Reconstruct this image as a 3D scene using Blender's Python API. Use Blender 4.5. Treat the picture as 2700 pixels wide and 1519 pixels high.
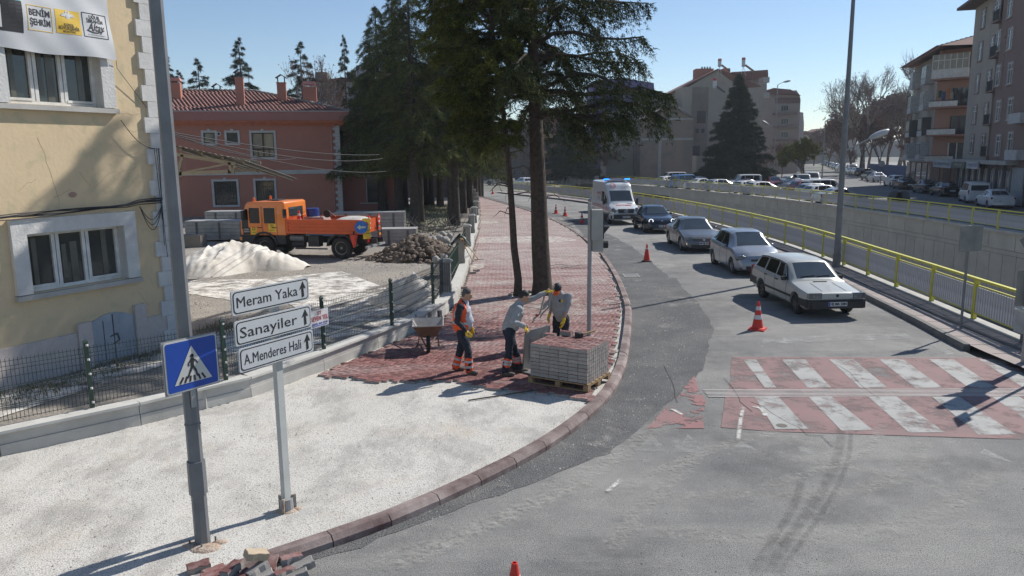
import bpy, bmesh, math, random
import numpy as np
from mathutils import Vector, Matrix
from mathutils.geometry import tessellate_polygon
R = math.radians
random.seed(7)
for o in list(bpy.data.objects): bpy.data.objects.remove(o)
SC = bpy.context.scene
COL = SC.collection
CAMH = 4.5; PITCH = math.atan(350 / 2000); ROLL = R(0.6); FOC = 2000.0
cam = bpy.data.cameras.new('camera'); camo = bpy.data.objects.new('camera', cam); COL.objects.link(camo)
cam.sensor_width = 36; cam.lens = 36 * FOC / 2700; cam.clip_end = 3000; cam.clip_start = .05
cf = Vector((0, math.cos(PITCH), -math.sin(PITCH))); cu0 = Vector((0, math.sin(PITCH), math.cos(PITCH))); cr0 = Vector((1, 0, 0))
cr = cr0 * math.cos(ROLL) - cu0 * math.sin(ROLL); cu = cu0 * math.cos(ROLL) + cr0 * math.sin(ROLL)
mw = Matrix(((cr.x, cu.x, -cf.x, 0), (cr.y, cu.y, -cf.y, 0), (cr.z, cu.z, -cf.z, CAMH), (0, 0, 0, 1)))
camo.matrix_world = mw
SC.camera = camo
SUN_AZ = 38.0; SUN_EL = 41.0          # azimuth from +X towards +Y
wd = bpy.data.worlds.new('World'); SC.world = wd; wd.use_nodes = True
nt = wd.node_tree; bg = nt.nodes['Background']
sky = nt.nodes.new('ShaderNodeTexSky'); sky.sky_type = 'NISHITA'; sky.sun_disc = False
sky.sun_elevation = R(SUN_EL); sky.sun_rotation = R(90 - SUN_AZ)
sky.air_density = 1.0; sky.dust_density = .15; sky.ozone_density = 2.2; sky.altitude = 1000
nt.links.new(sky.outputs[0], bg.inputs[0]); bg.inputs[1].default_value = .09
sl = bpy.data.lights.new('sun', 'SUN'); slo = bpy.data.objects.new('sun', sl); COL.objects.link(slo)
sl.energy = 4.1; sl.angle = R(.53); sl.color = (1, .955, .89)
sd = Vector((math.cos(R(SUN_AZ)) * math.cos(R(SUN_EL)), math.sin(R(SUN_AZ)) * math.cos(R(SUN_EL)), math.sin(R(SUN_EL))))
slo.rotation_euler = sd.to_track_quat('Z', 'Y').to_euler(); slo.location = (30, 30, 60)
SC.view_settings.view_transform = 'Standard'; SC.view_settings.look = 'None'
SC.view_settings.exposure = .42; SC.view_settings.gamma = 1
SC.render.engine = 'CYCLES'; SC.cycles.max_bounces = 6; SC.cycles.diffuse_bounces = 3; SC.cycles.glossy_bounces = 3
SC.cycles.transparent_max_bounces = 8; SC.cycles.caustics_reflective = False; SC.cycles.caustics_refractive = False
def ray(px, py): return cf * FOC + cr * (px - 1350) - cu * (py - 759.5)
def G(px, py, z=0.0):
 d = ray(px, py); t = (z - CAMH) / d.z
 return (d.x * t, d.y * t)
def AT(px, py, Y):
 d = ray(px, py) * 1.0; t = Y / d.y
 return Vector((d.x * t, Y, CAMH + d.z * t))
class Plane:
 """vertical wall plane: origin, direction along wall; W() gives (s, z)"""
 def __init__(s, a, b):
  s.a = Vector((a[0], a[1], 0)); s.d = Vector((b[0] - a[0], b[1] - a[1], 0)).normalized(); s.n = Vector((s.d.y, -s.d.x, 0))
  s.rz = math.atan2(s.d.y, s.d.x)
 def W(s, px, py, off=0):
  r = ray(px, py); c = Vector((0, 0, CAMH)); t = ((s.a + s.n * off - c) @ s.n) / (r @ s.n); q = c + r * t
  return ((q - s.a) @ s.d, q.z)
 def P(s, u, z, off=0): return s.a + s.d * u + s.n * off + Vector((0, 0, z))
 def M(s, u=0, z=0, off=0):   # matrix: local x along wall, local -y outward, z up
  return Matrix.Translation(s.P(u, z, off)) @ Matrix.Rotation(s.rz, 4, 'Z')
MC = {}
def nd(t, k): return t.nodes.new('ShaderNode' + k)
def mat(name, c, rough=.7, c2=None, scale=3., var=.18, bump=0., bscale=30., metal=0., spec=.5, coat=0., emit=0., detail=6., wpos=False, speck=None, speckscale=60., island=0., alpha=None, trans=0.):
 if name in MC: return MC[name]
 m = bpy.data.materials.new(name); m.use_nodes = True; t = m.node_tree; b = t.nodes['Principled BSDF']; L = t.links
 b.inputs['Roughness'].default_value = rough; b.inputs['Metallic'].default_value = metal
 b.inputs['Specular IOR Level'].default_value = spec; b.inputs['Coat Weight'].default_value = coat; b.inputs['Coat Roughness'].default_value = .06
 if trans: b.inputs['Transmission Weight'].default_value = trans
 if c2 is None: c2 = tuple(x * (1 - var) for x in c); c1 = tuple(min(1, x * (1 + var)) for x in c)
 else: c1 = c
 if wpos: tc = nd(t, 'NewGeometry'); src = tc.outputs['Position']
 else: tc = nd(t, 'TexCoord'); src = tc.outputs['Object']
 n = nd(t, 'TexNoise'); n.inputs['Scale'].default_value = scale; n.inputs['Detail'].default_value = detail; n.inputs['Roughness'].default_value = .6
 L.new(src, n.inputs['Vector'])
 rp = nd(t, 'ValToRGB'); rp.color_ramp.elements[0].position = .32; rp.color_ramp.elements[1].position = .68
 rp.color_ramp.elements[0].color = (*c2, 1); rp.color_ramp.elements[1].color = (*c1, 1)
 L.new(n.outputs['Fac'], rp.inputs[0]); out = rp.outputs[0]
 if speck:
  n2 = nd(t, 'TexNoise'); n2.inputs['Scale'].default_value = speckscale; n2.inputs['Detail'].default_value = 3; L.new(src, n2.inputs['Vector'])
  r2 = nd(t, 'ValToRGB'); r2.color_ramp.elements[0].position = .56; r2.color_ramp.elements[1].position = .68; L.new(n2.outputs['Fac'], r2.inputs[0])
  mx = nd(t, 'MixRGB'); mx.inputs[2].default_value = (*speck, 1); L.new(out, mx.inputs[1]); L.new(r2.outputs[0], mx.inputs[0]); out = mx.outputs[0]
 if island:
  g = nd(t, 'NewGeometry'); oi = nd(t, 'ObjectInfo'); ad = nd(t, 'Math'); ad.operation = 'ADD'; L.new(g.outputs['Random Per Island'], ad.inputs[0]); L.new(oi.outputs['Random'], ad.inputs[1])
  fr = nd(t, 'Math'); fr.operation = 'FRACT'; L.new(ad.outputs[0], fr.inputs[0])
  mr = nd(t, 'MapRange'); mr.inputs[3].default_value = 1 - island; mr.inputs[4].default_value = 1 + island; L.new(fr.outputs[0], mr.inputs[0])
  hs = nd(t, 'HueSaturation'); L.new(mr.outputs[0], hs.inputs['Value']); L.new(out, hs.inputs['Color']); out = hs.outputs[0]
 L.new(out, b.inputs['Base Color'])
 if bump:
  n3 = nd(t, 'TexNoise'); n3.inputs['Scale'].default_value = bscale; n3.inputs['Detail'].default_value = 5; L.new(src, n3.inputs['Vector'])
  bp = nd(t, 'Bump'); bp.inputs['Strength'].default_value = bump; bp.inputs['Distance'].default_value = .02; L.new(n3.outputs['Fac'], bp.inputs['Height']); L.new(bp.outputs[0], b.inputs['Normal'])
 if emit: b.inputs['Emission Color'].default_value = (*c, 1); b.inputs['Emission Strength'].default_value = emit
 if alpha and len(alpha) > 4:
  at = nd(t, 'Attribute'); at.attribute_name = 'fade'; MC[name + '_f'] = at
 if alpha:   # worn paint: (scale, lo, hi, max)
  n4 = nd(t, 'TexNoise'); n4.inputs['Scale'].default_value = alpha[0]; n4.inputs['Detail'].default_value = 9; n4.inputs['Roughness'].default_value = .72; L.new(src, n4.inputs['Vector'])
  ar = nd(t, 'MapRange'); ar.inputs[1].default_value = alpha[1]; ar.inputs[2].default_value = alpha[2]; ar.inputs[4].default_value = alpha[3]; L.new(n4.outputs['Fac'], ar.inputs[0]);
  if len(alpha) > 4: ml = nd(t, 'Math'); ml.operation = 'MULTIPLY'; L.new(ar.outputs[0], ml.inputs[0]); L.new(at.outputs['Fac'], ml.inputs[1]); L.new(ml.outputs[0], b.inputs['Alpha'])
  else: L.new(ar.outputs[0], b.inputs['Alpha'])
 m.diffuse_color = (*c, 1); MC[name] = m; return m
def layered(name, base, layers, rough=.9, bump=.5, bscale=60, spec=.25, dist=.02, bump2=None):
 """base colour with noise layers: (colour, scale, detail, lo, hi, amount, (sx, sy, rot))"""
 m = bpy.data.materials.new(name); m.use_nodes = True; t = m.node_tree; b = t.nodes['Principled BSDF']; L = t.links; MC[name] = m
 g = nd(t, 'NewGeometry'); rgb = nd(t, 'RGB'); rgb.outputs[0].default_value = (*base, 1); out = rgb.outputs[0]
 for i, (c, sc, de, lo, hi, am, tr) in enumerate(layers):
  mp = nd(t, 'Mapping'); mp.inputs['Scale'].default_value = (tr[0], tr[1], 1); mp.inputs['Rotation'].default_value = (0, 0, R(tr[2])); mp.inputs['Location'].default_value = (7.3 * i, 3.1 * i, i); L.new(g.outputs['Position'], mp.inputs[0])
  n = nd(t, 'TexNoise'); n.inputs['Scale'].default_value = sc; n.inputs['Detail'].default_value = de; n.inputs['Roughness'].default_value = .68; L.new(mp.outputs[0], n.inputs[0])
  r = nd(t, 'MapRange'); r.inputs[1].default_value = lo; r.inputs[2].default_value = hi; r.inputs[4].default_value = am; L.new(n.outputs['Fac'], r.inputs[0])
  x = nd(t, 'MixRGB'); x.inputs[2].default_value = (*c, 1); L.new(r.outputs[0], x.inputs[0]); L.new(out, x.inputs[1]); out = x.outputs[0]
 L.new(out, b.inputs['Base Color']); b.inputs['Roughness'].default_value = rough; b.inputs['Specular IOR Level'].default_value = spec
 n = nd(t, 'TexNoise'); n.inputs['Scale'].default_value = bscale; n.inputs['Detail'].default_value = 6; L.new(g.outputs['Position'], n.inputs[0]); bp = nd(t, 'Bump'); bp.inputs['Strength'].default_value = bump; bp.inputs['Distance'].default_value = dist; L.new(n.outputs['Fac'], bp.inputs['Height'])
 L.new(bp.outputs[0], b.inputs['Normal']); return m
ORD = 'first second third fourth fifth sixth seventh eighth ninth tenth eleventh twelfth thirteenth fourteenth'.split()
class MB:
 def __init__(s, M=None): s.v = []; s.f = []; s.m = []; s.M = M or Matrix.Identity(4); s.k = 0
 def add(s, vs, fs):
  o = len(s.v); s.v += [tuple(s.M @ Vector(q)) for q in vs]; s.f += [tuple(o + i for i in f) for f in fs]; s.m += [s.k] * len(fs); return s
 def box(s, c, d, rz=0, T=None, taper=1):
  x, y, z = (q / 2 for q in d); vs = []
  for k, (a, b, e) in enumerate([(-x, -y, -z), (x, -y, -z), (x, y, -z), (-x, y, -z), (-x, -y, z), (x, -y, z), (x, y, z), (-x, y, z)]):
   if k > 3: a *= taper; b *= taper
   vs.append(Vector((a, b, e)))
  if T is None: T = Matrix.Rotation(rz, 4, 'Z')
  vs = [Vector(c) + (T @ q) for q in vs]
  return s.add(vs, [(0, 3, 2, 1), (4, 5, 6, 7), (0, 1, 5, 4), (1, 2, 6, 5), (2, 3, 7, 6), (3, 0, 4, 7)])
 def bar(s, p, q, w, h=None, up=(0, 0, 1)):
  p = Vector(p); q = Vector(q); h = h or w; d = (q - p).normalized(); u = Vector(up)
  if abs(d @ u) > .99: u = Vector((1, 0, 0))
  a = d.cross(u).normalized() * w / 2; b = a.normalized().cross(d).normalized() * h / 2
  return s.add([p - a - b, p + a - b, p + a + b, p - a + b, q - a - b, q + a - b, q + a + b, q - a + b], [(0, 3, 2, 1), (4, 5, 6, 7), (0, 1, 5, 4), (1, 2, 6, 5), (2, 3, 7, 6), (3, 0, 4, 7)])
 def tube(s, P, r, n=8, cap=True):
  P = [Vector(p) for p in P]; rr = r if isinstance(r, (list, tuple)) else [r] * len(P); vs = []; fs = []
  ref = Vector((0, 0, 1));
  for i, p in enumerate(P):
   d = (P[min(i + 1, len(P) - 1)] - P[max(i - 1, 0)]).normalized()
   if i == 0:
    a = d.cross(Vector((0, 0, 1)) if abs(d.z) < .9 else Vector((1, 0, 0))).normalized()
   else: a = (a - d * (a @ d)).normalized()
   b = d.cross(a)
   for k in range(n):
    t = 2 * math.pi * k / n; vs.append(p + (a * math.cos(t) + b * math.sin(t)) * rr[i])
  for i in range(len(P) - 1):
   for k in range(n): fs.append((i * n + k, i * n + (k + 1) % n, (i + 1) * n + (k + 1) % n, (i + 1) * n + k))
  if cap: fs.append(tuple(range(n))[::-1]); fs.append(tuple((len(P) - 1) * n + k for k in range(n)))
  return s.add(vs, fs)
 def lathe(s, prof, n=16, T=None, cap=True):   # prof: list of (r, z); axis z; T optional matrix
  T = T or Matrix.Identity(4); vs = []; fs = []
  for r, z in prof:
   for k in range(n): t = 2 * math.pi * k / n; vs.append(T @ Vector((r * math.cos(t), r * math.sin(t), z)))
  for i in range(len(prof) - 1):
   for k in range(n): fs.append((i * n + k, i * n + (k + 1) % n, (i + 1) * n + (k + 1) % n, (i + 1) * n + k))
  if cap and prof[0][0] > 1e-4: fs.append(tuple(range(n))[::-1])
  if cap and prof[-1][0] > 1e-4: fs.append(tuple((len(prof) - 1) * n + k for k in range(n)))
  return s.add(vs, fs)
 def prism(s, poly, z0, z1, T=None):     # poly: ccw 2D list
  T = T or Matrix.Identity(4); n = len(poly)
  tri = tessellate_polygon([[Vector((x, y, 0)) for x, y in poly]])
  vs = [T @ Vector((x, y, z0)) for x, y in poly] + [T @ Vector((x, y, z1)) for x, y in poly]
  fs = [(a + n, b + n, c + n) for a, b, c in tri] + [(c, b, a) for a, b, c in tri] + [(i, (i + 1) % n, (i + 1) % n + n, i + n) for i in range(n)]
  return s.add(vs, fs)
 def ell(s, c, r, nu=12, nv=8, T=None):
  T = T or Matrix.Identity(4); prof = [(math.sin(math.pi * i / nv), -math.cos(math.pi * i / nv)) for i in range(nv + 1)]
  vs = []; fs = []
  for a, z in prof:
   for k in range(nu): t = 2 * math.pi * k / nu; vs.append(Vector(c) + (T @ Vector((a * math.cos(t) * r[0], a * math.sin(t) * r[1], z * r[2]))))
  for i in range(nv):
   for k in range(nu): fs.append((i * nu + k, i * nu + (k + 1) % nu, (i + 1) * nu + (k + 1) % nu, (i + 1) * nu + k))
  return s.add(vs, fs)
 def build(s, name, mats, parent=None, smooth=False, sharp=35):
  me = bpy.data.meshes.new(name); me.from_pydata(s.v, [], s.f)
  if not isinstance(mats, (list, tuple)): mats = [mats]
  for m in mats: me.materials.append(m)
  if len(mats) > 1: me.polygons.foreach_set('material_index', s.m)
  bm = bmesh.new(); bm.from_mesh(me); bmesh.ops.remove_doubles(bm, verts=bm.verts, dist=1e-5) if smooth else None
  bmesh.ops.recalc_face_normals(bm, faces=bm.faces); bm.to_mesh(me); bm.free()
  if smooth:
   me.polygons.foreach_set('use_smooth', [True] * len(me.polygons)); me.set_sharp_from_angle(angle=R(sharp))
  return link(name, me, parent)
def link(name, me, parent=None):
 o = bpy.data.objects.new(name, me); COL.objects.link(o)
 if parent is not None: o.parent = parent
 return o
def rawmesh(name, V, F, mats, parent=None):
 """fast numpy triangles / quads mesh"""
 me = bpy.data.meshes.new(name); V = np.asarray(V, np.float32); F = np.asarray(F, np.int32); k = F.shape[1]
 me.vertices.add(len(V)); me.vertices.foreach_set('co', V.ravel()); me.loops.add(F.size); me.loops.foreach_set('vertex_index', F.ravel())
 me.polygons.add(len(F)); me.polygons.foreach_set('loop_start', np.arange(0, F.size, k, dtype=np.int32)); me.polygons.foreach_set('loop_total', np.full(len(F), k, np.int32))
 me.update(calc_edges=True)
 for m in (mats if isinstance(mats, (list, tuple)) else [mats]): me.materials.append(m)
 return link(name, me, parent)
def tag(o, label=None, cat=None, group=None, kind=None):
 for k, v in (('label', label), ('category', cat), ('group', group), ('kind', kind)):
  if v: o[k] = v
 return o
def thing(name, label, cat, loc=(0, 0, 0), rz=0, group=None):
 o = bpy.data.objects.new(name, None); COL.objects.link(o); o.location = loc; o.rotation_euler = (0, 0, rz); o.empty_display_size = .3
 return tag(o, label, cat, group)
def copy_tree(o, parent=None):
 c = o.copy(); COL.objects.link(c); c.parent = parent
 for ch in list(o.children): copy_tree(ch, c)
 return c
def flat(name, outer, z, m, holes=(), kind='structure', parent=None, nudge=None):
 loops = [[Vector((p[0], p[1], 0)) for p in outer]] + [[Vector((p[0], p[1], 0)) for p in h] for h in holes]
 tri = tessellate_polygon(loops); vs = [p for l in loops for p in l]
 me = bpy.data.meshes.new(name); me.from_pydata([(p.x, p.y, z) for p in vs], [], tri); me.materials.append(m)
 bm = bmesh.new(); bm.from_mesh(me); bmesh.ops.recalc_face_normals(bm, faces=bm.faces)
 if sum(f.normal.z for f in bm.faces) < 0: bmesh.ops.reverse_faces(bm, faces=bm.faces)
 bm.to_mesh(me); bm.free(); o = link(name, me, parent)
 if kind: o['kind'] = kind
 return o
DG = None
def evald(o, name=None, keepmats=True):
 """bake modifiers into a plain mesh"""
 me = solo(o, [m.object for m in o.modifiers if m.type == 'BOOLEAN']); o.modifiers.clear(); o.data = me; return o
def solo(o, extra=()):   # evaluate in a scratch scene of its own: fast
 ts = bpy.data.scenes.new('scratch'); obs = [o] + list(extra)
 for q in obs: ts.collection.objects.link(q)
 vl = ts.view_layers[0]; vl.update(); me = bpy.data.meshes.new_from_object(o.evaluated_get(vl.depsgraph));
 for q in obs: ts.collection.objects.unlink(q)
 bpy.data.scenes.remove(ts); return me
def text(name, s, size, M, m, parent=None, ext=.002, align='CENTER', mirror=False, width=None, shear=0, bold=0):
 cu_ = bpy.data.curves.new(name, 'FONT'); cu_.body = s; cu_.size = size; cu_.extrude = ext; cu_.align_x = align; cu_.align_y = 'CENTER'; cu_.resolution_u = 2; cu_.shear = shear; cu_.offset = bold
 t = bpy.data.objects.new(name, cu_); me = solo(t); bpy.data.objects.remove(t); bpy.data.curves.remove(cu_)
 xs = [v.co.x for v in me.vertices] or [0, 1]; k = 1
 if width: k = width / (max(xs) - min(xs))
 S = Matrix.Diagonal((-k if mirror else k, 1, 1, 1)); me.transform(M @ S)
 if mirror: me.flip_normals()
 me.materials.clear(); me.materials.append(m); return link(name, me, parent)
UP = Matrix.Rotation(R(90), 4, 'X')
def interp(pts, x):
 if x <= pts[0][0]: return pts[0][1]
 for (a, b), (c, d) in zip(pts, pts[1:]):
  if x <= c: return b + (d - b) * (x - a) / max(c - a, 1e-9)
 return pts[-1][1]
def offset_line(P, d):
 """offset polyline to its left by d"""
 out = []
 for i, p in enumerate(P):
  a = Vector(P[max(i - 1, 0)]); b = Vector(P[min(i + 1, len(P) - 1)]); t = (b - a).normalized(); out.append((p[0] - t.y * d, p[1] + t.x * d))
 return out
def resample(P, step):
 P = [Vector(p) for p in P]; out = [P[0].copy()]; acc = 0
 for a, b in zip(P, P[1:]):
  L = (b - a).length; t = step - acc
  while t <= L: out.append(a + (b - a) * (t / L)); t += step
  acc = L - (t - step)
 return out
def smooth_line(P, it=2):
 for _ in range(it):
  Q = [P[0]]
  for a, b in zip(P, P[1:]): Q += [(a[0] * .75 + b[0] * .25, a[1] * .75 + b[1] * .25), (a[0] * .25 + b[0] * .75, a[1] * .25 + b[1] * .75)]
  P = Q + [P[-1]]
 return P
# ================================================================== SETTING
ID = (1, 1, 0)
asphalt_old = layered('asphalt_old', (.235, .232, .225), [((.36, .35, .325), .28, 8, .42, .62, .9, ID), ((.13, .13, .128), .5, 7, .50, .68, .75, ID), ((.40, .39, .36), .8, 8, .55, .78, .55, (.25, 2.4, 35)), ((.16, .16, .16), 1.1, 7, .55, .75, .45, (.3, 3.2, -20)), ((.42, .41, .385), 2.4, 8, .60, .74, .6, ID), ((.085, .085, .085), 58, 3, .50, .62, .75, ID), ((.50, .49, .47), 40, 3, .62, .68, .65, ID)], bump=.8, bscale=85)
asphalt_new = layered('asphalt_new', (.135, .136, .136), [((.235, .23, .22), .7, 8, .42, .66, .75, ID), ((.44, .425, .39), 1.3, 9, .585, .73, .75, ID), ((.055, .056, .058), 34, 3, .48, .62, .65, ID), ((.28, .275, .26), 30, 3, .60, .68, .6, ID)], bump=1, bscale=60, dist=.03)
asphalt_far = mat('asphalt_far', (.20, .20, .20), .9, c2=(.15, .15, .15), scale=.2, wpos=True, spec=.3)
sandbed = layered('sand_bed', (.56, .54, .495), [((.63, .61, .565), .5, 6, .42, .62, .8, ID), ((.52, .43, .32), .9, 6, .54, .75, .6, ID), ((.36, .345, .32), 1.3, 9, .47, .64, .8, (1.3, .8, 25)), ((.47, .44, .39), 3.5, 5, .62, .67, .45, (.12, 3, 28)), ((.47, .44, .39), 3.0, 5, .62, .67, .4, (3, .12, 22)), ((.62, .60, .56), 2.2, 8, .58, .74, .7, (2.2, .5, 20)), ((.27, .255, .235), 38, 3, .54, .62, .85, ID), ((.66, .645, .61), 30, 3, .60, .68, .7, ID), ((.25, .235, .215), 11, 6, .66, .74, .6, ID)], bump=.8, bscale=60, dist=.015)
dirt = layered('yard_dirt', (.27, .245, .215), [((.36, .325, .28), .35, 8, .42, .62, .85, ID), ((.17, .155, .14), .6, 7, .54, .74, .7, (.4, 2, 15)), ((.50, .47, .43), 1.2, 9, .60, .74, .7, ID), ((.13, .12, .11), 12, 6, .56, .68, .6, ID), ((.42, .40, .36), 18, 4, .60, .70, .6, ID)], bump=1, bscale=16, dist=.04)
conc = mat('concrete', (.40, .39, .365), .85, c2=(.31, .30, .28), scale=1.2, bump=.25, bscale=30, spec=.3)
conc_w = mat('concrete_pale', (.50, .485, .45), .85, c2=(.37, .355, .33), scale=1.6, bump=.2, bscale=30, spec=.3)
conc_panel = mat('concrete_panel', (.52, .49, .43), .9, c2=(.42, .40, .35), scale=.9, bump=.3, bscale=40, island=.05, spec=.2)
kerbm = mat('kerb_red', (.34, .285, .265), .85, c2=(.10, .06, .058), scale=1.7, bump=.3, bscale=40, spec=.3, island=.08)
kerbg = mat('kerb_grey', (.20, .195, .185), .85, c2=(.13, .125, .12), scale=2, bump=.2, spec=.3)
slabm = mat('pavement_slab', (.40, .335, .31), .9, c2=(.29, .265, .25), scale=1.1, bump=.2, wpos=True, spec=.3, island=.06)
groundm = mat('far_ground', (.22, .21, .18), .95, c2=(.15, .15, .12), scale=.08, wpos=True)
grassm = mat('grass_blades', (.09, .15, .03), .8, c2=(.13, .13, .05), scale=.5, wpos=True)
kerb_bot = [(-2.9, 7.6), (-2.44, 7.99), (-1.77, 8.47), (-1.17, 9.05), (-.60, 9.68), (-.04, 10.34), (.6, 11.2), (1.2, 12.23), (1.75, 13.37), (2.18, 14.66), (2.56, 16.27), (3.14, 19.47), (3.49, 21.68), (3.68, 23.71), (3.91, 26.78), (4.09, 30.63), (4.2, 35.0), (4.0, 40.5), (3.55, 47.8), (2.5, 56.0), (1.0, 64.0), (-1.2, 73.5), (-4.2, 88.0), (-7.5, 103.0)]
kerb_bot = [(-3.6, 7.0), (-4.6, 6.1), (-5.6, 5.1)][::-1] + kerb_bot
KB = smooth_line(kerb_bot, 2)
rk = [(10.2, 4.0), (10.22, 12), (10.25, 15.4), (10.25, 16.65), (10.42, 18.13), (10.6, 19.44), (10.75, 21.1), (10.95, 23.3), (11.3, 26.5), (11.6, 30.0), (11.75, 34), (11.7, 38), (11.5, 44), (11.0, 50), (10.2, 57), (9.0, 64), (7.4, 70.0), (5.2, 76.5), (3.0, 81.5), (.2, 88), (-3.5, 97), (-7, 108)]
RK = smooth_line(rk, 2)
nf = [(11.35, 6.0), (11.6, 13.0), (11.85, 17.0), (12.06, 19.4), (12.32, 22.0), (12.5, 24.5), (12.74, 27.2), (12.97, 30.1), (13.2, 33.4), (13.25, 37.9), (13.1, 43), (12.8, 48.0), (12.2, 54.6), (11.65, 58.9), (11.0, 63.5), (9.6, 70), (7.8, 75.8), (6.0, 81.0), (4.26, 86.0), (1.77, 92.0), (-1.2, 97.5)]
NF = smooth_line(nf, 2)
ff = [(27.0, 8), (27.3, 30), (27.44, 42.0), (27.5, 50.0), (27.35, 56), (27.05, 61), (26.5, 68), (25.9, 74), (25.0, 80), (23.9, 85), (22.9, 90), (21.6, 96), (20.3, 102), (18.4, 109), (16.4, 117), (14.1, 127)]
FF = smooth_line(ff, 2)
trench = NF + FF[::-1]
big = [(-900, -60), (900, -60), (900, 1500), (-900, 1500)]
terr = flat('ground', big, -.03, groundm, holes=[trench + [(27.0, 8), (11.35, 6)][:0]])
road = flat('road', KB + [(-9.5, 115), (-9, 112)][:0] + RK[::-1] + [(10.2, -30), (-40, -30), (-40, 3.5)], 0.0, asphalt_old)
dk = [(-2.36, 7.9), (-1.84, 8.24), (-1.21, 8.78), (-.59, 9.28), (.23, 9.89), (1.42, 10.98), (1.84, 11.65), (2.28, 12.31), (3.08, 13.71), (3.71, 14.95), (4.27, 16.21), (4.76, 17.73), (5.15, 19.07), (5.49, 20.84), (5.70, 22.78), (5.73, 24.53), (6.03, 27.4), (5.72, 27.5), (5.84, 28.4), (5.88, 30.9), (5.95, 34.07), (5.89, 38.3), (5.59, 42.9), (4.66, 53.3), (3.81, 57.7), (2.2, 64), (-.2, 73), (-3.3, 87)]
rng = random.Random(3)
dk2 = []
for a, b in zip(dk, dk[1:]):
 n = max(1, int(math.dist(a, b) / .25))
 for i in range(n): t = i / n; w_ = .02 * math.sin(len(dk2) * .9) + .03 * math.sin(len(dk2) * .37 + 1); dk2.append((a[0] + (b[0] - a[0]) * t + rng.uniform(-.03, .03) + w_, a[1] + (b[1] - a[1]) * t + rng.uniform(-.045, .045)))
kk = [p for p in KB if 7.95 < p[1] < 87]
flat('asphalt_patch', dk2 + kk[::-1], .005, asphalt_new)
redp = mat('red_road_paint', (.31, .19, .182), .8, c2=(.26, .175, .17), scale=2, wpos=True, alpha=(1.1, .34, .52, .9), spec=.3)
redr = mat('red_road_paint_worn', (.34, .17, .165), .8, c2=(.28, .16, .155), scale=2, wpos=True, alpha=(1.1, .44, .47, .92), spec=.3)
whp = mat('white_road_paint', (.43, .43, .41), .75, c2=(.35, .35, .335), scale=2.2, wpos=True, alpha=(1.7, .34, .52, .93), spec=.3)
whf = mat('white_road_paint_faded', (.45, .45, .43), .8, wpos=True, alpha=(2.2, .42, .62, .65), spec=.3)
zx = lambda x, y: (x, y)
flat('crossing_surface', [(4.0, 13.75), (4.2, 14.15), (4.9, 16.45), (12.2, 16.05), (12.1, 11.0), (8.2, 11.33), (4.3, 11.8), (3.45, 12.02), (3.9, 13.4)], .009, redp)
flat('crossing_surface', [(2.21, 12.01), (3.16, 11.98), (3.3, 12.6), (3.55, 13.4), (3.6, 14.2), (3.72, 15.0), (3.1, 13.75)], .0095, redr)
bars = MB()
for (a, b, c, d, y1, y0) in [(5.08, 5.36, 4.88, 5.10, 16.2, 14.14), (5.92, 6.42, 5.70, 6.15, 16.15, 14.11), (6.95, 7.48, 6.70, 7.22, 16.13, 14.07), (8.03, 8.55, 7.74, 8.26, 16.1, 14.03), (9.1, 9.62, 8.75, 9.27, 16.05, 14.0), (10.15, 10.67, 9.78, 10.3, 16.0, 13.97),
       (4.5, 4.95, 4.31, 4.85, 13.58, 11.9), (5.5, 5.93, 5.36, 5.88, 13.55, 11.8), (6.6, 7.12, 6.4, 6.97, 13.52, 11.68), (7.76, 8.26, 7.45, 8.05, 13.48, 11.55), (8.85, 9.35, 8.52, 9.1, 13.45, 11.4), (9.9, 10.4, 9.55, 10.1, 13.4, 11.3)]:
 bars.add([(a, y1, .013), (b, y1, .013), (d, y0, .013), (c, y0, .013)], [(3, 2, 1, 0)])
tag(bars.build('crossing_bars', whp), kind='structure')
tl = MB()
for k in range(6): tl.box((7.3, 13.95 - .082 * k, .0135), (7.3, .036, .003), rz=-.025)
tag(tl.build('tactile_lines', mat('tactile_line', (.50, .49, .46), .7, c2=(.42, .37, .35), scale=2, wpos=True)), kind='structure')
tri = MB()
for a, b, c in [((1.88, 11.04), (2.37, 11.02), (2.23, 11.75)), ((2.49, 10.99), (2.96, 10.98), (2.83, 11.73)), ((3.35, 11.1), (3.75, 11.0), (3.6, 11.4)), ((4.34, 10.84), (4.75, 10.83), (4.4, 11.2)), ((5.25, 10.9), (5.55, 10.6), (5.5, 11.1)), ((7.0, 10.8), (7.3, 10.4), (7.2, 11.0))]:
 tri.add([(*a, .006), (*b, .006), (*c, .006)], [(0, 1, 2)])
tag(tri.build('yield_triangles', whf), kind='structure')
sb = MB(); sb.add([(*G(2010, 893), .006), (*G(2380, 878), .006), (*G(2410, 893), .006), (*G(2010, 908), .006)], [(3, 2, 1, 0)])
sb.add([(*G(2425, 896), .006), (*G(2442, 893), .006), (*G(2520, 935), .006), (*G(2498, 936), .006)], [(3, 2, 1, 0)])
tag(sb.build('stop_line', whf), kind='structure')
def strip(P, w, m, z=.0065):
 P = smooth_line([tuple(p) for p in P], 3); n = len(P); rows = [offset_line(P, w * k / 2) for k in (-1, -.4, .4, 1)]; V = [(*p, z) for r in rows for p in r]
 F = [(k * n + i, k * n + i + 1, (k + 1) * n + i + 1, (k + 1) * n + i) for k in range(3) for i in range(n - 1)]; o = rawmesh('tyre_trace', V, F, m)
 a = o.data.attributes.new('fade', 'FLOAT', 'POINT'); e = max(2, n // 5); a.data.foreach_set('value', [(0 if k in (0, 3) else 1) * min(1, i / e, (n - 1 - i) / e) for k in range(4) for i in range(n)]); return o
dustm = mat('dust_trace', (.47, .455, .42), .95, wpos=True, alpha=(11, .38, .72, .55, 1), spec=.1)
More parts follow.
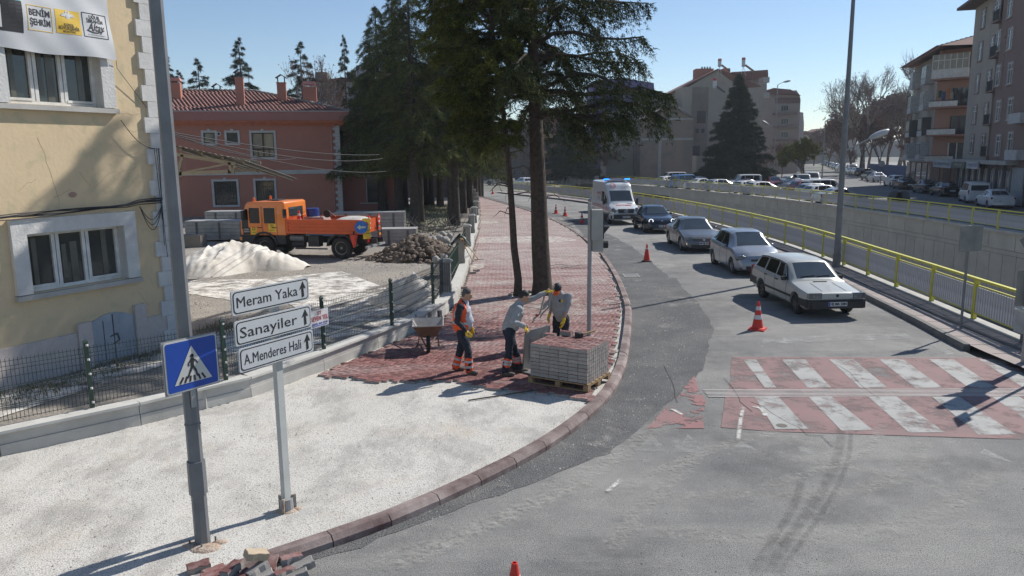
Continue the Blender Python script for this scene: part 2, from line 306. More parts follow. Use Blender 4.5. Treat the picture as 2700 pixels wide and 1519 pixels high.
rubm = mat('rubber_trace', (.07, .07, .07), .8, wpos=True, alpha=(5, .36, .7, .38, 1), spec=.3)
def pxl(L): return [G(x, y) for x, y in L]
traces = [([(1640, 1330), (1900, 1300), (2200, 1310), (2380, 1260), (2440, 1190), (2430, 1120)], .35, dustm), ([(1600, 1400), (2000, 1420), (2300, 1410), (2500, 1350), (2640, 1230)], .45, dustm),
  ([(2100, 1210), (2350, 1250), (2500, 1300), (2560, 1390)], .25, dustm), ([(1610, 1310), (1780, 1220), (1960, 1160), (2080, 1130)], .3, dustm),
  ([(1600, 1460), (1700, 1330), (1850, 1200)], .35, dustm), ([(900, 1519), (1200, 1420), (1450, 1310), (1640, 1200), (1790, 1080)], .5, dustm),
  ([(2010, 1519), (2110, 1380), (2190, 1260), (2220, 1170), (2215, 1060)], .16, rubm), ([(2050, 1519), (2150, 1380), (2220, 1270), (2245, 1180), (2240, 1090)], .08, rubm),
  ([(1980, 1519), (2040, 1420), (2100, 1330), (2120, 1240)], .12, rubm), ([(1000, 1519), (1400, 1330), (1560, 1270)], .3, dustm), ([(2000, 1290), (2200, 1230), (2290, 1190), (2330, 1120)], .22, dustm)]
for k, (L, w, m) in enumerate(traces):
 tag(strip(pxl(L), w * 1.15, m, .0062 + .0009 * k), kind='structure')
whs = mat('white_scrape', (.62, .60, .56), .9, wpos=True, alpha=(7, .36, .56, .9, 1))
for k, L in enumerate([[(1960, 1075), (1952, 1110), (1945, 1165)], [(1985, 1073), (2010, 1080), (2020, 1100)], [(1770, 1080), (1800, 1096)], [(1600, 1300), (1640, 1265)]]):
 tag(strip(pxl(L), .09 + .04 * (k == 1), whs, .0185), kind='structure').name = 'scrape'
ck = MB(); rc = random.Random(11)
for (x, y, dx, dy, n) in [(1980, 1060, 26, 14, 9), (2200, 960, 20, 15, 7), (1750, 960, 8, 22, 6), (1905, 1000, 18, 22, 5)]:
 P = []
 for i in range(n): P.append(G(x + dx * i + rc.uniform(-8, 8), y + dy * i + rc.uniform(-8, 8)))
 for a, b in zip(P, P[1:]): ck.bar((*a, .014), (*b, .014), .006, .003)
tag(ck.build('asphalt_cracks', mat('crack_dark', (.05, .05, .05), .9)), kind='structure')
man = tag(MB().lathe([(0, .016), (.09, .016), (.09, .006)], 18, Matrix.Translation((*G(2061, 1124), 0))).build('manhole_cover', mat('iron_dark', (.11, .095, .08), .7)), kind='structure')
fr = MB(); gx, gy = G(1664, 727);
for a in (-1, 1): fr.box((gx + a * .27, gy, .012), (.04, .9, .014)); fr.box((gx, gy + a * .43, .012), (.58, .04, .014))
tag(fr.build('drain_frame', conc), kind='structure')
tag(MB().box((gx, gy, .008), (.5, .82, .008)).build('drain_cover', mat('drain_grey', (.16, .16, .16), .8)), kind='structure')
def kerb_piece(a, b, w=.19, h=.14, ch=.055, inner=-1):
 """stone between a and b (outer bottom line), width to the left of a->b"""
 a = Vector((*a, 0)); b = Vector((*b, 0)); d = (b - a).normalized(); n = Vector((-d.y, d.x, 0)); g = d * .008
 prof = [(0, 0), (0, h * .55), (ch, h), (w, h), (w, -.02)]
 vs = [a + g + n * x + Vector((0, 0, z)) for x, z in prof] + [b - g + n * x + Vector((0, 0, z)) for x, z in prof]; k = 5
 return vs, [(i, (i + 1) % k, (i + 1) % k + k, i + k) for i in range(k)] + [tuple(range(k)), tuple(range(k, 2 * k))]
kroot = thing('kerb', 'curved dusty red kerb of long stones edging the new pavement', 'kerb')
PK = resample([(p[0], p[1]) for p in KB], .78)
for i, (a, b) in enumerate(zip(PK, PK[1:])):
 if a.y > 86: break
 vs, fs = kerb_piece(a, b); MB().add(vs, fs).build('kerb_stone', kerbm, kroot)
PK = resample([p for p in RK], .8)
k2 = thing('kerb', 'dark grey kerb along the right pavement under the yellow railing', 'kerb')
for a, b in zip(PK, PK[1:]):
 if a.y < 16.3 or a.y > 90: continue
 vs, fs = kerb_piece(b, a, w=.16, h=.15, ch=.03); MB().add(vs, fs).build('kerb_stone', kerbg, k2)
gb = [p for p in NF if 5 < p[1] < 98]
flat('pavement', [p for p in offset_line(RK, -.14) if p[1] > 3 and p[1] < 96] + [(-.5, 97.3)] + offset_line(NF, -.25)[::-1] + [(11.6, 3)], .135, slabm)
jn = MB(); PR = resample([p for p in offset_line(RK, -.5)], .8)
for a, b in zip(PR, PR[1:]):
 if 8 < a.y < 60:
  t = (b - a).normalized(); n = Vector((t.y, -t.x)); e = a + n * .95; jn.bar((a.x - n.x * .3, a.y - n.y * .3, .137), (e.x, e.y, .137), .012, .004); jn.bar((a.x, a.y, .137), (b.x, b.y, .137), .012, .004); jn.bar((a.x + n.x * .5, a.y + n.y * .5, .137), (b.x + n.x * .5, b.y + n.y * .5, .137), .012, .004)
tag(jn.build('pavement_joints', mat('joint_dark', (.10, .09, .085), .9)), kind='structure')
tag(MB().add([(*p, z) for p in [(11.05, 8), (11.2, 16), (11.52, 20), (11.8, 24), (12.2, 29), (12.45, 34), (12.3, 44)] for z in (.1, .24)], [(2 * i, 2 * i + 2, 2 * i + 3, 2 * i + 1) for i in range(6)]).build('edging', conc), kind='structure') if 0 else None
ed = MB(); EL = [(11.05, 8), (11.2, 16), (11.42, 20), (11.7, 24), (12.05, 29), (12.3, 34), (12.3, 40), (12.1, 46), (11.4, 55)]
EL = smooth_line(EL, 1)
for a, b in zip(EL, EL[1:]): ed.bar((*a, .155), (*b, .155), .07, .05)
tag(ed.build('pavement_edging', kerbg), kind='structure')
lw = [(-12.5, 7.2), (-7.76, 10.87), (-7.07, 11.45), (-5.73, 12.75), (-5.16, 13.3), (-4.71, 13.95), (-4.05, 15.22), (-3.26, 16.96), (-2.42, 18.85), (-1.95, 20.6), (-1.73, 22.3), (-1.68, 25), (-1.75, 30.6), (-1.85, 35), (-2.1, 48), (-2.62, 62), (-3.86, 86.8), (-6, 103)]
LW = smooth_line(lw, 1)
KI = offset_line(KB, .175)
def noisy_grid(name, outer, z, m, amp=.012, step=.16, ymax=26):
 """sheet with real relief: regular grid clipped by polygon"""
 from mathutils.geometry import intersect_point_tri_2d
 poly = outer; n = len(poly)
 xs = [p[0] for p in poly]; ys = [p[1] for p in poly]
 gx_ = np.arange(min(xs), max(xs) + step, step); gy_ = np.arange(min(ys), min(ymax, max(ys)) + step, step)
 X, Y = np.meshgrid(gx_, gy_); ins = np.zeros(X.shape, bool)
 for i in range(n):
  x1, y1 = poly[i]; x2, y2 = poly[(i + 1) % n]
  if y1 == y2: continue
  c = ((y1 > Y) != (y2 > Y)) & (X < (x2 - x1) * (Y - y1) / (y2 - y1) + x1); ins ^= c
 from mathutils import noise as mn
 Z = np.array([[mn.noise(Vector((x * 1.7, y * 1.7, 0))) * amp + mn.noise(Vector((x * 5, y * 5, 3))) * amp * .5 for x in gx_] for y in gy_]) + z
 V = np.stack([X, Y, Z], -1).reshape(-1, 3); W_ = X.shape[1]
 F = [(j * W_ + i, j * W_ + i + 1, (j + 1) * W_ + i + 1, (j + 1) * W_ + i) for j in range(X.shape[0] - 1) for i in range(W_ - 1) if ins[j, i] or ins[j, i + 1] or ins[j + 1, i] or ins[j + 1, i + 1]]
 o = rawmesh(name, V, F, m); o.data.polygons.foreach_set('use_smooth', [True] * len(o.data.polygons)); o['kind'] = 'structure'; return o
bed_poly = [p for p in KI if p[1] < 96] + [p for p in LW[::-1] if p[1] < 96] + [(-30, -5), (-30, -5.0), (-6.5, 4.4)]
flat('pavement_bed', [p for p in KI if p[1] < 96] + [p for p in LW[::-1] if p[1] < 96] + [(-20, 1)], .03, sandbed)
near_poly = [p for p in KI if p[1] < 17.5] + [(1.0, 17.5)] + [p for p in LW[::-1] if p[1] < 17.5] + [(-14, 3.5)]
noisy_grid('sand_bed', near_poly, .078, sandbed, .016, .11, 17.4)
yard_poly = [(p[0], p[1]) for p in LW if p[1] < 100] + [(-70, 103), (-70, 0), (-14, 5)]
flat('yard_ground', yard_poly, .045, dirt)
tr = MB()
wl = [p for p in FF]; nw = [p for p in NF]
fl = flat('underpass_road', trench, -5.0, asphalt_far)
w2 = MB()
for L in (offset_line(NF, 0),):
 for a, b in zip(L, L[1:]): w2.add([(*a, -5), (*b, -5), (*b, .1), (*a, .1)], [(0, 1, 2, 3)])
a = NF[-1]; b = FF[-1]; w2.add([(*a, -5), (*b, -5), (*b, .1), (*a, .1)], [(0, 1, 2, 3)])
a = NF[0]; b = FF[0]; w2.add([(*a, -5), (*b, -5), (*b, .1), (*a, .1)], [(0, 1, 2, 3)])
tag(w2.build('underpass_wall', conc_panel), kind='structure')
rw = thing('retaining_wall', 'long grey concrete panel wall on the far side of the underpass', 'wall')
PF = resample([p for p in FF], 2.35)
MB().build  # noqa
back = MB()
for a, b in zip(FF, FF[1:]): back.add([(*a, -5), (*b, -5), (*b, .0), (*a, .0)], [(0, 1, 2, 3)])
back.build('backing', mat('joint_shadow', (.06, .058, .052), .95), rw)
def panel_strip(P, z0, z1, proud, nm, gap=.02):
 for a, b in zip(P, P[1:]):
  d = (b - a).normalized(); n = Vector((-d.y, d.x))   # towards the trench
  p = a + d * gap; q = b - d * gap; vs = []
  for pt in (p, q):
   for o_, z in ((0.0, z0), (proud, z0), (proud, z1), (0.0, z1)): vs.append((pt.x + n.x * o_, pt.y + n.y * o_, z))
  MB().add(vs, [(0, 1, 2, 3), (4, 5, 6, 7), (1, 5, 6, 2), (2, 6, 7, 3), (0, 4, 5, 1)]).build(nm, conc_panel, rw)
Pv = [p for p in PF if 20 < p.y < 126]
panel_strip(Pv, -.95, -.02, .10, 'upper_panel')
PF2 = [p for p in resample([p for p in FF], 1.17) if 20 < p.y < 100]
panel_strip(PF2, -1.22, -.97, .06, 'band_panel', .006)
panel_strip(PF2, -5.0, -1.24, .05, 'lower_panel')
cp = MB(); FC = offset_line(FF, .02)
for a, b in zip(FF, FF[1:]):
 cp.bar((*a, .06), (*b, .06), .55, .16)
cp.build('coping', conc_w, rw)
for a, b in zip(NF[::3], NF[3::3]): pass
cp = MB()
for a, b in zip(NF, NF[1:]): cp.bar((*a, .10), (*b, .10), .34, .14)
tag(cp.build('kerb_plinth', conc_w), kind='structure')
flat('far_street', [p for p in offset_line(FF, -.2)] + [(8, 150), (10, 400), (75, 700), (140, 700), (60, 100), (48, 60), (44, 8)], -.005, asphalt_far)
flat('far_pavement', [(41.5, 62.0), (60, 118), (70, 150), (130, 330), (160, 320), (90, 60), (60, 20), (36, 20)], .12, mat('far_paving', (.27, .26, .25), .9, wpos=True))
# ================================================================== YELLOW HOUSE
ystuc = mat('yellow_stucco', (.69, .545, .35), .9, c2=(.63, .495, .32), scale=1.3, bump=.25, bscale=12, spec=.2, speck=(.57, .48, .31), speckscale=3)
wstuc = mat('white_stucco', (.66, .65, .625), .85, c2=(.55, .54, .52), scale=3, bump=.5, bscale=20, spec=.2)
plinm = mat('plinth_render', (.60, .53, .49), .9, c2=(.50, .45, .42), scale=9, bump=.3, bscale=60, spec=.2, speck=(.42, .37, .35), speckscale=60)
upvc = mat('white_frame', (.66, .66, .64), .45)
glassd = mat('window_glass', (.03, .035, .035), .06, c2=(.055, .06, .055), scale=1.2, spec=.8)
cracm = mat('plaster_crack', (.40, .31, .20), .95)
wire = mat('black_cable', (.025, .025, .028), .6)
YP = Plane(G(0, 1023, .1), G(464, 902, .1))
yb = thing('yellow_house', 'cream yellow stucco house with white toothed corner stones and a blue grey cellar door', 'house', YP.P(2, 0, 0), 0)
def inv(o): return Matrix.Translation(-Vector(o.location))
def part_M(root, M):   # matrix so geometry in world coords ends up right under a translated root
 return Matrix.Translation(-root.location) @ M
CS = YP.W(464, 902)[0]
YM = part_M(yb, YP.M())        # local: x = s, y = -outward?, z
def wall_with_holes(mb, x0, x1, z0, z1, holes, y=0, depth=.3):
 loops = [[Vector((x0, z0, 0)), Vector((x1, z0, 0)), Vector((x1, z1, 0)), Vector((x0, z1, 0))]] + [[Vector((a, c, 0)), Vector((b, c, 0)), Vector((b, d, 0)), Vector((a, d, 0))] for a, b, c, d in holes]
 tri = tessellate_polygon(loops); vs = [p for l in loops for p in l]
 mb.add([(p.x, y, p.y) for p in vs], tri)
 for a, b, c, d in holes:
  mb.add([(a, y, c), (b, y, c), (b, y, d), (a, y, d), (a, y + depth, c), (b, y + depth, c), (b, y + depth, d), (a, y + depth, d)], [(0, 1, 5, 4), (1, 2, 6, 5), (2, 3, 7, 6), (3, 0, 4, 7)])
lo = (.81, 2.94, 1.85, 3.05); up = (.81, 2.76, 5.60, 6.95)
mb = MB(YM); wall_with_holes(mb, -7, CS - .02, -.1, 11, [lo, up, (.81 - 4, 2.76 - 4, 5.6, 6.95), (.81 - 4, 2.94 - 4, 1.85, 3.05)], 0, .3)
mb.add([(CS - .02, 0, -.1), (CS - .02, 9, -.1), (CS - .02, 9, 11), (CS - .02, 0, 11)], [(0, 1, 2, 3)]); mb.add([(-7, 0, 11), (CS - .02, 0, 11), (CS - .02, 9, 11), (-7, 9, 11)], [(0, 1, 2, 3)]); mb.add([(-7, 9, 0), (CS, 9, 0), (CS, 9, 11), (-7, 9, 11)], [(0, 1, 2, 3)])
mb.build('wall', ystuc, yb)
def big_window(x0, x1, z0, z1, sur=.3, mul=(.33, .64), tilt=False):
 m = MB(YM)
 m.box(((x0 - sur + x1 + sur) / 2, -.05, z1 + sur / 2), (x1 - x0 + 2 * sur, .1, sur)); m.box((x0 - sur / 2, -.05, (z0 + z1) / 2), (sur, .1, z1 - z0)); m.box((x1 + sur / 2, -.05, (z0 + z1) / 2), (sur, .1, z1 - z0))
 m.add([(x0, .004, z0), (x0, .30, z0), (x0, .30, z1), (x0, .004, z1)], [(0, 1, 2, 3)]).add([(x1 - .003, .004, z0), (x1 - .003, .28, z0), (x1 - .003, .28, z1), (x1 - .003, .004, z1)], [(0, 1, 2, 3)])
 w = m.build('window', wstuc, yb)
 MB(YM).box(((x0 + x1) / 2, -.02, z0 - .065), (x1 - x0 + 2 * sur + .06, .22, .10)).build('sill', conc_w, w)
 f = MB(YM); W_ = x1 - x0; t = .07; yy = .2
 f.box(((x0 + x1) / 2, yy, z1 - t / 2), (W_, .07, t)); f.box(((x0 + x1) / 2, yy, z0 + t / 2), (W_, .07, t))
 xs = [x0 + t / 2, x0 + W_ * mul[0] - .04, x0 + W_ * mul[0] + .05, x0 + W_ * mul[1] - .04, x0 + W_ * mul[1] + .05, x1 - t / 2]
 for x in xs: f.box((x, yy, (z0 + z1) / 2), (t, .075, z1 - z0 - 2 * t))
 f.box((x0 + W_ * mul[0] / 2, yy - .03, z0 + .10), (W_ * mul[0] - .12, .04, .05)); f.box((x0 + W_ * (1 + mul[1]) / 2, yy - .03, z0 + .10), (W_ * (1 - mul[1]) - .12, .04, .05))
 f.build('frame', upvc, w)
 for a, b in ((xs[0], xs[1]), (xs[2], xs[3]), (xs[4], xs[5])):
  MB(YM).box(((a + b) / 2, yy + .02, (z0 + z1) / 2), (b - a, .012, z1 - z0 - t)).build('pane', glassd, w)
 for cxx, cz, cw_, ch_ in ((.52, .42, .16, .72), (.42, .45, .10, .6), (.13, .5, .10, .8), (.85, .5, .12, .86)):
  MB(YM).box((x0 + W_ * cxx, yy + .006, z0 + (z1 - z0) * cz), (cw_, .004, (z1 - z0) * ch_)).build('curtain', mat('room_curtain', (.13, .13, .105), .3, c2=(.07, .073, .065), scale=2), w)
big_window(*lo); big_window(*up)
big_window(lo[0] - 4, lo[1] - 4, lo[2], lo[3]); big_window(up[0] - 4, up[1] - 4, up[2], up[3])
z = .1; k = 0
while z < 10.9:
 w = .36 if k % 2 == 0 else .24
 q = MB(YM); q.box((CS - w / 2 + .035, .12, z + .177), (w + .07, .38, .35)); qo = q.build('quoin', wstuc, yb); z += .356; k += 1
p = MB(YM); p.box(((-7 + 1.64) / 2, -.02, .43), (8.64, .05, .86)); p.box(((3.3 + CS - .2) / 2, -.02, .43), (CS - .2 - 3.3, .05, .86)); p.build('plinth', plinm, yb)
p = MB(YM); p.box((1.80, -.04, .52), (.31, .1, 1.06)); p.build('door_jamb', plinm, yb); MB(YM).box((3.16, -.04, .60), (.28, .1, 1.22)).build('door_jamb', plinm, yb)
ar = [(1.96, .08), (3.01, .08), (3.01, 1.0)] + [(1.96 + 1.05 * (1 - t), 1.0 + .14 * math.sin(math.pi * t)) for t in (.15, .3, .45, .6, .75, .9)] + [(1.96, 1.0)]
dT = Matrix(((1, 0, 0, 0), (0, 0, -1, 0), (0, 1, 0, 0), (0, 0, 0, 1)))
dm = mat('cellar_door_paint', (.40, .43, .47), .55, c2=(.30, .33, .37), scale=3)
dr = MB(YM).prism(ar, .0, .03, dT).build('cellar_door', dm, yb)
MB(YM).box((2.485, -.034, .6), (.02, .01, 1.02)).box((2.25, -.034, .55), (.012, .008, .9)).build('leaf_gap', mat('dark_gap', (.07, .07, .08), .8), dr)
h = MB(YM).bar((2.38, -.05, .62), (2.56, -.05, .66), .02).bar((2.56, -.05, .66), (2.6, -.05, .5), .02).bar((2.6, -.05, .5), (2.44, -.05, .44), .02).build('handle', mat('door_iron', (.10, .10, .11), .5, metal=.6), dr)
ck = MB(YM); rc = random.Random(5)
for sx, sz, n, dx, dz in [(1.3, 4.95, 8, .04, -.18), (2.9, 4.6, 5, .12, .01), (3.0, 4.2, 4, .12, .03), (2.4, 3.9, 6, .1, .05), (3.1, 3.85, 4, .09, .07), (1.5, 3.75, 3, .12, .07), (3.3, 5.15, 6, .1, .0), (3.0, 5.45, 6, .12, -.01), (3.4, 4.9, 5, .1, .0), (2.1, 4.25, 4, .06, -.1), (.8, 3.9, 4, .1, .05), (3.2, 1.5, 4, .05, -.1)]:
 x, z = sx, sz
 for i in range(n):
  a, b = x + dx + rc.uniform(-.03, .03), z + dz + rc.uniform(-.04, .04); ck.bar((x, -.001, z), (a, -.001, b), .003 + .004 * rc.random(), .003, up=(0, 1, 0)); x, z = a, b
ck.build('plaster_crack', cracm, yb)['kind'] = 'stuff'
MB(YM).lathe([(0, 0), (.07, 0), (.075, .004)], 7, Matrix.Translation((1.9, -.004, 3.78)) @ Matrix.Rotation(R(90), 4, 'X') @ Matrix.Diagonal((1.3, .8, 1, 1))).build('plaster_scar', mat('bare_brick', (.42, .26, .2), .9), yb)
cc = YP.M()
cb = thing('wall_cables', 'loose bundle of black cables sagging along the yellow wall above the lower window', 'cable', YP.P(2, 3.5, .1)); CM = part_M(cb, YP.M())
for k in range(6):
 m = MB(CM); off = rc.uniform(-.04, .04); m.tube([(s_, -.115 - .01 * k, 3.40 + off + .1 * s_ / 4 + .025 * math.sin(s_ * 2.1 + k) + (.05 if s_ > 3.3 else 0)) for s_ in np.linspace(-3, 3.95, 24)], .011, 5); m.build('cable', wire, cb)
for k in range(4):
 m = MB(CM); m.tube([(3.98 + .03 * math.sin(z * 1.5 + k) - .03 * k, -.125, z) for z in np.linspace(2.2 + .3 * k, 4.75, 12)], .007, 5); m.build('cable', wire, cb)
for k in range(3):
 m = MB(CM); m.tube([(3.35 + .6 * t, -.13, 3.45 - (.55 + .2 * k) * math.sin(math.pi * t) * .6) for t in np.linspace(0, 1, 10)], .008, 5); m.build('cable', wire, cb)
m = MB(CM); m.tube([(3.1 + .8 * t, -.12, 5.35 - .62 * t - .16 * math.sin(math.pi * t)) for t in np.linspace(0, 1, 10)], .008, 5); m.build('cable', wire, cb)
OFF = .16
bw = lambda x, y: YP.W(x, y, OFF)
bn = thing('banner', 'white municipal cloth banner with three printed logos tied over the upper window', 'banner', YP.P(2, 6.6, OFF)); BM = part_M(bn, YP.M(0, 0, OFF))
sr, zb = bw(306, 160)
def wave(s_, z_): return .03 * math.sin(z_ * 3 + s_ * 1.2) + .02 * math.sin(s_ * 4 + 1) + .006 * math.sin((s_ + z_) * 8)
g = MB(BM); nx, nz = 130, 90; vs = []
for j in range(nz + 1):
 for i in range(nx + 1):
  u = i / nx; v = j / nz; s_ = -2.5 + (sr + 2.5) * u; z_ = zb + (9.8 - zb) * v;
  s_ -= .06 * math.sin(math.pi * min(1, v * 1.2)) * u
  z_ += (.02 * math.sin(s_ * 3) - .05 * (1 - v) * math.sin(math.pi * u) * 0); vs.append((s_, wave(s_, z_) - .0, z_))
g.add(vs, [(j * (nx + 1) + i, j * (nx + 1) + i + 1, (j + 1) * (nx + 1) + i + 1, (j + 1) * (nx + 1) + i) for j in range(nz) for i in range(nx)])
g.build('cloth', mat('banner_cloth', (.60, .61, .62), .6, c2=(.55, .56, .575), scale=1.5, spec=.3), bn, smooth=True, sharp=80)
ink = mat('ink_black', (.02, .02, .025), .6); gold = mat('ink_gold', (.72, .47, .05), .6, var=.04); teal = mat('ink_teal', (.10, .42, .42), .6, var=.03); wink = mat('ink_white', (.66, .66, .66), .6, var=.03)
def onb(s_, z_, o=.006): return Vector((s_, wave(s_, z_) - o, z_))
def bquad(nm, s0, s1, z0, z1, m, o=.006, n=8):
 q = MB(BM); vs = []
 for j in range(n + 1):
  for i in range(n + 1): vs.append(onb(s0 + (s1 - s0) * i / n, z0 + (z1 - z0) * j / n, o))
 q.add(vs, [(j * (n + 1) + i, j * (n + 1) + i + 1, (j + 1) * (n + 1) + i + 1, (j + 1) * (n + 1) + i) for j in range(n) for i in range(n)]); return q.build(nm, m, bn)
def bframe(s0, s1, z0, z1, m, w=.012):
 q = MB(BM)
 for a, b in (((s0, z0), (s1, z0)), ((s1, z0), (s1, z1)), ((s1, z1), (s0, z1)), ((s0, z1), (s0, z0))):
  for k in range(6):
   p = [a[i] + (b[i] - a[i]) * k / 6 for i in (0, 1)]; r_ = [a[i] + (b[i] - a[i]) * (k + 1) / 6 for i in (0, 1)]; q.bar(onb(*p, .003), onb(*r_, .003), w, .004, up=(0, 1, 0))
 return q.build('printed_frame', m, bn)
def btext(s, sc, zc, size, m, width=None, shear=0, bold=0):
 t = text('printed_text', s, size, Matrix.Translation((sc, 0, zc)) @ UP, m, bn, ext=0, width=width, shear=shear, bold=bold)
 me = t.data
 for v in me.vertices: v.co = BM @ onb(v.co.x, v.co.z, .005 if m is not ink or s not in ('KONYA', 'BÜYÜKŞEHİR', 'BELEDİYESİ') else .008)
 return t
a = bw(66, 10); b = bw(140, 88); bframe(a[0], b[0], b[1] + .01, a[1] - .01, gold)
c0 = (a[0] + b[0]) / 2; zc = (a[1] + b[1]) / 2; btext('BENİM', c0, zc + .10, .17, ink, .42, bold=.004); btext('ŞEHRİM', c0, zc - .08, .17, ink, .42, bold=.004)
a = bw(142, 22); b = bw(213, 95); bquad('gold_square', a[0], b[0], b[1], a[1], gold, .004); c0 = (a[0] + b[0]) / 2; zc = (a[1] + b[1]) / 2
btext('KONYA', c0, zc - .06, .08, ink, .20, bold=.002); btext('BÜYÜKŞEHİR', c0, zc - .125, .09, ink, .42, bold=.002); btext('BELEDİYESİ', c0, zc - .19, .05, ink, .25, bold=.001)
em = MB(BM)   # white winged emblem
for sgn in (-1, 1):
 for k in range(5):
  t = R(20 + k * 26); p = onb(c0 + sgn * (.05 + .0 * k), zc + .11, .009); q = onb(c0 + sgn * (.05 + .10 * math.cos(t)), zc + .09 + .09 * math.sin(t) , .009); em.bar(p, q, .022, .004, up=(0, 1, 0))
 em.ell(onb(c0 + sgn * .025, zc + .19, .009), (.022, .004, .026), 8, 6)
em.ell(onb(c0, zc + .11, .009), (.05, .005, .06), 10, 6); em.build('emblem', wink, bn)
a = bw(213, 31); b = bw(285, 106); bframe(a[0], b[0], b[1] + .01, a[1] - .01, ink, .014); c0 = (a[0] + b[0]) / 2; zc = (a[1] + b[1]) / 2
btext('UĞUR', c0, zc + .165, .10, ink, .26, bold=.003); btext('İBRAHİM', c0, zc + .085, .10, ink, .38, bold=.003); btext('Altay', c0, zc - .04, .22, ink, .40, shear=.35, bold=.004); btext('KONYA BÜYÜKŞEHİR BELEDİYE BAŞKANI', c0, zc - .19, .03, ink, .38)
sw = MB(BM); pts = [onb(c0 - .2 + .4 * t, zc - .10 - .055 * math.sin(math.pi * t) + .03 * t, .006) for t in np.linspace(0, 1, 9)]
for p, q in zip(pts, pts[1:]): sw.bar(p, q, .02, .004, up=(0, 1, 0))
sw.build('printed_stroke', ink, bn)
a = bw(4, 80); b = bw(52, 4); bquad('printed_block', a[0] - .6, b[0], a[1], b[1] + .0, ink, .004); bquad('teal_band', a[0] - .6, b[0] - .02, b[1], b[1] + .3, teal, .006); bquad('letter_stroke', a[0] - .25, a[0] + .0, a[1] + .06, b[1] - .12, wink, .016)
m = MB(part_M(bn, YP.M())); e = YP.W(385, 285); m.tube([(sr, -OFF, zb + .02), (sr + .05, -.1, zb - .15), (e[0], -.03, e[1])], .006, 5); m.build('tie_rope', wire, bn)
# ================================================================== RED BUILDING
rst = mat('red_stucco', (.45, .20, .145), .9, c2=(.39, .175, .13), scale=.5, bump=.3, bscale=8, spec=.2)
rst2 = mat('red_fascia', (.37, .165, .14), .8, c2=(.33, .15, .13), scale=.6, spec=.25)
tilem = mat('roof_tile', (.26, .125, .105), .75, c2=(.17, .09, .08), scale=3, island=.18, spec=.3)
mort = mat('ridge_mortar', (.33, .31, .28), .95, c2=(.22, .21, .19), scale=2, bump=.5)
trimm = mat('white_trim', (.55, .55, .53), .8, c2=(.45, .45, .44), scale=2)
brnf = mat('brown_frame', (.045, .025, .009), .5)
palglass = mat('pale_window', (.30, .28, .20), .15, c2=(.22, .21, .17), scale=1.5)
B_ = G(905, 562, .05); A_ = AT(448, 562, B_[1] - 2.6); RP = Plane((A_.x, A_.y), B_)
rb = thing('red_building', 'two storey brick red rendered building with hipped tile roof and white window trims', 'building', RP.P(0, 0, 0)); RM = part_M(rb, RP.M())
L_ = (Vector(B_) - Vector((A_.x, A_.y))).length
W = RP.W
def win_px(x0, y0, x1, y1): a = W(x0, y1); b = W(x1, y0); return (a[0], b[0], a[1], b[1])
holes = [win_px(538, 350, 566, 378), win_px(599, 350, 626, 377), win_px(667, 350, 721, 415), win_px(568, 478, 623, 541), win_px(679, 476, 722, 560)]
zf0 = W(700, 326)[1];
mb = MB(RM); wall_with_holes(mb, -14, L_, -.1, zf0 + .1, holes, 0, .18); mb.add([(L_, 0, -.1), (L_, 1.6, -.1), (L_, 1.6, zf0), (L_, 0, zf0)], [(0, 1, 2, 3)]); mb.build('wall', rst, rb)
for k, (a, b, c, d) in enumerate(holes):
 t = MB(RM); s_ = .16
 t.box(((a + b) / 2, -.03, d + s_ / 2), (b - a + 2 * s_, .06, s_)); t.box(((a + b) / 2, -.03, c - s_ / 2), (b - a + 2 * s_, .06, s_)) if k != 4 else None
 t.box((a - s_ / 2, -.03, (c + d) / 2), (s_, .06, d - c)); t.box((b + s_ / 2, -.03, (c + d) / 2), (s_, .06, d - c)); t.box(((a + b) / 2, -.05, d + s_ * 1.1), (.2, .08, .22)); t.box((a - s_ / 2, -.045, d + s_ / 2), (.14, .05, .2)); t.box((b + s_ / 2, -.045, d + s_ / 2), (.14, .05, .2))
 w = t.build('window', trimm, rb)
 f = MB(RM); q = .07; f.box(((a + b) / 2, .08, d - q / 2), (b - a, .07, q)); f.box(((a + b) / 2, .08, c + q / 2), (b - a, .07, q)); f.box((a + q / 2, .08, (c + d) / 2), (q, .07, d - c)); f.box((b - q / 2, .08, (c + d) / 2), (q, .07, d - c))
 if k == 2:
  f.box(((a + b) / 2, .07, (c + d) / 2), (.12, .08, d - c)); f.box(((a + b) / 2, .07, c + (d - c) * .33), (b - a, .08, .12)); f.box((a + (b - a) * .25, .07, c + .3), (.08, .08, .6)); f.box((a + (b - a) * .75, .07, c + .3), (.08, .08, .6))
 f.build('frame', brnf, w)
 MB(RM).box(((a + b) / 2, .12, (c + d) / 2), (b - a, .02, d - c)).build('pane', palglass if k == 2 else glassd, w)
 if k in (3, 4):
  gr = MB(RM)
  for i in range(9): x = a + (b - a) * (i + .5) / 9; gr.tube([(x, -.06, d), (x, -.07, d - (d - c) * .55), (x, -.2, c + (d - c) * .22), (x, -.08, c)], .012, 4)
  for i in range(6): gr.bar((a, -.075 - (.08 if i == 4 else 0), d - (d - c) * i / 5.5), (b, -.075 - (.08 if i == 4 else 0), d - (d - c) * i / 5.5), .02)
  gr.build('grille', wire, w)
zc = W(700, 452)[1]
m = MB(RM); m.box(((L_ - 14) / 2, -.07, zc), (L_ + 14.3, .14, .16)); m.box(((L_ - 14) / 2, -.04, zc - .16), (L_ + 14.2, .08, .16)); m.box((L_ + .9, 1.55, zc), (2.2, .2, .16)); m.build('string_course', trimm, rb)
zf1 = RP.W(700, 294, .8)[1]
m = MB(RM); m.box(((L_ - 14) / 2 + .4, .1, (zf0 + .2 + zf1) / 2), (L_ + 14.8, 1.8, zf1 - zf0 - .2)); m.build('fascia', rst2, rb)
m = MB(RM);
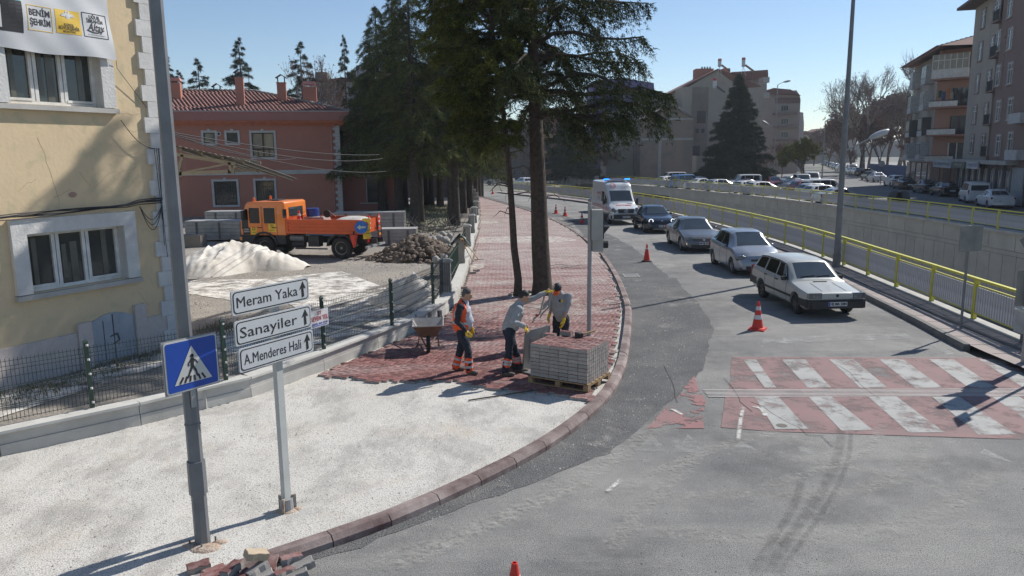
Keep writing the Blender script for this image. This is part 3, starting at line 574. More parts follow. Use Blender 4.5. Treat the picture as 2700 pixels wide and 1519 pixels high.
for k in range(3): m.box(((L_ - 14) / 2 + .25 - .05 * k, .1 + .1 * k, zf0 + .14 - .12 * k), (L_ + 14.6 - .2 * k, 1.5 - .35 * k, .12))
m.build('cornice', mat('cornice_red', (.50, .17, .09), .8), rb)
m = MB(RM); m.box(((L_ - 14) / 2 + .4, -.82, zf1 + .03), (L_ + 14.9, .06, .05)); m.build('eave_edge', trimm, rb)
vx, vz = W(577, 353); MB(RM).lathe([(.17, 0), (.17, .06), (.10, .06), (.10, .01)], 14, Matrix.Translation((vx, 0, vz)) @ Matrix.Rotation(R(90), 4, 'X'), False).build('vent_ring', trimm, rb)
MB(RM).lathe([(0, .02), (.1, .02)], 12, Matrix.Translation((vx, 0, vz)) @ Matrix.Rotation(R(90), 4, 'X')).build('vent_hole', ink, rb)
z = .1; k = 0; xq = W(893, 500)[0]
while z < zf0 - .15:
 w = .55 if k % 2 == 0 else .36
 MB(RM).box((L_ - w / 2 + .02, -.01, z + .12), (w, .1, .235)).build('quoin', trimm, rb); z += .25; k += 1
m = MB(RM); xp = W(876, 400)[0]; m.tube([(xp + .35, -.35, zf0 + .0), (xp + .3, -.12, zf0 - .15), (xp, -.1, zf0 - .4), (xp, -.1, .2)], .06, 8); m.build('downpipe', mat('pipe_pink', (.46, .20, .17), .6), rb)
m = MB(RM); wing = [W(952, 536)[0] + .2, W(952, 536)[0] + 2.2]; X2 = L_ + 4.2
wall_with_holes(m, L_, X2, -.1, zf0 + .6, [(L_ + 1.9, L_ + 3.3, .75, 2.9), (L_ + 1.7, L_ + 3.0, 3.9, 6.0)], 1.6, 1.0)
m.add([(X2, 1.6, -.1), (X2, 9, -.1), (X2, 9, zf0 + .6), (X2, 1.6, zf0 + .6)], [(0, 1, 2, 3)]); m.build('wing_wall', rst2, rb)
MB(RM).box((L_ + 2.6, 2.0, 1.7), (1.4, .04, 2.3)).box((L_ + 2.4, 2.0, 4.9), (1.3, .04, 2.2)).build('pane', glassd, rb)
m = MB(RM); m.box((L_ + 2.5, 1.5, .72), (2.3, .3, .08)); m.box((L_ + 2.5, 1.5, 2.95), (2.6, .25, .08)); m.box((L_ + 1.95, 1.56, 1.85), (.08, .1, 2.1)); m.build('wing_trim', trimm, rb)
m = MB(RM)
for i in range(8): m.bar((L_ + 2.0 + .18 * i, 1.5, .8), (L_ + 2.0 + .18 * i, 1.5, 2.0 + .8 * (i < 3)), .03)
m.build('wing_grille', wire, rb)
MB(RM).box((L_ + 2.6, 2.2, zf0 + .45), (4.4, 2.0, .9)).build('wing_fascia', rst2, rb)
MB(RM).box((L_ - 2, 8.5, 3.2), (14, 5, 6.4)).build('rear_block', rst2, rb)
ze = zf1 + .02; D2 = 6.2
rz_ = RP.W(617, 240, -D2)[1]; xl = RP.W(560, 243, -D2)[0]; xr = RP.W(668, 243, -D2)[0]
eL, eR = -13.0, L_ + .9
def slope(u, v):   # u along, v 0..1 up the front slope
 x0 = eL + (xl - 7 - eL) * v; x1 = eR + (xr - eR) * v; return Vector((x0 + (x1 - x0) * u, -.78 + (D2 + .78) * v, ze + (rz_ - ze) * v))
rows = 19; tv = []; tf = []
for j in range(rows):
 v0 = j / rows; x0 = eL + (xl - 7 - eL) * v0; x1 = eR + (xr - eR) * v0; n = int((x1 - x0) / .30)
 for i in range(n):
  xa = x0 + (x1 - x0) * i / n; xb = x0 + (x1 - x0) * (i + 1) / n; ya = -.78 + (D2 + .78) * v0; yb_ = ya + (D2 + .78) / rows * 1.12; za = ze + (rz_ - ze) * v0; zb_ = za + (rz_ - ze) / rows * 1.12
  o = len(tv); xs = [xa, xa + (xb - xa) * .28, xa + (xb - xa) * .55, xa + (xb - xa) * .8, xb - .005]; hs = [.03, .085, .085, .02, .03]
  for X, h_ in zip(xs, hs): tv.append((X, ya, za + h_ + .03));
  for X, h_ in zip(xs, hs): tv.append((X, yb_, zb_ + h_ * .9 - .012))
  for X, h_ in zip(xs, hs): tv.append((X, ya, za + h_ - .01))
  tf += [(o + q, o + q + 1, o + q + 6, o + q + 5) for q in range(4)] + [(o + 10 + q, o + 11 + q, o + q + 1, o + q) for q in range(4)]
m = MB(RM); m.add(tv, tf); t = m.build('roof_tiles', tilem, rb); t['kind'] = 'stuff'
m = MB(RM); a, b, c, d = slope(0, 0), slope(1, 0), slope(1, 1), slope(0, 1); m.add([a, b, c, d, (eR, 14, ze), (eL, 14, ze)], [(0, 1, 2, 3), (1, 4, 2), (0, 3, 5), (3, 2, 4, 5)]); m.build('roof', mat('roof_under', (.30, .12, .09), .9), rb)
m = MB(RM); rc = random.Random(4)
def mortar(p, q, n):
 for i in range(n): t = (i + .5) / n; c = p + (q - p) * t; m.ell(c + Vector((0, 0, .06)), ((q - p).length / n * .6, .2, .10 + .03 * rc.random()), 7, 5, Matrix.Rotation(math.atan2((q - p).y, (q - p).x), 4, 'Z'))
mortar(slope(1, 0), slope(1, 1), 22); mortar(slope(0, 1), slope(1, 1), 26); m.build('ridge_cap', mort, rb)
def chimney(px0, px1, pyt, pyb, cap, dback=1.2, nm='chimney'):
 a = RP.W(px0, pyt, -dback); b = RP.W(px1, pyb, -dback); w = b[0] - a[0]; x = (a[0] + b[0]) / 2
 m = MB(RM); m.box((x, dback + w * .4, (a[1] + b[1]) / 2), (w, w * .8, a[1] - b[1])); c = m.build(nm, rst, rb)
 if cap == 'slab':
  MB(RM).box((x, dback + w * .4, a[1] + .28), (w * 1.12, w * .9, .26), taper=.8).build('cap', mat('cap_pink', (.56, .24, .20), .8), c)
  q = MB(RM)
  for sx in (-1, 1):
   for sy in (-1, 1): q.box((x + sx * w * .4, dback + w * .4 + sy * w * .3, a[1] + .08), (.12, .12, .16))
  q.build('cap_stub', trimm, c)
 else:
  MB(RM).box((x, dback + w * .4, a[1] - .03), (w * 1.1, w * .9, .08)).build('rim', rst, c)
  q = MB(RM)
  for sx in (-1, 1):
   for sy in (-1, 1): q.box((x + sx * w * .38, dback + w * .4 + sy * w * .3, a[1] + .2), (.05, .05, .4))
  for sx in (-1, 1): q.bar((x, dback + w * .4, a[1] + .62), (x + sx * w * .62, dback + w * .4, a[1] + .34), .05, w * .9, up=(0, 1, 0))
  q.build('hood', wire, c)
chimney(618, 646, 204, 292, 'hood', .9); chimney(729, 756, 217, 274, 'hood', 2.6); chimney(797, 836, 228, 281, 'slab', 2.2); chimney(442, 478, 218, 270, 'slab', 3.0); chimney(560, 583, 240, 250, 'hood', 6.0)
MB(RM).bar(RP.P(0, 0) * 0 + Vector((RP.W(656, 240, -6)[0], 6, rz_)), Vector((RP.W(656, 190, -6)[0], 6, rz_ + 1.6)), .04).build('aerial', wire, rb)
cn = thing('canopy', 'old corrugated sheet canopy on pale steel trusses reaching out beside the lamp post', 'canopy');
stl = mat('pale_steel', (.24, .24, .22), .6, c2=(.17, .17, .155)); YC = 25.0
cp = lambda x, y, Y=YC: AT(x, y, Y)
m = MB(); tip = cp(656, 424); b0 = cp(425, 375)
d = (tip - b0);
for k in range(4):
 o = Vector((0, 3.0 * k / 3, 0))
sh = MB(); n = 30
for i in range(n):
 for j, yy in enumerate((0,)): pass
vs = []
for i in range(n + 1):
 for j in range(7): t = i / n; p = b0 + d * t; vs.append((p.x, YC - .3 + 6.0 * j / 6, p.z + .02 * (-1) ** j * 0 + (.03 if i % 2 else 0) - .13 * j))
sh.add(vs, [(i * 7 + j, (i + 1) * 7 + j, (i + 1) * 7 + j + 1, i * 7 + j + 1) for i in range(n) for j in range(6)]); sh.build('roof_sheet', mat('old_sheet', (.10, .085, .07), .8, c2=(.15, .13, .11), scale=2), cn)
for k in range(4):
 t = .22 + .24 * k; p = b0 + d * t; MB().bar((p.x - .15, YC + .2, p.z - .06), (p.x + .12, YC + .2, p.z - .08), .1, .08).bar((p.x, YC, p.z - .09), (p.x, YC + 5.5, p.z - .8), .08, .08).build('purlin', stl, cn)
tr_ = MB(); P1 = cp(440, 402); P2 = cp(622, 432); P3 = cp(470, 458); P4 = cp(610, 452);
tr_.bar(P1, P2, .09, .12); tr_.bar(P3, P4, .08, .12); tr_.bar(cp(420, 463), P3, .09, .12); tr_.bar(P3, cp(482, 408), .09); tr_.bar(P3, cp(600, 432), .06); tr_.bar(P4, cp(605, 428), .09); tr_.bar(P4, cp(622, 436), .06); tr_.box(P3, (.25, .08, .2)); tr_.box(P4, (.2, .08, .16))
tr_.bar(P1 + Vector((0, 2.5, 0)), P2 + Vector((0, 2.5, 0)), .07, .1); tr_.bar(P3 + Vector((0, 2.5, 0)), P4 + Vector((0, 2.5, 0)), .07, .1); tr_.build('truss', stl, cn)
MB().bar((P1.x - 2.2, YC + .3, 0), (P1.x - 2.2, YC + .3, P1.z), .12).build('post', stl, cn)
ow = thing('overhead_wires', 'thin dark wires strung from the yellow house corner to the conifers', 'wire')
for (p, q, sag) in [((428, 345, 18.3), (1000, 408, 42), .5), ((428, 347, 18.3), (1010, 418, 42), .9), ((428, 349, 18.3), (1060, 445, 48), 1.3), ((428, 346, 18.3), (780, 418, 40), .7)]:
 a = AT(*p); b = AT(*q); MB().tube([a + (b - a) * t - Vector((0, 0, sag * 4 * t * (1 - t) * .4)) for t in np.linspace(0, 1, 14)], .014, 4).build('wire', wire, ow)
# ================================================================== FENCES
green = mat('fence_green', (.018, .05, .035), .5); meshm = mat('fence_wire', (.03, .045, .04), .5, metal=.2)
yel = mat('yellow_rail', (.60, .56, .05), .5, c2=(.50, .47, .07), scale=3, var=.1); balm = mat('baluster_grey', (.40, .40, .42), .6)
lwall = thing('garden_wall', 'low pale concrete wall with coping along the left edge of the pavement', 'wall')
PL = resample([p for p in LW], 2.0)
for a, b in zip(PL, PL[1:]):
 if a.y > 92: break
 d = (b - a).normalized(); n = Vector((-d.y, d.x)); p = a + d * .006; q = b - d * .006
 def bx(o0, o1, z0, z1, mb):
  vs = []
  for pt in (p, q):
   for o_, z in ((o0, z0), (o1, z0), (o1, z1), (o0, z1)): vs.append((pt.x + n.x * o_, pt.y + n.y * o_, z))
  return mb.add(vs, [(0, 1, 2, 3), (7, 6, 5, 4), (0, 4, 5, 1), (1, 5, 6, 2), (2, 6, 7, 3), (3, 7, 4, 0)])
 bx(.0, .22, -.02, .26, bx(.02, .2, .262, .44, MB())).build('wall_block', conc_w, lwall)
 bx(-.04, .26, .441, .485, MB()).build('coping', mat('coping_white', (.58, .57, .53), .85, c2=(.47, .46, .43), scale=3), lwall)
ZW = .485
mf = thing('mesh_fence', 'dark green welded mesh fence on the low garden wall', 'fence')
posts = [(-8.5, 10.4), (-6.86, 11.9), (-5.22, 13.4), (-3.95, 15.6), (-2.85, 17.85), (-2.12, 20.5)]
def near_wall(p):  # push the point onto wall axis
 best = min(LW, key=lambda q: math.dist(p, q)); return p
for (x, y) in posts:
 m = MB(); x -= .06; y += .06; m.box((x, y, ZW + .55), (.065, .065, 1.1), rz=.7); po = m.build('post', green, mf); MB().box((x, y, ZW + 1.13), (.08, .08, .05), rz=.7, taper=.2).build('cap', green, po)
 cl = MB(); [cl.box((x + .04, y - .03, ZW + .1 + .24 * k), (.03, .03, .03)) for k in range(5)]; cl.build('clamp', trimm, po)
def mesh_panel(a, b, root, h=1.0):
 a = Vector((a[0] - .06, a[1] + .06, ZW)); b = Vector((b[0] - .06, b[1] + .06, ZW)); L = (b - a).length; d = (b - a) / L; n = Vector((d.y, -d.x, 0)); k = int(L / .055); m = MB()
 prof = [(0.06, 0), (.25, 0), (.28, .028), (.31, 0), (.55, 0), (.58, .028), (.61, 0), (.86, 0), (.89, .028), (.92, 0), (h + .04, 0)]
 for i in range(1, k):
  p = a + d * (L * i / k)
  for (z0, o0), (z1, o1) in zip(prof, prof[1:]): m.bar(p + n * o0 + Vector((0, 0, z0)), p + n * o1 + Vector((0, 0, z1)), .006, .006)
 for z in (.08, .25, .28, .31, .43, .55, .58, .61, .75, .86, .92, 1.0): m.bar(a + Vector((0, 0, z)), b + Vector((0, 0, z)), .007, .007)
 return m.build('mesh_panel', meshm, root)
for a, b in zip(posts, posts[1:]): mesh_panel(a, b, mf)
mesh_panel(posts[-1], (-1.98, 22.2), mf)
pilm = mat('pillar_stone', (.34, .33, .30), .85, c2=(.27, .26, .24), scale=2)
pils = [(-5.62, 13.15), (-1.95, 22.5), (-1.9, 28.6), (-1.95, 34), (-2.05, 40), (-2.2, 46), (-2.35, 52), (-2.55, 58), (-2.9, 64), (-3.4, 71), (-4, 78)]
for i, (x, y) in enumerate(pils):
 h = .85 if i == 0 else 1.35
 lab = 'pale square stone pillar in the garden wall behind the blue crossing sign' if i == 0 else 'squat grey stone pillar of the garden wall, %s from the near end' % ORD[i - 1]
 if i == 1: lab = 'nearest dark grey ribbed pillar at the corner of the mesh fence'
 if i == 2: lab = 'grey pillar with a loose tilted cap and green cloth draped on it'
 t = thing('wall_pillar', lab, 'pillar', (x - .05, y + .05, 0), 0, 'pillars of the garden wall' if i > 2 else None)
 MB().box((0, 0, h / 2 + .04), (.32, .32, h)).box((0, 0, h * .25), (.36, .36, h * .5)).build('shaft', pilm if i else conc_w, t)
 if i: MB().box((0, 0, h + .08), (.44, .44, .08), taper=.6, T=Matrix.Rotation(.12 if i == 2 else 0, 4, 'X')).build('cap', pilm, t)
 if i == 1:
  q = MB(); [q.box((-.13 + .065 * k, -.17, .8), (.025, .03, 1.1)) for k in range(5)]; q.build('rib', mat('rib_dark', (.16, .155, .15), .8), t)
cl = MB(); rr = random.Random(2)
vs = []
for i in range(9):
 for j in range(9): vs.append((-2.3 + .09 * i, 28.35 + .12 * j - .0, 1.62 - .15 * abs(i - 4) ** 1.3 * .45 + rr.uniform(-.03, .03) - .02 * j))
cl.add(vs, [(i * 9 + j, i * 9 + j + 1, (i + 1) * 9 + j + 1, (i + 1) * 9 + j) for i in range(8) for j in range(8)]); tag(cl.build('netting', mat('green_net', (.03, .08, .07), .8), smooth=True), 'crumpled dark green netting thrown over the tilted pillar cap', 'netting')
for a, b in zip(pils[1:], pils[2:]):   # green bar panels between the pillars
 t = thing('bar_fence', 'green bar fence between two stone pillars, %s length from the near end' % ORD[pils.index(a) - 1], 'fence', ((a[0] + b[0]) / 2 - .1, (a[1] + b[1]) / 2, ZW), 0, 'bar fence panels between the pillars')
 L = math.dist(a, b) - .4; t.rotation_euler.z = math.atan2(b[1] - a[1], b[0] - a[0]); q = MB()
 for z in (.1, .75): q.box((0, 0, z), (L, .03, .04))
 q.build('rail', green, t); q = MB()
 for i in range(int(L / .14)): q.box((-L / 2 + .14 * (i + .5), 0, .42), (.015, .015, .84))
 q.build('bars', green, t)
np_ = Plane((-4.05, 15.35), (-3.72, 15.98)); nt_ = thing('notice', 'small white wrinkled notice with red letters tied to the mesh fence', 'sign', (-3.98, 15.45, 1.1)); NM = part_M(nt_, np_.M())
w0 = np_.W(818, 865); w1 = np_.W(860, 840)
MB(NM).box(((w0[0] + w1[0]) / 2, -.04, 1.22), (w1[0] - w0[0] + .05, .004, .36)).build('sheet', mat('notice_white', (.60, .60, .60), .6), nt_)
redi = mat('ink_red', (.45, .02, .03), .6); xc = (w0[0] + w1[0]) / 2; ww = w1[0] - w0[0]
text('printed_text', 'ST', .10, NM @ Matrix.Translation((xc, -.046, 1.33)) @ UP, redi, nt_, width=ww * .25)
text('printed_text', 'SEVEN TEL', .13, NM @ Matrix.Translation((xc, -.046, 1.22)) @ UP, redi, nt_, width=ww * 1.0)
text('printed_text', '(0332) 352 13 04', .06, NM @ Matrix.Translation((xc, -.046, 1.11)) @ UP, mat('ink_blue', (.05, .08, .4), .6), nt_, width=ww * .95)
MB(NM).box((xc, -.046, 1.07), (ww * .9, .003, .012)).build('printed_line', MC['ink_blue'], nt_)
def railing(name, label, P, z0, n_ind, y0, y1, h=1.05):
 root = thing(name, label, 'railing'); LP = [Vector(p) for p in P if y0 < p[1] < y1]; post = resample(LP, 2.45); cnt = 0
 pm = None; bm_ = MB().box((0, 0, 0), (.065, .045, .68)).build('baluster', balm, root); bmesh_ = bm_.data; bpy.data.objects.remove(bm_); stuff = MB()
 pbx = MB().box((0, 0, h / 2), (.10, .10, h)).build('post', yel, root); pme = pbx.data; bpy.data.objects.remove(pbx)
 for a in post:
  o = link('post', pme, root); o.location = (a.x, a.y, z0);
 for a, b in zip(post, post[1:]):
  rz = math.atan2((b - a).y, (b - a).x); rm = MB(); rm.bar((a.x, a.y, z0 + h), (b.x, b.y, z0 + h), .11, .06); rm.build('top_rail', yel, root)
  rm = MB(); rm.bar((a.x, a.y, z0 + h - .16), (b.x, b.y, z0 + h - .16), .04, .03); rm.bar((a.x, a.y, z0 + .16), (b.x, b.y, z0 + .16), .05, .03); rm.build('rail', yel, root)
  n = 21
  for i in range(1, n + 1):
   p = a + (b - a) * ((i - .5) / n)
   if cnt < n_ind: o = link('baluster', bmesh_, root); o.location = (p.x, p.y, z0 + .50); o.rotation_euler.z = rz; cnt += 1
   else: stuff.box((p.x, p.y, z0 + .50), (.065, .045, .68), rz=rz)
 s = stuff.build('balusters', balm, root); s['kind'] = 'stuff'; return root
railing('railing', 'yellow railing with grey balusters on the near edge of the underpass beside the queueing cars', NF, .17, 290, 14, 97.4)
railing('railing', 'yellow railing on top of the far concrete wall before the car park', FF, .14, 290, 38, 127)
# ================================================================== POLES AND SIGNS
galv = mat('galvanised', (.20, .21, .22), .55, c2=(.15, .155, .165), scale=3, metal=.35)
galvl = mat('galvanised_pale', (.34, .35, .35), .5, c2=(.28, .285, .29), scale=3, metal=.25)
b = G(535, 1432, .08); lp = thing('lamp_post', 'tall dark grey octagonal steel post beside the blue crossing sign', 'lamp post', (*b, .08), .3)
MB().tube([(0, 0, -.05), (0, 0, 9.5)], [.086, .06], 8).build('pole', galv, lp)
MB().tube([(0, 0, .62), (0, 0, 1.02)], [.102, .10], 8).build('sleeve', galv, lp); MB().tube([(0, 0, 1.45), (0, 0, 1.47)], [.09, .089], 8).build('band', galv, lp); MB().tube([(0, 0, 1.95), (0, 0, 2.0)], [.088, .087], 8).build('band', galv, lp)
q = MB(); [q.tube([(.14 * math.cos(t), .14 * math.sin(t), -.05), (.14 * math.cos(t), .14 * math.sin(t), .06)], .012, 6) for t in (0, 1.57, 3.14, 4.71)]; q.build('anchor_bolt', galv, lp)
tag(MB().ell((b[0] + .08, b[1] - .12, .07), (.2, .13, .04), 12, 6).ell((b[0] - .10, b[1] - .05, .065), (.15, .11, .035), 12, 6).ell((b[0] + .2, b[1] + .02, .07), (.10, .07, .03), 10, 6).build('soil_patch', mat('loose_soil', (.36, .24, .17), .95, c2=(.52, .44, .36), scale=9, bump=1, bscale=40), smooth=True), 'small mound of rusty soil round the foot of the lamp post', 'soil')
LPb = Vector((*b, 0))
dv = (AT(556, 940, 8.42) - AT(445, 975, 8.0)); dv.z = 0; dv.normalize(); nn = Vector((dv.y, -dv.x, 0)); pc = LPb + nn * .13
CP = Plane((pc.x, pc.y), (pc.x + dv.x, pc.y + dv.y)); a = CP.W(445, 976); c = CP.W(562, 940); zz = [CP.W(*q)[1] for q in ((445, 908), (459, 1044), (556, 876), (567, 1005))]; z1 = (zz[0] + zz[2]) / 2; z0 = (zz[1] + zz[3]) / 2; xc = (a[0] + c[0]) / 2; S = (z1 - z0)
cs = thing('crossing_sign', 'square blue pedestrian crossing sign with white triangle on the lamp post', 'road sign', (pc.x, pc.y, z0)); CMx = part_M(cs, CP.M())
blue = mat('sign_blue', (.012, .065, .36), .4, var=.06); sw_ = mat('sign_white', (.55, .55, .52), .45, var=.05)
def rrect(w, h, r, n=4):
 P = []
 for cx, cy, t0 in ((w / 2 - r, h / 2 - r, 0), (-w / 2 + r, h / 2 - r, 90), (-w / 2 + r, -h / 2 + r, 180), (w / 2 - r, -h / 2 + r, 270)):
  for k in range(n + 1): t = R(t0 + 90 * k / n); P.append((cx + r * math.cos(t), cy + r * math.sin(t)))
 return P
FT = lambda x, y, z: Matrix.Translation((x, y, z)) @ UP   # 2D shapes onto a facade (local XZ), extrude towards the viewer
MB(CMx).prism(rrect(.63, S, .03), 0, .012, FT(xc, 0, (z0 + z1) / 2)).build('border', sw_, cs)
MB(CMx).prism(rrect(.60, S - .03, .025), .012, .015, FT(xc, 0, (z0 + z1) / 2)).build('blue_face', blue, cs)
MB(CMx).box((xc, .008, (z0 + z1) / 2), (.655, .012, S + .025)).build('back_plate', galvl, cs)
zc = (z0 + z1) / 2; MB(CMx).prism([(-.225, -.2), (.225, -.2), (0, .21)], .016, .019, FT(xc, 0, zc)).build('white_triangle', sw_, cs)
pm_ = MB(CMx); T_ = FT(xc, 0, zc)
def seg(mb, p, q, w, z0=.0195, z1=.022):
 p = Vector(p); q = Vector(q); d = (q - p).normalized(); n = Vector((-d.y, d.x)) * w / 2; mb.prism([tuple(p - n), tuple(q - n), tuple(q + n), tuple(p + n)], z0, z1, T_)
pm_.lathe([(0, .022), (.022, .022)], 12, T_ @ Matrix.Translation((.0, .095, 0)))
seg(pm_, (0, .07), (-.005, -.02), .04); seg(pm_, (-.005, .06), (-.05, .015), .018); seg(pm_, (-.05, .015), (-.045, -.015), .015); seg(pm_, (.0, .06), (.045, .03), .018); seg(pm_, (.045, .03), (.06, .0), .015)
seg(pm_, (-.005, -.02), (-.035, -.08), .026); seg(pm_, (-.035, -.08), (-.07, -.145), .02); seg(pm_, (0, -.02), (.035, -.08), .026); seg(pm_, (.035, -.08), (.05, -.145), .02)
for k, x in enumerate((-.165, -.105, -.045, .015, .08, .14)): seg(pm_, (x, -.19), (x * .72, -.125), .022)
pm_.build('pedestrian_pictogram', ink, cs)
MB(CMx).box((xc, .03, z1 - .12), (.08, .05, .04)).box((xc, .03, z0 + .05), (.08, .05, .04)).box((xc, .02, z0 - .09), (.05, .02, .25)).build('bracket', galvl, cs)
b = G(757, 1345, .08); dsn = thing('direction_sign', 'white direction sign with three stacked boards reading Meram Yaka, Sanayiler and A.Menderes Hali', 'road sign', (*b, .08)); PB = Vector((*b, 0))
dv = AT(812, 752, 9.55) - AT(606, 810, 8.5); dv.z = 0; dv.normalize(); nn = Vector((dv.y, -dv.x, 0)); pc = PB + nn * .075
SP = Plane((pc.x, pc.y), (pc.x + dv.x, pc.y + dv.y)); SM = part_M(dsn, SP.M())
whb = mat('board_white', (.50, .52, .53), .5, var=.05); bk = mat('board_black', (.015, .015, .018), .5)
MB().box((0, 0, 1.4), (.10, .07, 2.8), rz=math.atan2(dv.y, dv.x)).build('post', mat('post_white', (.46, .47, .45), .5, var=.1), dsn)
MB().tube([(0, 0, -.02), (0, 0, .16)], [.085, .08], 14).build('socket', galvl, dsn); q = MB()
for t in (.6, 2.7, 4.6): q.box((.09 * math.cos(t), .09 * math.sin(t), .09), (.06, .03, .2), rz=t)
q.build('clamp', mat('rusty_iron', (.22, .12, .07), .7, c2=(.35, .33, .30), scale=14), dsn)
tag(MB().ell((b[0], b[1] - .02, .07), (.15, .11, .035), 12, 6).ell((b[0] + .12, b[1] + .03, .07), (.08, .06, .03), 8, 5).build('soil_patch', MC['loose_soil'], smooth=True), 'rusty stained soil at the foot of the white direction sign', 'soil')
for (l0, l1, r0, r1, s, f0, f1, px0, px1) in [((605, 778), (612, 843), (809, 723), (812, 780), 'Meram Yaka', .05, .83, 608, 811), ((614, 857), (621, 921), (815, 796), (819, 855), 'Sanayiler', .05, .79, 617, 817), ((625, 931), (632, 995), (820, 860), (824, 914), 'A.Menderes Hali', .06, .82, 628, 822)]:
 A0, A1, B0, B1 = SP.W(*l0), SP.W(*l1), SP.W(*r0), SP.W(*r1); x0 = (A0[0] + A1[0]) / 2; x1 = (B0[0] + B1[0]) / 2; z1 = (A0[1] + B0[1]) / 2; z0 = (A1[1] + B1[1]) / 2; w = x1 - x0; h_ = z1 - z0; xc = (x0 + x1) / 2; zc = (z0 + z1) / 2
 bd = MB(SM).prism(rrect(w, h_, .025), 0, .02, FT(xc, 0, zc)).build('board', whb, dsn)
 MB(SM).prism(rrect(w - .035, h_ - .03, .045), .021, .0225, FT(xc, 0, zc)).build('black_border', bk, bd)
 MB(SM).prism(rrect(w - .06, h_ - .055, .038), .023, .0245, FT(xc, 0, zc)).build('white_face', whb, bd)
 text('lettering', s, h_ * .62, SM @ Matrix.Translation((x0 + w * (f0 + f1) / 2, -.026, zc - .005)) @ UP, bk, bd, ext=.001, width=w * (f1 - f0))
 T_ = SM @ FT(x0 + w * .905, 0, zc); q = MB(T_); aw = .07
 q.prism([(-.016, -.10), (.024, -.085), (.016, .02), (.055, .01), (.008, .105), (-.055, .0), (-.018, .02)], .0255, .0275); q.build('arrow', bk, bd)
b = G(1553, 885, .12); tl_ = thing('traffic_light', 'grey traffic light on a slim steel pole behind the paver pallet', 'traffic light', (*b, .12)); Yt = b[1]; pz = lambda x, y: AT(x, y, Yt) - Vector((b[0], b[1], .12))
tp = pz(1553, 533); MB().tube([(0, 0, -.05), (0, 0, 1.5)], .055, 12).build('lower_pole', galvl, tl_); MB().tube([(0, 0, 1.5), (0, 0, tp.z)], .05, 12).build('upper_pole', galvl, tl_)
hm = mat('signal_housing', (.38, .39, .36), .6, c2=(.30, .31, .29)); vm = mat('visor_black', (.02, .022, .025), .6)
def pbx(x0, y0, x1, y1, d, dy, nm, m, par):
 a = pz(x0, y0); c = pz(x1, y1); return MB().box(((a.x + c.x) / 2, dy, (a.z + c.z) / 2), (c.x - a.x, d, a.z - c.z)).build(nm, m, par)
H1 = pbx(1559, 553, 1588, 632, .30, .0, 'housing', hm, tl_); H2 = pbx(1562, 628, 1590, 663, .28, .08, 'housing', hm, tl_)
pbx(1588.5, 558, 1591, 628, .26, 0, 'front_door', vm, H1)
def visor(x0, x1, y0, y1, par):
 a = pz(x0, y0); c = pz(x1, y1); r = (a.z - c.z) / 2; m = MB(); n = 12; vs = []
 for i, x in enumerate((a.x, c.x)):
  for k in range(n + 1): t = R(-35 + 250 * k / n); vs.append((x - (0.10 * (1 - math.sin(t)) if i else 0), r * math.cos(t), (a.z + c.z) / 2 + r * math.sin(t)))
 m.add(vs, [(k, k + 1, n + 2 + k, n + 1 + k) for k in range(n)]); o = m.build('visor', vm, par); sm = o.modifiers.new('s', 'SOLIDIFY'); sm.thickness = .008; evald(o)
visor(1590, 1609, 559, 584, H1); visor(1590, 1609, 594, 620, H1)
MB().box((pz(1589, 571).x, 0, pz(1589, 571).z), (.01, .2, .2)).build('lens', mat('lens_dark', (.03, .01, .01), .2), H1)
a = pz(1590, 645); MB().lathe([(.0, .0), (.09, 0), (.09, .12)], 12, Matrix.Translation(a + Vector((0, .02, 0))) @ Matrix.Rotation(R(90), 4, 'Y')).build('visor', vm, H2)
MB().tube([(0, 0, tp.z - .12), (.12, 0, tp.z - .12)], .02, 6).tube([(0, 0, pz(1559, 620).z), (.12, 0, pz(1559, 620).z)], .02, 6).build('bracket', galvl, tl_)
b = G(2205, 703, .14); Yl = b[1]; rl = thing('street_lamp', 'tall grey street lamp with low side arm standing at the near yellow railing', 'street lamp', (*b, .14)); pz = lambda x, y, Y=Yl: AT(x, y, Y) - Vector((b[0], b[1], .14))
MB().tube([(0, 0, -.02), (0, 0, 5.2), (0, 0, 11)], [.125, .095, .06], 12).build('pole', galv, rl); MB().tube([(0, 0, -.02), (0, 0, .5)], [.15, .14], 12).build('base_sleeve', galv, rl)
a = pz(2228, 400); c = pz(2300, 362); MB().tube([(0, 0, a.z), c], .028, 8).build('arm', galvl, rl)
def lamp_head(root, p, q, m, s=1.0):
 d = (q - p); L = d.length; d.normalize(); M_ = Matrix.Translation((p + q) / 2) @ d.to_track_quat('X', 'Z').to_matrix().to_4x4()
 h_ = MB(M_).ell((0, 0, 0), (L / 2, .14 * s, .10 * s), 14, 10).build('lamp_head', m, root, smooth=True); MB(M_).ell((.05, 0, -.05 * s), (L / 2 * .7, .11 * s, .07 * s), 12, 8).build('diffuser', mat('lamp_glass', (.35, .36, .36), .2), h_, smooth=True)
lamp_head(rl, pz(2290, 366), pz(2346, 342), mat('lamp_shell', (.42, .43, .44), .4), 1.15)
b = G(2533, 865, .14); rs = thing('sign_post', 'thin grey post with the blank back of a square sign on the right pavement', 'road sign', (*b, .14)); Ys = b[1]
a = AT(2523, 595, Ys); c = AT(2590, 662, Ys); ts = a.z - .14
MB().tube([(0, 0, -.02), (0.0, 0, ts)], .032, 8).build('post', galv, rs); wz = rrect(c.x - a.x, a.z - c.z, .05)
MB(Matrix.Translation(((a.x + c.x) / 2 - b[0], -.05, (a.z + c.z) / 2 - .14)) @ Matrix.Rotation(.25, 4, 'Z') @ UP).prism(wz, 0, .012).build('sign_back', mat('sign_back_grey', (.20, .205, .20), .5, metal=.3), rs)
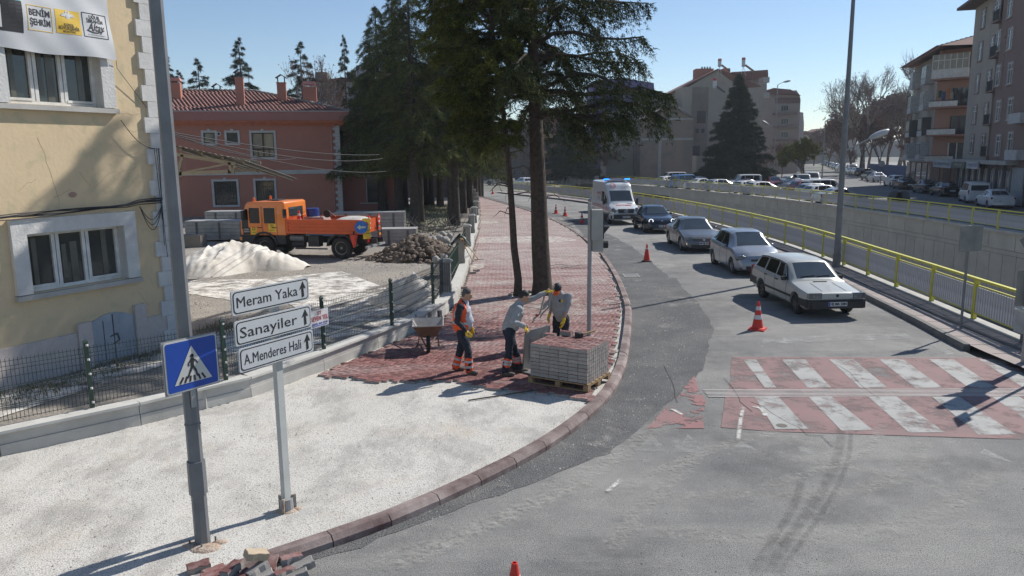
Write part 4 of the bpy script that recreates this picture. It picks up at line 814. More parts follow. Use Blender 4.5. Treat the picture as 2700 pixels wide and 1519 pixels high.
b = G(2702, 955, .14); ms = thing('signal_mast', 'signal mast with sign backs at the right edge of the view by the crossing', 'traffic light', (*b, .14)); Ym = b[1]
MB().tube([(0, 0, -.02), (0, 0, 3.3)], .075, 12).build('pole', galvl, ms)
sbm = MC['sign_back_grey']
MB().box((.12, -.1, 2.7), (.3, .28, .95)).build('housing', hm, ms); MB().box((.12, .1, 1.95), (.28, .26, .62)).build('housing', hm, ms)
MB(Matrix.Translation((-.05, .1, 1.55)) @ UP).prism(rrect(.45, .75, .04), 0, .01).build('sign_back', sbm, ms); MB(Matrix.Translation((-.0, .12, 2.25)) @ UP).prism([(-.3, .3), (-.22, .36), (.3, .36), (.3, -.1), (.1, -.3)], 0, .01).build('sign_back', sbm, ms)
b2 = G(2712, 990, .14); m2 = thing('sign_post', 'slim sign post beyond the right edge that shades the crossing', 'road sign', (b2[0] + .15, b2[1], .14)); MB().tube([(0, 0, 0), (0, 0, 3.0)], .035, 8).build('post', galv, m2); MB().box((0, 0, 2.8), (.45, .02, .45), rz=1.2).build('sign_back', sbm, m2)
b3 = G(2688, 905, .14); cbx = thing('control_cabinet', 'small pale grey control cabinet fixed low at the railing end', 'cabinet', (b3[0], b3[1], .14)); MB().box((.1, 0, .5), (.34, .3, .5)).build('body', mat('cabinet_grey', (.42, .43, .43), .5), cbx); MB().box((.1, 0, .77), (.38, .34, .04)).build('lid', sw_, cbx); MB().box((.1, .0, .14), (.12, .12, .28)).build('foot', galv, cbx)
b = G(-2, 1560, .08); e = thing('bollard_pole', 'smooth grey tubular pole cut by the lower left picture edge', 'pole', (b[0] - .12, b[1] - .02, .08)); MB().tube([(0, 0, 0), (0, 0, 1.02)], .075, 16).build('tube', galvl, e)
def far_lamp(px, pyb, pyt, heads, lab, zb=0, Y=None):
 b = G(px, pyb, zb) if Y is None else (AT(px, pyb, Y).x, Y); t = thing('street_lamp', lab, 'street lamp', (*b, zb)); q = lambda x, y: AT(x, y, b[1]) - Vector((b[0], b[1], zb)); tz = q(px, pyt).z
 MB().tube([(0, 0, 0), (0, 0, tz)], [.11, .06], 8).build('pole', galvl, t)
 for (x0, y0, x1, y1, x2, y2) in heads: MB().tube([(0, 0, q(x0, y0).z), q(x1, y1)], .04, 6).build('arm', galvl, t); lamp_head(t, q(x1, y1), q(x2, y2), MC['lamp_shell'], 1.3)
far_lamp(2038, 484, 224, [(2043, 224, 2064, 217, 2086, 212), (2040, 340, 2028, 330, 2008, 317)], 'double headed grey street lamp in front of the dark fir', .1)
far_lamp(1623, 476, 330, [], 'plain thin grey pole rising behind the ambulance', .1)
far_lamp(2167, 470, 320, [(2167, 320, 2185, 315, 2200, 312)], 'far single arm street lamp beyond the green tree', 0, 105)
far_lamp(1722, 470, 425, [], 'short pale pole in front of the brick gable', 0)
# ================================================================== TREES
def leafmat(name, c1, c2, c3, scale=1.2):
 m = bpy.data.materials.new(name); m.use_nodes = True; t = m.node_tree; b = t.nodes['Principled BSDF']; L = t.links
 g = nd(t, 'NewGeometry'); n = nd(t, 'TexNoise'); n.inputs['Scale'].default_value = scale; n.inputs['Detail'].default_value = 3; L.new(g.outputs['Position'], n.inputs['Vector'])
 ad = nd(t, 'Math'); ad.operation = 'MULTIPLY_ADD'; ad.inputs[1].default_value = .5; L.new(g.outputs['Random Per Island'], ad.inputs[0]); L.new(n.outputs['Fac'], ad.inputs[2])
 r = nd(t, 'ValToRGB'); e = r.color_ramp.elements; e[0].position = .45; e[0].color = (*c1, 1); e[1].position = 1.0; e[1].color = (*c3, 1); k = e.new(.72); k.color = (*c2, 1)
 L.new(ad.outputs[0], r.inputs[0]); L.new(r.outputs[0], b.inputs['Base Color']); b.inputs['Roughness'].default_value = .85; b.inputs['Specular IOR Level'].default_value = .08
 return m
fol_dark = leafmat('foliage_cedar', (.03, .044, .015), (.065, .085, .028), (.15, .155, .045))
fol_near = leafmat('foliage_near_cedar', (.022, .031, .013), (.045, .059, .023), (.09, .10, .036))
fol_jun = leafmat('foliage_juniper', (.03, .043, .010), (.07, .086, .019), (.15, .155, .035))
fol_fir = leafmat('foliage_fir', (.020, .029, .018), (.040, .054, .030), (.07, .08, .045))
fol_wil = leafmat('foliage_willow', (.10, .10, .02), (.17, .165, .045), (.24, .22, .08))
fol_dry = leafmat('foliage_dry', (.13, .08, .06), (.22, .14, .11), (.30, .2, .16))
bark = mat('bark_conifer', (.085, .065, .05), .95, c2=(.035, .027, .022), scale=9, bump=1.0, bscale=22)
barkg = mat('bark_grey', (.20, .18, .155), .9, c2=(.11, .095, .08), scale=3, bump=.4)
barkp = mat('bark_plane', (.30, .27, .24), .9, c2=(.14, .12, .10), scale=1.5)
def unit(a): return a / np.maximum(np.linalg.norm(a, axis=-1, keepdims=True), 1e-6)
def blades(P, D, k, length, width, spread, rs, grav=0.25):
 """P,D (n,3) -> k thin triangles each"""
 n = len(P); P = np.repeat(P, k, 0); D = np.repeat(D, k, 0)
 d = unit(D + rs.normal(0, spread, (n * k, 3)) - np.array([0, 0, grav])); L = (length * rs.uniform(.6, 1.25, (n * k, 1)))
 s = unit(np.cross(d, rs.normal(0, 1, (n * k, 3)))) * width * rs.uniform(.6, 1.3, (n * k, 1)) * .5
 c = P + rs.normal(0, length * .22, (n * k, 3)); V = np.stack([c - s, c + s, c + d * L], 1).reshape(-1, 3)
 return V
def tri_mesh(name, V, m, parent): return rawmesh(name, V, np.arange(len(V)).reshape(-1, 3), m, parent)
def conifer(label, loc, H, z0, Rm, tr=.25, shape=None, seed=1, nl=130, blade=(.24, .035), dens=1.0, droop=.35, rise=.15, fol=None, name='conifer', group=None, side=1.0, skip=None, lean=(0, 0), hang=0., k=4, cat='tree', lens=None, trunkpts=None, stubs=0):
 rs = np.random.RandomState(seed); shape = shape or (lambda t: (1 - t) ** .75 * .95 + .05)
 root = thing(name, label, cat, loc, 0, group)
 tb = MB(); tp = trunkpts or [(lean[0] * t, lean[1] * t, -.15 + (H + .1) * t) for t in np.linspace(0, 1, 9)]
 tx = lambda z: Vector((interp([(p[2], p[0]) for p in tp], z), interp([(p[2], p[1]) for p in tp], z), z))
 tb.tube([tuple(p) for p in tp], [max(.02, tr * (1.18 if i == 0 else 1) * (1 - .93 * (p[2] / H))) for i, p in enumerate(tp)], 12)
 tb.build('trunk', bark, root, smooth=True, sharp=60)
 lb = MB(); PP = []; DD = []
 for i in range(nl):
  t = (i + rs.rand()) / nl; t = t ** 1.08; z = z0 + (H - z0) * t; a = rs.rand() * 2 * math.pi;
  if skip and skip(z, a): continue
  L = Rm * shape(t) * rs.uniform(.72, 1.12); o = tx(z); ca, sa = math.cos(a), math.sin(a)
  if lens: L *= lens(z, a)
  pts = [Vector((o.x + ca * L * u, o.y + sa * L * u, z + L * (rise * u - droop * u * u) + .04 * L * math.sin(7 * u + i))) for u in np.linspace(0, 1, 6)]
  if L > .5: lb.tube(pts, [max(.008, .018 * L * (1 - .85 * u)) + .006 for u in np.linspace(0, 1, 6)], 4, cap=False)
  nb = max(5, int(L * 7.5 * dens)); us = rs.uniform(.12 if L < 2 else .18, 1, nb)
  pa = np.array([list(p) for p in pts]); idx = us * 5; i0 = np.minimum(idx.astype(int), 4); fr_ = (idx - i0)[:, None]; base = pa[i0] * (1 - fr_) + pa[i0 + 1] * fr_
  tang = unit(pa[i0 + 1] - pa[i0]); sgn = np.where(rs.rand(nb) < .5, -1, 1)[:, None]; sd_ = np.array([-sa, ca, 0]) * sgn
  bl = ((.30 * L * (1 - us) ** .7 + .18 + .12 * L ** .5) * rs.uniform(.6, 1.15, nb) * side)[:, None]
  bd = unit(tang * .75 + sd_ * .8 + np.array([0, 0, -hang]) + rs.normal(0, .12, (nb, 3)))
  nt_ = 6
  for q in range(nt_):
   u = (q + .5) / nt_; PP.append(base + bd * bl * u + np.array([0, 0, -1.]) * bl * (.22 + hang * .5) * u * u); DD.append(bd)
 V = blades(np.concatenate(PP), np.concatenate(DD), k, blade[0], blade[1], .55, rs, .22)
 if stubs:
  for i in range(stubs):
   z = rs.uniform(2.5, z0 + .8); a = rs.rand() * 6.28; o = tx(z); L = rs.uniform(.3, 1.2); lb.tube([o, o + Vector((math.cos(a) * L * .6, math.sin(a) * L * .6, .1)), o + Vector((math.cos(a) * L, math.sin(a) * L, -.15))], [.02, .014, .004], 4, cap=False)
 l = lb.build('limbs', bark, root); l['kind'] = 'stuff'
 tri_mesh('crown', V, fol or fol_dark, root)['kind'] = 'stuff'
 return root
def retag(o, label, group=None):
 o['label'] = label
 if group: o['group'] = group
 return o
b = G(1430, 772, .12)
def cskip(z, a):
 right = math.cos(a) > .3
 return (right and 7.75 < z < 8.7) or (math.cos(a) < -.3 and z < 7 and (int(z * 10) % 3))
near = conifer('tall cedar with the thickest trunk rising from the red pavers', (*b, .12), 15.5, 5.4, 4.6, .31, lambda t: .95 if t < .55 else 1.9 * (1 - t) + .1, 5, 100, (.14, .027), 2.3, .26, .20, fol_near, 'cedar_tree', None, 1.0, cskip, (.0, 0), .7, 7, lens=lambda z, a: (1.0 if math.cos(a) > -.2 else .62), trunkpts=[(0, 0, -.1), (.0, 0, .4), (-.06, 0, 1.5), (-.1, 0, 3), (-.16, 0, 4.6), (-.22, 0, 6.4), (-.28, 0, 9), (-.3, 0, 12), (-.3, 0, 15.5)], stubs=10)
b = G(1365, 777, .12)
conifer('slender leaning tree with yellowish drooping foliage beside the big cedar', (*b, .12), 12.5, 4.5, 2.25, .125, lambda t: math.sin(math.pi * (.22 + .74 * t)), 8, 130, (.11, .026), 3.0, .25, .35, fol_jun, 'juniper_tree', None, 1.1, lambda z, a: z < 6 and math.cos(a) > .5, (0, 0), .25, 7, trunkpts=[(0, 0, -.1), (.02, 0, .5), (-.1, 0, 1.5), (-.15, 0, 2.6), (-.22, 0, 3.8), (-.32, 0, 5), (-.55, 0, 7), (-.9, .1, 10), (-1.1, .1, 12.5)], stubs=14, lens=lambda z, a: 1.0 if math.cos(a) < 0 else .6)
hb = MB(); rs = np.random.RandomState(3);
A = conifer('tall dark cedar with layered branches, leftmost of the garden row', (*G(1053, 561, .05), .05), 17.5, 4.3, 4.7, .36, lambda t: (1 - t) ** .8, 21, 140, (.27, .04), 1.1, .42, .18, fol_dark, 'cedar_tree', 'cedars of the garden grove', 1.1, None, (0, 0), .3, 4)
Bt = conifer('broad cedar with drooping yellow tipped sprays in the garden grove', (*G(1095, 602, .05), .05), 15.5, 4.6, 3.4, .30, lambda t: (1 - t) ** .7, 22, 115, (.24, .036), 1.2, .5, .2, fol_dark, 'cedar_tree', 'cedars of the garden grove', 1.15, None, (0, 0), .35, 4)
Ct = conifer('straight trunked cedar with a dense crown standing among the garden trees', (*G(1204, 594, .05), .05), 17, 5.0, 3.2, .24, lambda t: (1 - t) ** .65, 23, 110, (.24, .036), 1.2, .45, .2, leafmat('foliage_grove', (.032, .046, .013), (.07, .09, .024), (.17, .17, .04)), 'cedar_tree', 'cedars of the garden grove', 1.15, None, (0, 0), .3, 4)
lab = ['second trunk from the red building in the garden grove', 'trunk standing just behind the dirt heap in the grove', 'slim cedar right against the garden fence', 'cedar close to the garden fence pillar row', 'far cedar of the grove next to the footway', 'cedar in the shade deep in the grove', 'thin cedar at the back of the grove', 'rear cedar beside the garden fence', 'last cedar of the row along the fence', 'dark cedar behind the red building corner', 'cedar between the two thick foreground trunks of the grove', 'distant cedar at the end of the footway']
sp = [(Ct, (1111, 586), .95, 1), (Bt, (1161, 544), 1.05, 2), (Ct, (1190, 594), 1.0, 3), (A, (1221, 562), .9, 4), (Bt, (1240, 548), 1.0, 5), (A, (1010, 557), 1.0, 2.2), (Ct, (1124, 540), .95, 4), (Bt, (1138, 540), .9, 1.2), (Ct, (1256, 536), .9, .5), (Bt, (985, 545), .92, 3.3), (Ct, (1070, 548), 1.0, 5.2), (A, (1262, 520), .8, 2.6)]
for (src, px, s, rz), l in zip(sp, lab):
 c = copy_tree(src); p = G(*px, .05); c.location = (p[0], p[1], .05); c.scale = (s, s, s * (.74 if 1105 < px[0] < 1170 else .92)); c.rotation_euler.z = rz; retag(c, l)
S1 = conifer('cedar spire behind the left end of the red roof', (0, 0, 0), 16, 3, 5.6, .3, lambda t: (1 - t) ** .95, 31, 66, (.34, .05), 1.3, .2, .10, fol_fir, 'cedar_tree', 'cedar spires behind the red building', .75, None, (0, 0), .1, 4)
for i, (px, py, s, l, rz) in enumerate([(520, 155, .86, 'short bushy cedar spire behind the left slope of the red roof', 0), (628, 100, 1.0, 'tallest open cedar spire behind the red roof ridge', 1.5), (790, 110, .98, 'cedar spire between the two right chimneys', 3), (905, 92, 1.02, 'narrow cedar spire right of the last chimney', 4.4), (438, 150, .88, 'cedar partly hidden by the lamp post and the yellow house', 2.4), (470, 185, .8, 'small drooping cedar top above the left chimney', 5)]):
 c = S1 if i == 0 else copy_tree(S1); q = AT(px, py, 80 + 3 * i); c.location = (q.x, q.y, q.z - 16 * s); c.scale = ((.8 if i == 3 else 1) * s * .9, s * .9, s); c.rotation_euler.z = rz; retag(c, l)
 if i == 3: c.scale = (.55, .55, s)
c = copy_tree(Ct); q = AT(1195, -15, 62); c.location = (q.x, q.y, 0); c.scale = (.85, .85, q.z / 17); retag(c, 'cedar spire rising behind the grove between the two big crowns')
b = G(1938, 488, 0); hh = AT(1950, 198, b[1]).z
conifer('big dark conical fir behind the far railing', (*b, 0), hh, .9, 5.4, .3, lambda t: (1 - t) ** .85, 41, 200, (.42, .075), 1.5, .1, .12, fol_fir, 'fir_tree', None, 1.0, None, (0, 0), .1, 4)
b = G(1500, 484, 0); conifer('dark rounded conifer behind the left end of the underpass', (b[0] + .5, b[1], 0), 10.5, 1.2, 5.0, .3, lambda t: (1 - t) ** .5, 42, 120, (.5, .09), 1.2, .2, .1, fol_fir, 'fir_tree')
def bare(label, loc, H, seed=1, spread=.5, bk=None, name='bare_tree', group=None, leaf=None, nleaf=0, depth=6, r0=.22, upb=.25, leafsize=(.2, .12), fork=.28):
 rs = random.Random(seed); root = thing(name, label, 'tree', loc, 0, group); tm = MB(); cm = MB(); tips = []
 def rec(p, d, L, r, dep):
  mb = tm if dep >= depth - 1 else cm; n = 3 if dep > 2 else 2; pts = [p]; q = p.copy(); dd = d.copy()
  for i in range(n): dd = (dd + Vector((rs.uniform(-.13, .13), rs.uniform(-.13, .13), rs.uniform(-.03, .1)))).normalized(); q = q + dd * L / n; pts.append(q.copy())
  mb.tube(pts, [max(r * (1 - .35 * i / n), .012) for i in range(n + 1)], 5 if dep > 3 else 3, cap=False)
  if dep == 0: tips.append((q, dd)); return
  nb = 3 if dep > 1 else 4
  for k in range(nb):
   a = rs.uniform(0, 6.28); s = spread * rs.uniform(.6, 1.25); u = dd.cross(Vector((math.cos(a), math.sin(a), .3))).normalized(); nd_ = (dd * math.cos(s) + u * math.sin(s) + Vector((0, 0, upb))).normalized()
   st = pts[-1] if k < 2 else pts[-2 if n > 1 else -1]; rec(st.copy(), nd_, L * rs.uniform(.62, .86), r * .62, dep - 1)
   if dep < depth - 2: tips.append((st.copy(), nd_))
 rec(Vector((0, 0, -.1)), Vector((0, 0, 1)), H * fork, r0, depth)
 mb_ = bk or barkg; tm.build('trunk', mb_, root); c = cm.build('crown', mb_, root); c['kind'] = 'stuff'
 if leaf:
  r2 = np.random.RandomState(seed); P = np.array([list(t[0]) for t in tips]); D = np.array([list(t[1]) for t in tips]); kk = max(1, nleaf // len(P)); V = blades(P, D, kk, leafsize[0], leafsize[1], .9, r2, .1); tri_mesh('leaves', V, leaf, root)['kind'] = 'stuff'
 return root
b = G(2118, 493, 0); bare('low spreading tree in fresh yellow green leaf beyond the far railing', (b[0], b[1], 0), 7.0, 4, .68, barkg, 'willow_tree', None, fol_wil, 60000, 6, .2, .06, (.22, .06), .30)
b = (38.5, 150.0); q = AT(2370, 462, 150); bare('huge bare plane tree with pale forked limbs rising above the street', (q.x, q.y, 0), 26, 9, .5, barkp, 'plane_tree', None, fol_dry, 5000, 7, .5, .22, (.16, .12), .23)
q = AT(2275, 462, 150); bare('second bare plane tree left of the huge one by the street', (q.x, q.y, 0), 24, 12, .5, barkp, 'plane_tree', None, fol_dry, 4000, 7, .4, .15, (.18, .12), .23)
T1 = bare('bare brown tree in front of the brick gable', (*G(1690, 476, 0), 0), 9.5, 15, .62, mat('bark_brown', (.17, .12, .10), .9), 'bare_tree', 'bare brown trees round the car park', fol_dry, 9000, 6, .14, .1, (.20, .11), .27)
for i, (x, y, s, l) in enumerate([(1600, 478, .9, 'bare brown tree right behind the ambulance roof'), (1560, 480, .85, 'bare brown tree beside the dark rounded conifer'), (1640, 474, 1.05, 'bare brown tree between the pale pole and the brick gable'), (1765, 470, .6, 'small dry tree at the foot of the brick gable'), (2010, 482, .55, 'small budding tree right of the conical fir'), (2060, 470, .75, 'thin bare tree left of the yellow green tree'), (2215, 462, .8, 'bare tree right of the yellow green tree')]):
 c = copy_tree(T1); p = G(x, y, 0); c.location = (p[0], p[1], 0); c.scale = (s, s, s); c.rotation_euler.z = i * 1.3; retag(c, l)
F1 = bare('brown bare tree of the far avenue', (0, 0, 0), 15, 18, .55, mat('bark_far', (.11, .085, .07), .9), 'bare_tree', 'brown bare trees lining the far avenue', fol_dry, 12000, 6, .25, .12, (.3, .2), .25)
far = [(2255, 300, 175), (2300, 285, 185), (2350, 270, 178), (2400, 275, 165), (2440, 290, 150), (2470, 300, 138), (2225, 330, 200), (2190, 345, 230), (2275, 320, 150), (2330, 330, 150), (2420, 340, 128), (2150, 355, 260), (2500, 330, 125)]
for i, (x, y, Y) in enumerate(far):
 c = F1 if i == 0 else copy_tree(F1); q = AT(x, y, Y); s = q.z / 10.5; c.location = (q.x, Y, 0); c.scale = (s, s, s); c.rotation_euler.z = i * 2.1; retag(c, 'brown bare tree in the massed row along the far avenue, %s in the row' % ORD[i])
q = AT(860, 170, 84); bare('pale bare tree between the last chimney and the spires', (q.x, 84, 0), 15, 25, .35, barkp, 'bare_tree', None, fol_dry, 1500, 6, .16, .3, (.2, .15), .27)
c = bare('bare tree poking up behind the twin roof tanks', (AT(1945, 160, 150).x, 150, 0), 21, 27, .4, MC['bark_far'], 'bare_tree', None, None, 0, 6, .2, .3, (.2, .1), .27)
sh = MB(); rr = random.Random(9)
for i in range(46):
 x = rr.uniform(-1.2, .9); z = rr.uniform(4.2, 7.2); P = [Vector((x, 24.0 + rr.uniform(-.4, .4), z))]
 for k in range(6): P.append(P[-1] + Vector((rr.uniform(-.14, .14), rr.uniform(-.05, .05), -rr.uniform(.08, .3))))
 sh.tube(P, .006, 3, cap=False)
s = tag(sh.build('creeper_shoots', mat('dry_shoot', (.16, .13, .08), .9)), 'tangle of thin dry creeper shoots hanging between the two near trunks', 'creeper', kind='stuff')
def scatter(name, label, cat, poly, n, hgt, w, m, seed, z=.05):
 rs = np.random.RandomState(seed); xs = [p[0] for p in poly]; ys = [p[1] for p in poly]; P = np.stack([rs.uniform(min(xs), max(xs), n), rs.uniform(min(ys), max(ys), n)], 1); keep = []
 ins = np.zeros(n, bool); m_ = len(poly)
 for i in range(m_):
  x1, y1 = poly[i]; x2, y2 = poly[(i + 1) % m_]
  if y1 == y2: continue
  ins ^= ((y1 > P[:, 1]) != (y2 > P[:, 1])) & (P[:, 0] < (x2 - x1) * (P[:, 1] - y1) / (y2 - y1) + x1)
 P = P[ins]; B = np.concatenate([P, np.full((len(P), 1), z)], 1); V = blades(B, np.tile([[0, 0, 1.]], (len(B), 1)), 1, hgt, w, .45, rs, 0); o = tri_mesh(name, V, m, None); return tag(o, label, cat, kind='stuff')
gpoly = [G(960, 600), G(1180, 600), G(1230, 540), G(1000, 535)]
scatter('grass', 'bright green grass patches under the garden cedars', 'grass', [(-10, 46), (-4.2, 44), (-4.5, 70), (-13, 72)], 16000, .13, .05, grassm, 3)
scatter('grass', 'dry grass and weeds along the foot of the yellow house', 'grass', [YP.P(-.5, 0, .35).to_2d(), YP.P(4.2, 0, .1).to_2d(), YP.P(4.6, 0, .45).to_2d(), YP.P(2, 0, 1.0).to_2d(), YP.P(-.5, 0, 1.5).to_2d()], 3800, .13, .016, leafmat('weeds', (.03, .05, .012), (.09, .10, .03), (.22, .18, .09), 1.5), 5, .06)
scatter('grass', 'tuft of dry straw at the corner of the yellow house', 'grass', [(-8.2, 19.0), (-7.2, 19.3), (-7.0, 20.0), (-8.0, 19.9)], 900, .2, .015, mat('straw', (.24, .18, .10), .9), 6, .06)
br = MB(); rr = random.Random(12); bp = thing('brush_pile', 'tangle of cut grey branches lying under the garden cedars', 'branches', (*G(1155, 618, .05), .05))
for i in range(16):
 a = rr.uniform(-.6, 3.6); L = rr.uniform(.8, 2.0); p = Vector((rr.uniform(-1.5, .4), rr.uniform(-1.0, 2.0), rr.uniform(.1, .5))); m = MB(); P = [p]; d = Vector((math.cos(a), math.sin(a) * .5, rr.uniform(.0, .5))).normalized()
 for k in range(5): d = (d + Vector((rr.uniform(-.3, .3), rr.uniform(-.3, .3), rr.uniform(-.3, .2)))).normalized(); P.append(P[-1] + d * L / 5)
 m.tube(P, [.05, .042, .034, .026, .018, .01], 6)
 for k in (2, 3, 4): q = P[k] + Vector((rr.uniform(-.6, .6), rr.uniform(-.3, .3), rr.uniform(.1, .6))); m.tube([P[k], (P[k] + q) / 2 + Vector((.05, 0, .08)), q], [.02, .013, .006], 4)
 m.build('branch', barkg, bp)
# ================================================================== VEHICLES
tyre = mat('tyre', (.022, .022, .022), .85); rimm = mat('rim_alloy', (.30, .30, .31), .35, metal=.7, var=.08); rimd = mat('rim_steel', (.10, .10, .10), .5, metal=.4)
cgl = mat('car_glass', (.03, .042, .048), .04, c2=(.05, .062, .068), scale=1.5, spec=1.0); cgls = mat('car_glass_side', (.010, .012, .013), .07, spec=.7)
blk = mat('black_plastic', (.022, .022, .024), .55); lampg = mat('headlamp_glass', (.22, .23, .24), .08, c2=(.08, .085, .09), scale=14, spec=.9); tailr = mat('tail_lamp', (.28, .01, .01), .25); chrome = mat('chrome', (.55, .55, .56), .15, metal=1., var=.05)
plw = mat('plate_white', (.62, .62, .62), .5, var=.03); plb = mat('plate_blue', (.01, .05, .4), .5); amber = mat('amber_lamp', (.8, .25, .03), .3); lit = mat('lit_lamp', (1.0, .75, .45), .3, emit=3.0)
def paint(n, c, metal=.0, rough=.28): return mat('paint_' + n, c, rough, var=.05, scale=.8, metal=metal, coat=.5, spec=.5)
class Car:
 def __init__(s, sp):
  s.sp = sp; s.L = sp['L']; s.W = sp['W']; s.prof = sp['prof']; s.belt = sp['belt']; s.z0 = sp.get('z0', .2); s.tf = sp.get('tf', .16); s.tr = sp.get('tr', .12); s.roofw = sp.get('roofw', .76); s.bul = sp.get('bul', 1.0)
 def w(s, x):
  a = max(0, (.55 - x) / .55); b = max(0, (x - (s.L - .6)) / .6); return s.W / 2 * (1 - s.tf * a ** 2.2 - s.tr * b ** 2.2)
 def sec(s, x):
  zt = interp(s.prof, x); zb = min(interp(s.belt, x), zt - .05); w = s.w(x); t = max(0, min(1, (zt - zb) / .40)); wr = w * (.90 + (s.roofw - .90) * t); z0 = s.z0 + .08 * max(0, (.3 - x) / .3) + .1 * max(0, (x - s.L + .4) / .4)
  z0 = min(z0, zb - .15); mid = z0 + (zb - z0) * .45
  return [(0, z0), (w * .88, z0), (w * .975, z0 + .07), (w * s.bul, mid), (w * .985, zb - .08), (w * .95, zb), (w * .935, zb + .012), (wr, max(zt - .07, zb + .02)), (max(wr - .09, wr * .8), zt - .012), (wr * .5, zt + .006), (0, zt + .012)]
 def pt(s, x, y, z): return (s.L / 2 - x, y, z)
 def side(s, x, v, sg, o=.006):
  q = s.sec(x); a, b = q[6], q[7]; y = a[0] + (b[0] - a[0]) * v; z = a[1] + (b[1] - a[1]) * v; return s.pt(x, sg * (y + o), z + o * .3)
 def top(s, x, u, o=.006):
  q = s.sec(x)[8:]; y = abs(u) * q[0][0]; z = interp([(a[0], a[1]) for a in q[::-1]], y); e = .03; dz = (interp(s.prof, x + e) - interp(s.prof, x - e)) / (2 * e); n = Vector((dz, 0, 1)).normalized(); p = Vector(s.pt(x, math.copysign(y, u), z)); return tuple(p + n * o * 1.0)
 def body(s, name, m, root, wheels, R_):
  xs = sorted(set([round(p[0], 3) for p in s.prof] + [round(v, 3) for v in np.arange(0, s.L, .12)] + [s.L] + [.04]))
  xs2 = [xs[0]]
  for x in xs[1:]:
   if x - xs2[-1] > .018: xs2.append(x)
  vs = []; n = 11
  for x in xs2:
   q = s.sec(x); ring = [(y, z) for y, z in q] + [(-y, z) for y, z in q[-2:0:-1]]; N = len(ring); vs += [s.pt(x, y, z) for y, z in ring]
  fs = [(i * N + k, i * N + (k + 1) % N, (i + 1) * N + (k + 1) % N, (i + 1) * N + k) for i in range(len(xs2) - 1) for k in range(N)] + [tuple(range(N)), tuple((len(xs2) - 1) * N + k for k in range(N))[::-1]]
  b = MB().add(vs, fs).build(name, m, root, smooth=True, sharp=28)
  cut = MB()
  for wx in wheels:
   for sg in (-1, 1): cut.lathe([(R_ + .055, -.2), (R_ + .055, .2)], 26, Matrix.Translation((s.L / 2 - wx, sg * (s.W / 2 - .02), R_)) @ Matrix.Rotation(R(90), 4, 'X'))
  c = cut.build('cut', blk); md = b.modifiers.new('b', 'BOOLEAN'); md.object = c; md.operation = 'DIFFERENCE'; md.solver = 'EXACT'; evald(b); bpy.data.objects.remove(c)
  b.data.set_sharp_from_angle(angle=R(30)); return b
 def glass_side(s, root, quads, m=None, nm='side_window'):
  for (a, b, c, d, v0, v1) in quads:     # bottom front x, bottom rear x, top rear x, top front x
   for sg in (-1, 1):
    g = MB(); n = 6; vs = []
    for j in range(n + 1):
     t = j / n; v = v0 + (v1 - v0) * t
     for i in range(n + 1): u = i / n; xb = a + (b - a) * u; xt = d + (c - d) * u; vs.append(s.side(xb + (xt - xb) * t, v, sg))
    g.add(vs, [(j * (n + 1) + i, j * (n + 1) + i + 1, (j + 1) * (n + 1) + i + 1, (j + 1) * (n + 1) + i) for j in range(n) for i in range(n)]); g.build(nm, m or cgls, root, smooth=True, sharp=80)
 def glass_top(s, root, x0, x1, u=.94, nm='windscreen', m=None, utop=None):
  g = MB(); n = 10; vs = []
  for j in range(n + 1):
   x = x0 + (x1 - x0) * j / n; uu = u + ((utop or u) - u) * j / n
   for i in range(n + 1): vs.append(s.top(x, (-1 + 2 * i / n) * uu))
  g.add(vs, [(j * (n + 1) + i, j * (n + 1) + i + 1, (j + 1) * (n + 1) + i + 1, (j + 1) * (n + 1) + i) for j in range(n) for i in range(n)]); return g.build(nm, m or cgl, root, smooth=True, sharp=80)
WM = {}
def wheel(root, x, y, r, w=.2, rim=None, kind=0):
 sg = 1 if y > 0 else -1; key = (round(r, 3), w, sg, kind, rim.name if rim else '')
 if key not in WM:
  T = Matrix.Rotation(R(-90 * sg), 4, 'X')
  t = MB().lathe([(r * .62, -w / 2), (r * .93, -w / 2), (r, -w * .36), (r, w * .36), (r * .93, w / 2), (r * .62, w / 2), (r * .60, w * .3)], 24, T).build('tyre', tyre, None, smooth=True, sharp=50)
  q = MB(); q.lathe([(0, w * .30), (r * .12, w * .33), (r * .14, w * .25), (r * .5, w * .16), (r * .58, w * .40), (r * .64, w * .45), (r * .64, w * .1)], 24, T)
  if kind == 0:
   for k in range(5):
    a = 2 * math.pi * k / 5; q.bar(T @ Vector((.1 * r * math.cos(a), .1 * r * math.sin(a), w * .34)), T @ Vector((.6 * r * math.cos(a), .6 * r * math.sin(a), w * .40)), .11 * r + .02, .02, up=(0, 1, 0))
  rm = q.build('rim', rim or rimm, None, smooth=True, sharp=40); me = (t.data, rm.data); bpy.data.objects.remove(t); bpy.data.objects.remove(rm); WM[key] = me
 t = link('wheel', WM[key][0], root); t.location = (x, y, r); rr = link('rim', WM[key][1], t); return t
def plate(root, x, z, s, y=0, rear=False, w=.52, sy=0, tilt=0):
 sg = -1 if rear else 1; rz = R(90) if not rear else R(-90); M_ = Matrix.Translation((x, y, z)) @ Matrix.Rotation(rz, 4, 'Z') @ Matrix.Rotation(R(tilt), 4, 'X')
 p = MB(M_).box((0, 0, 0), (w, .012, .115)).build('number_plate', plw, root); MB(M_).box((-w / 2 + .025, -.008, 0), (.045, .004, .105)).build('blue_strip', plb, p)
 if s: text('plate_text', s, .105, M_ @ Matrix.Translation((.025, -.009, 0)) @ UP, ink, p, width=w * .84, bold=.004)
 return p
def mirror(root, x, y, z, m, s=1.0):
 sg = 1 if y > 0 else -1; o = MB().ell((x, y + sg * .09 * s, z), (.06 * s, .11 * s, .075 * s), 10, 8).bar((x, y - sg * .03, z - .04), (x, y + sg * .05, z - .01), .04, .03); return o.build('wing_mirror', m, root, smooth=True)
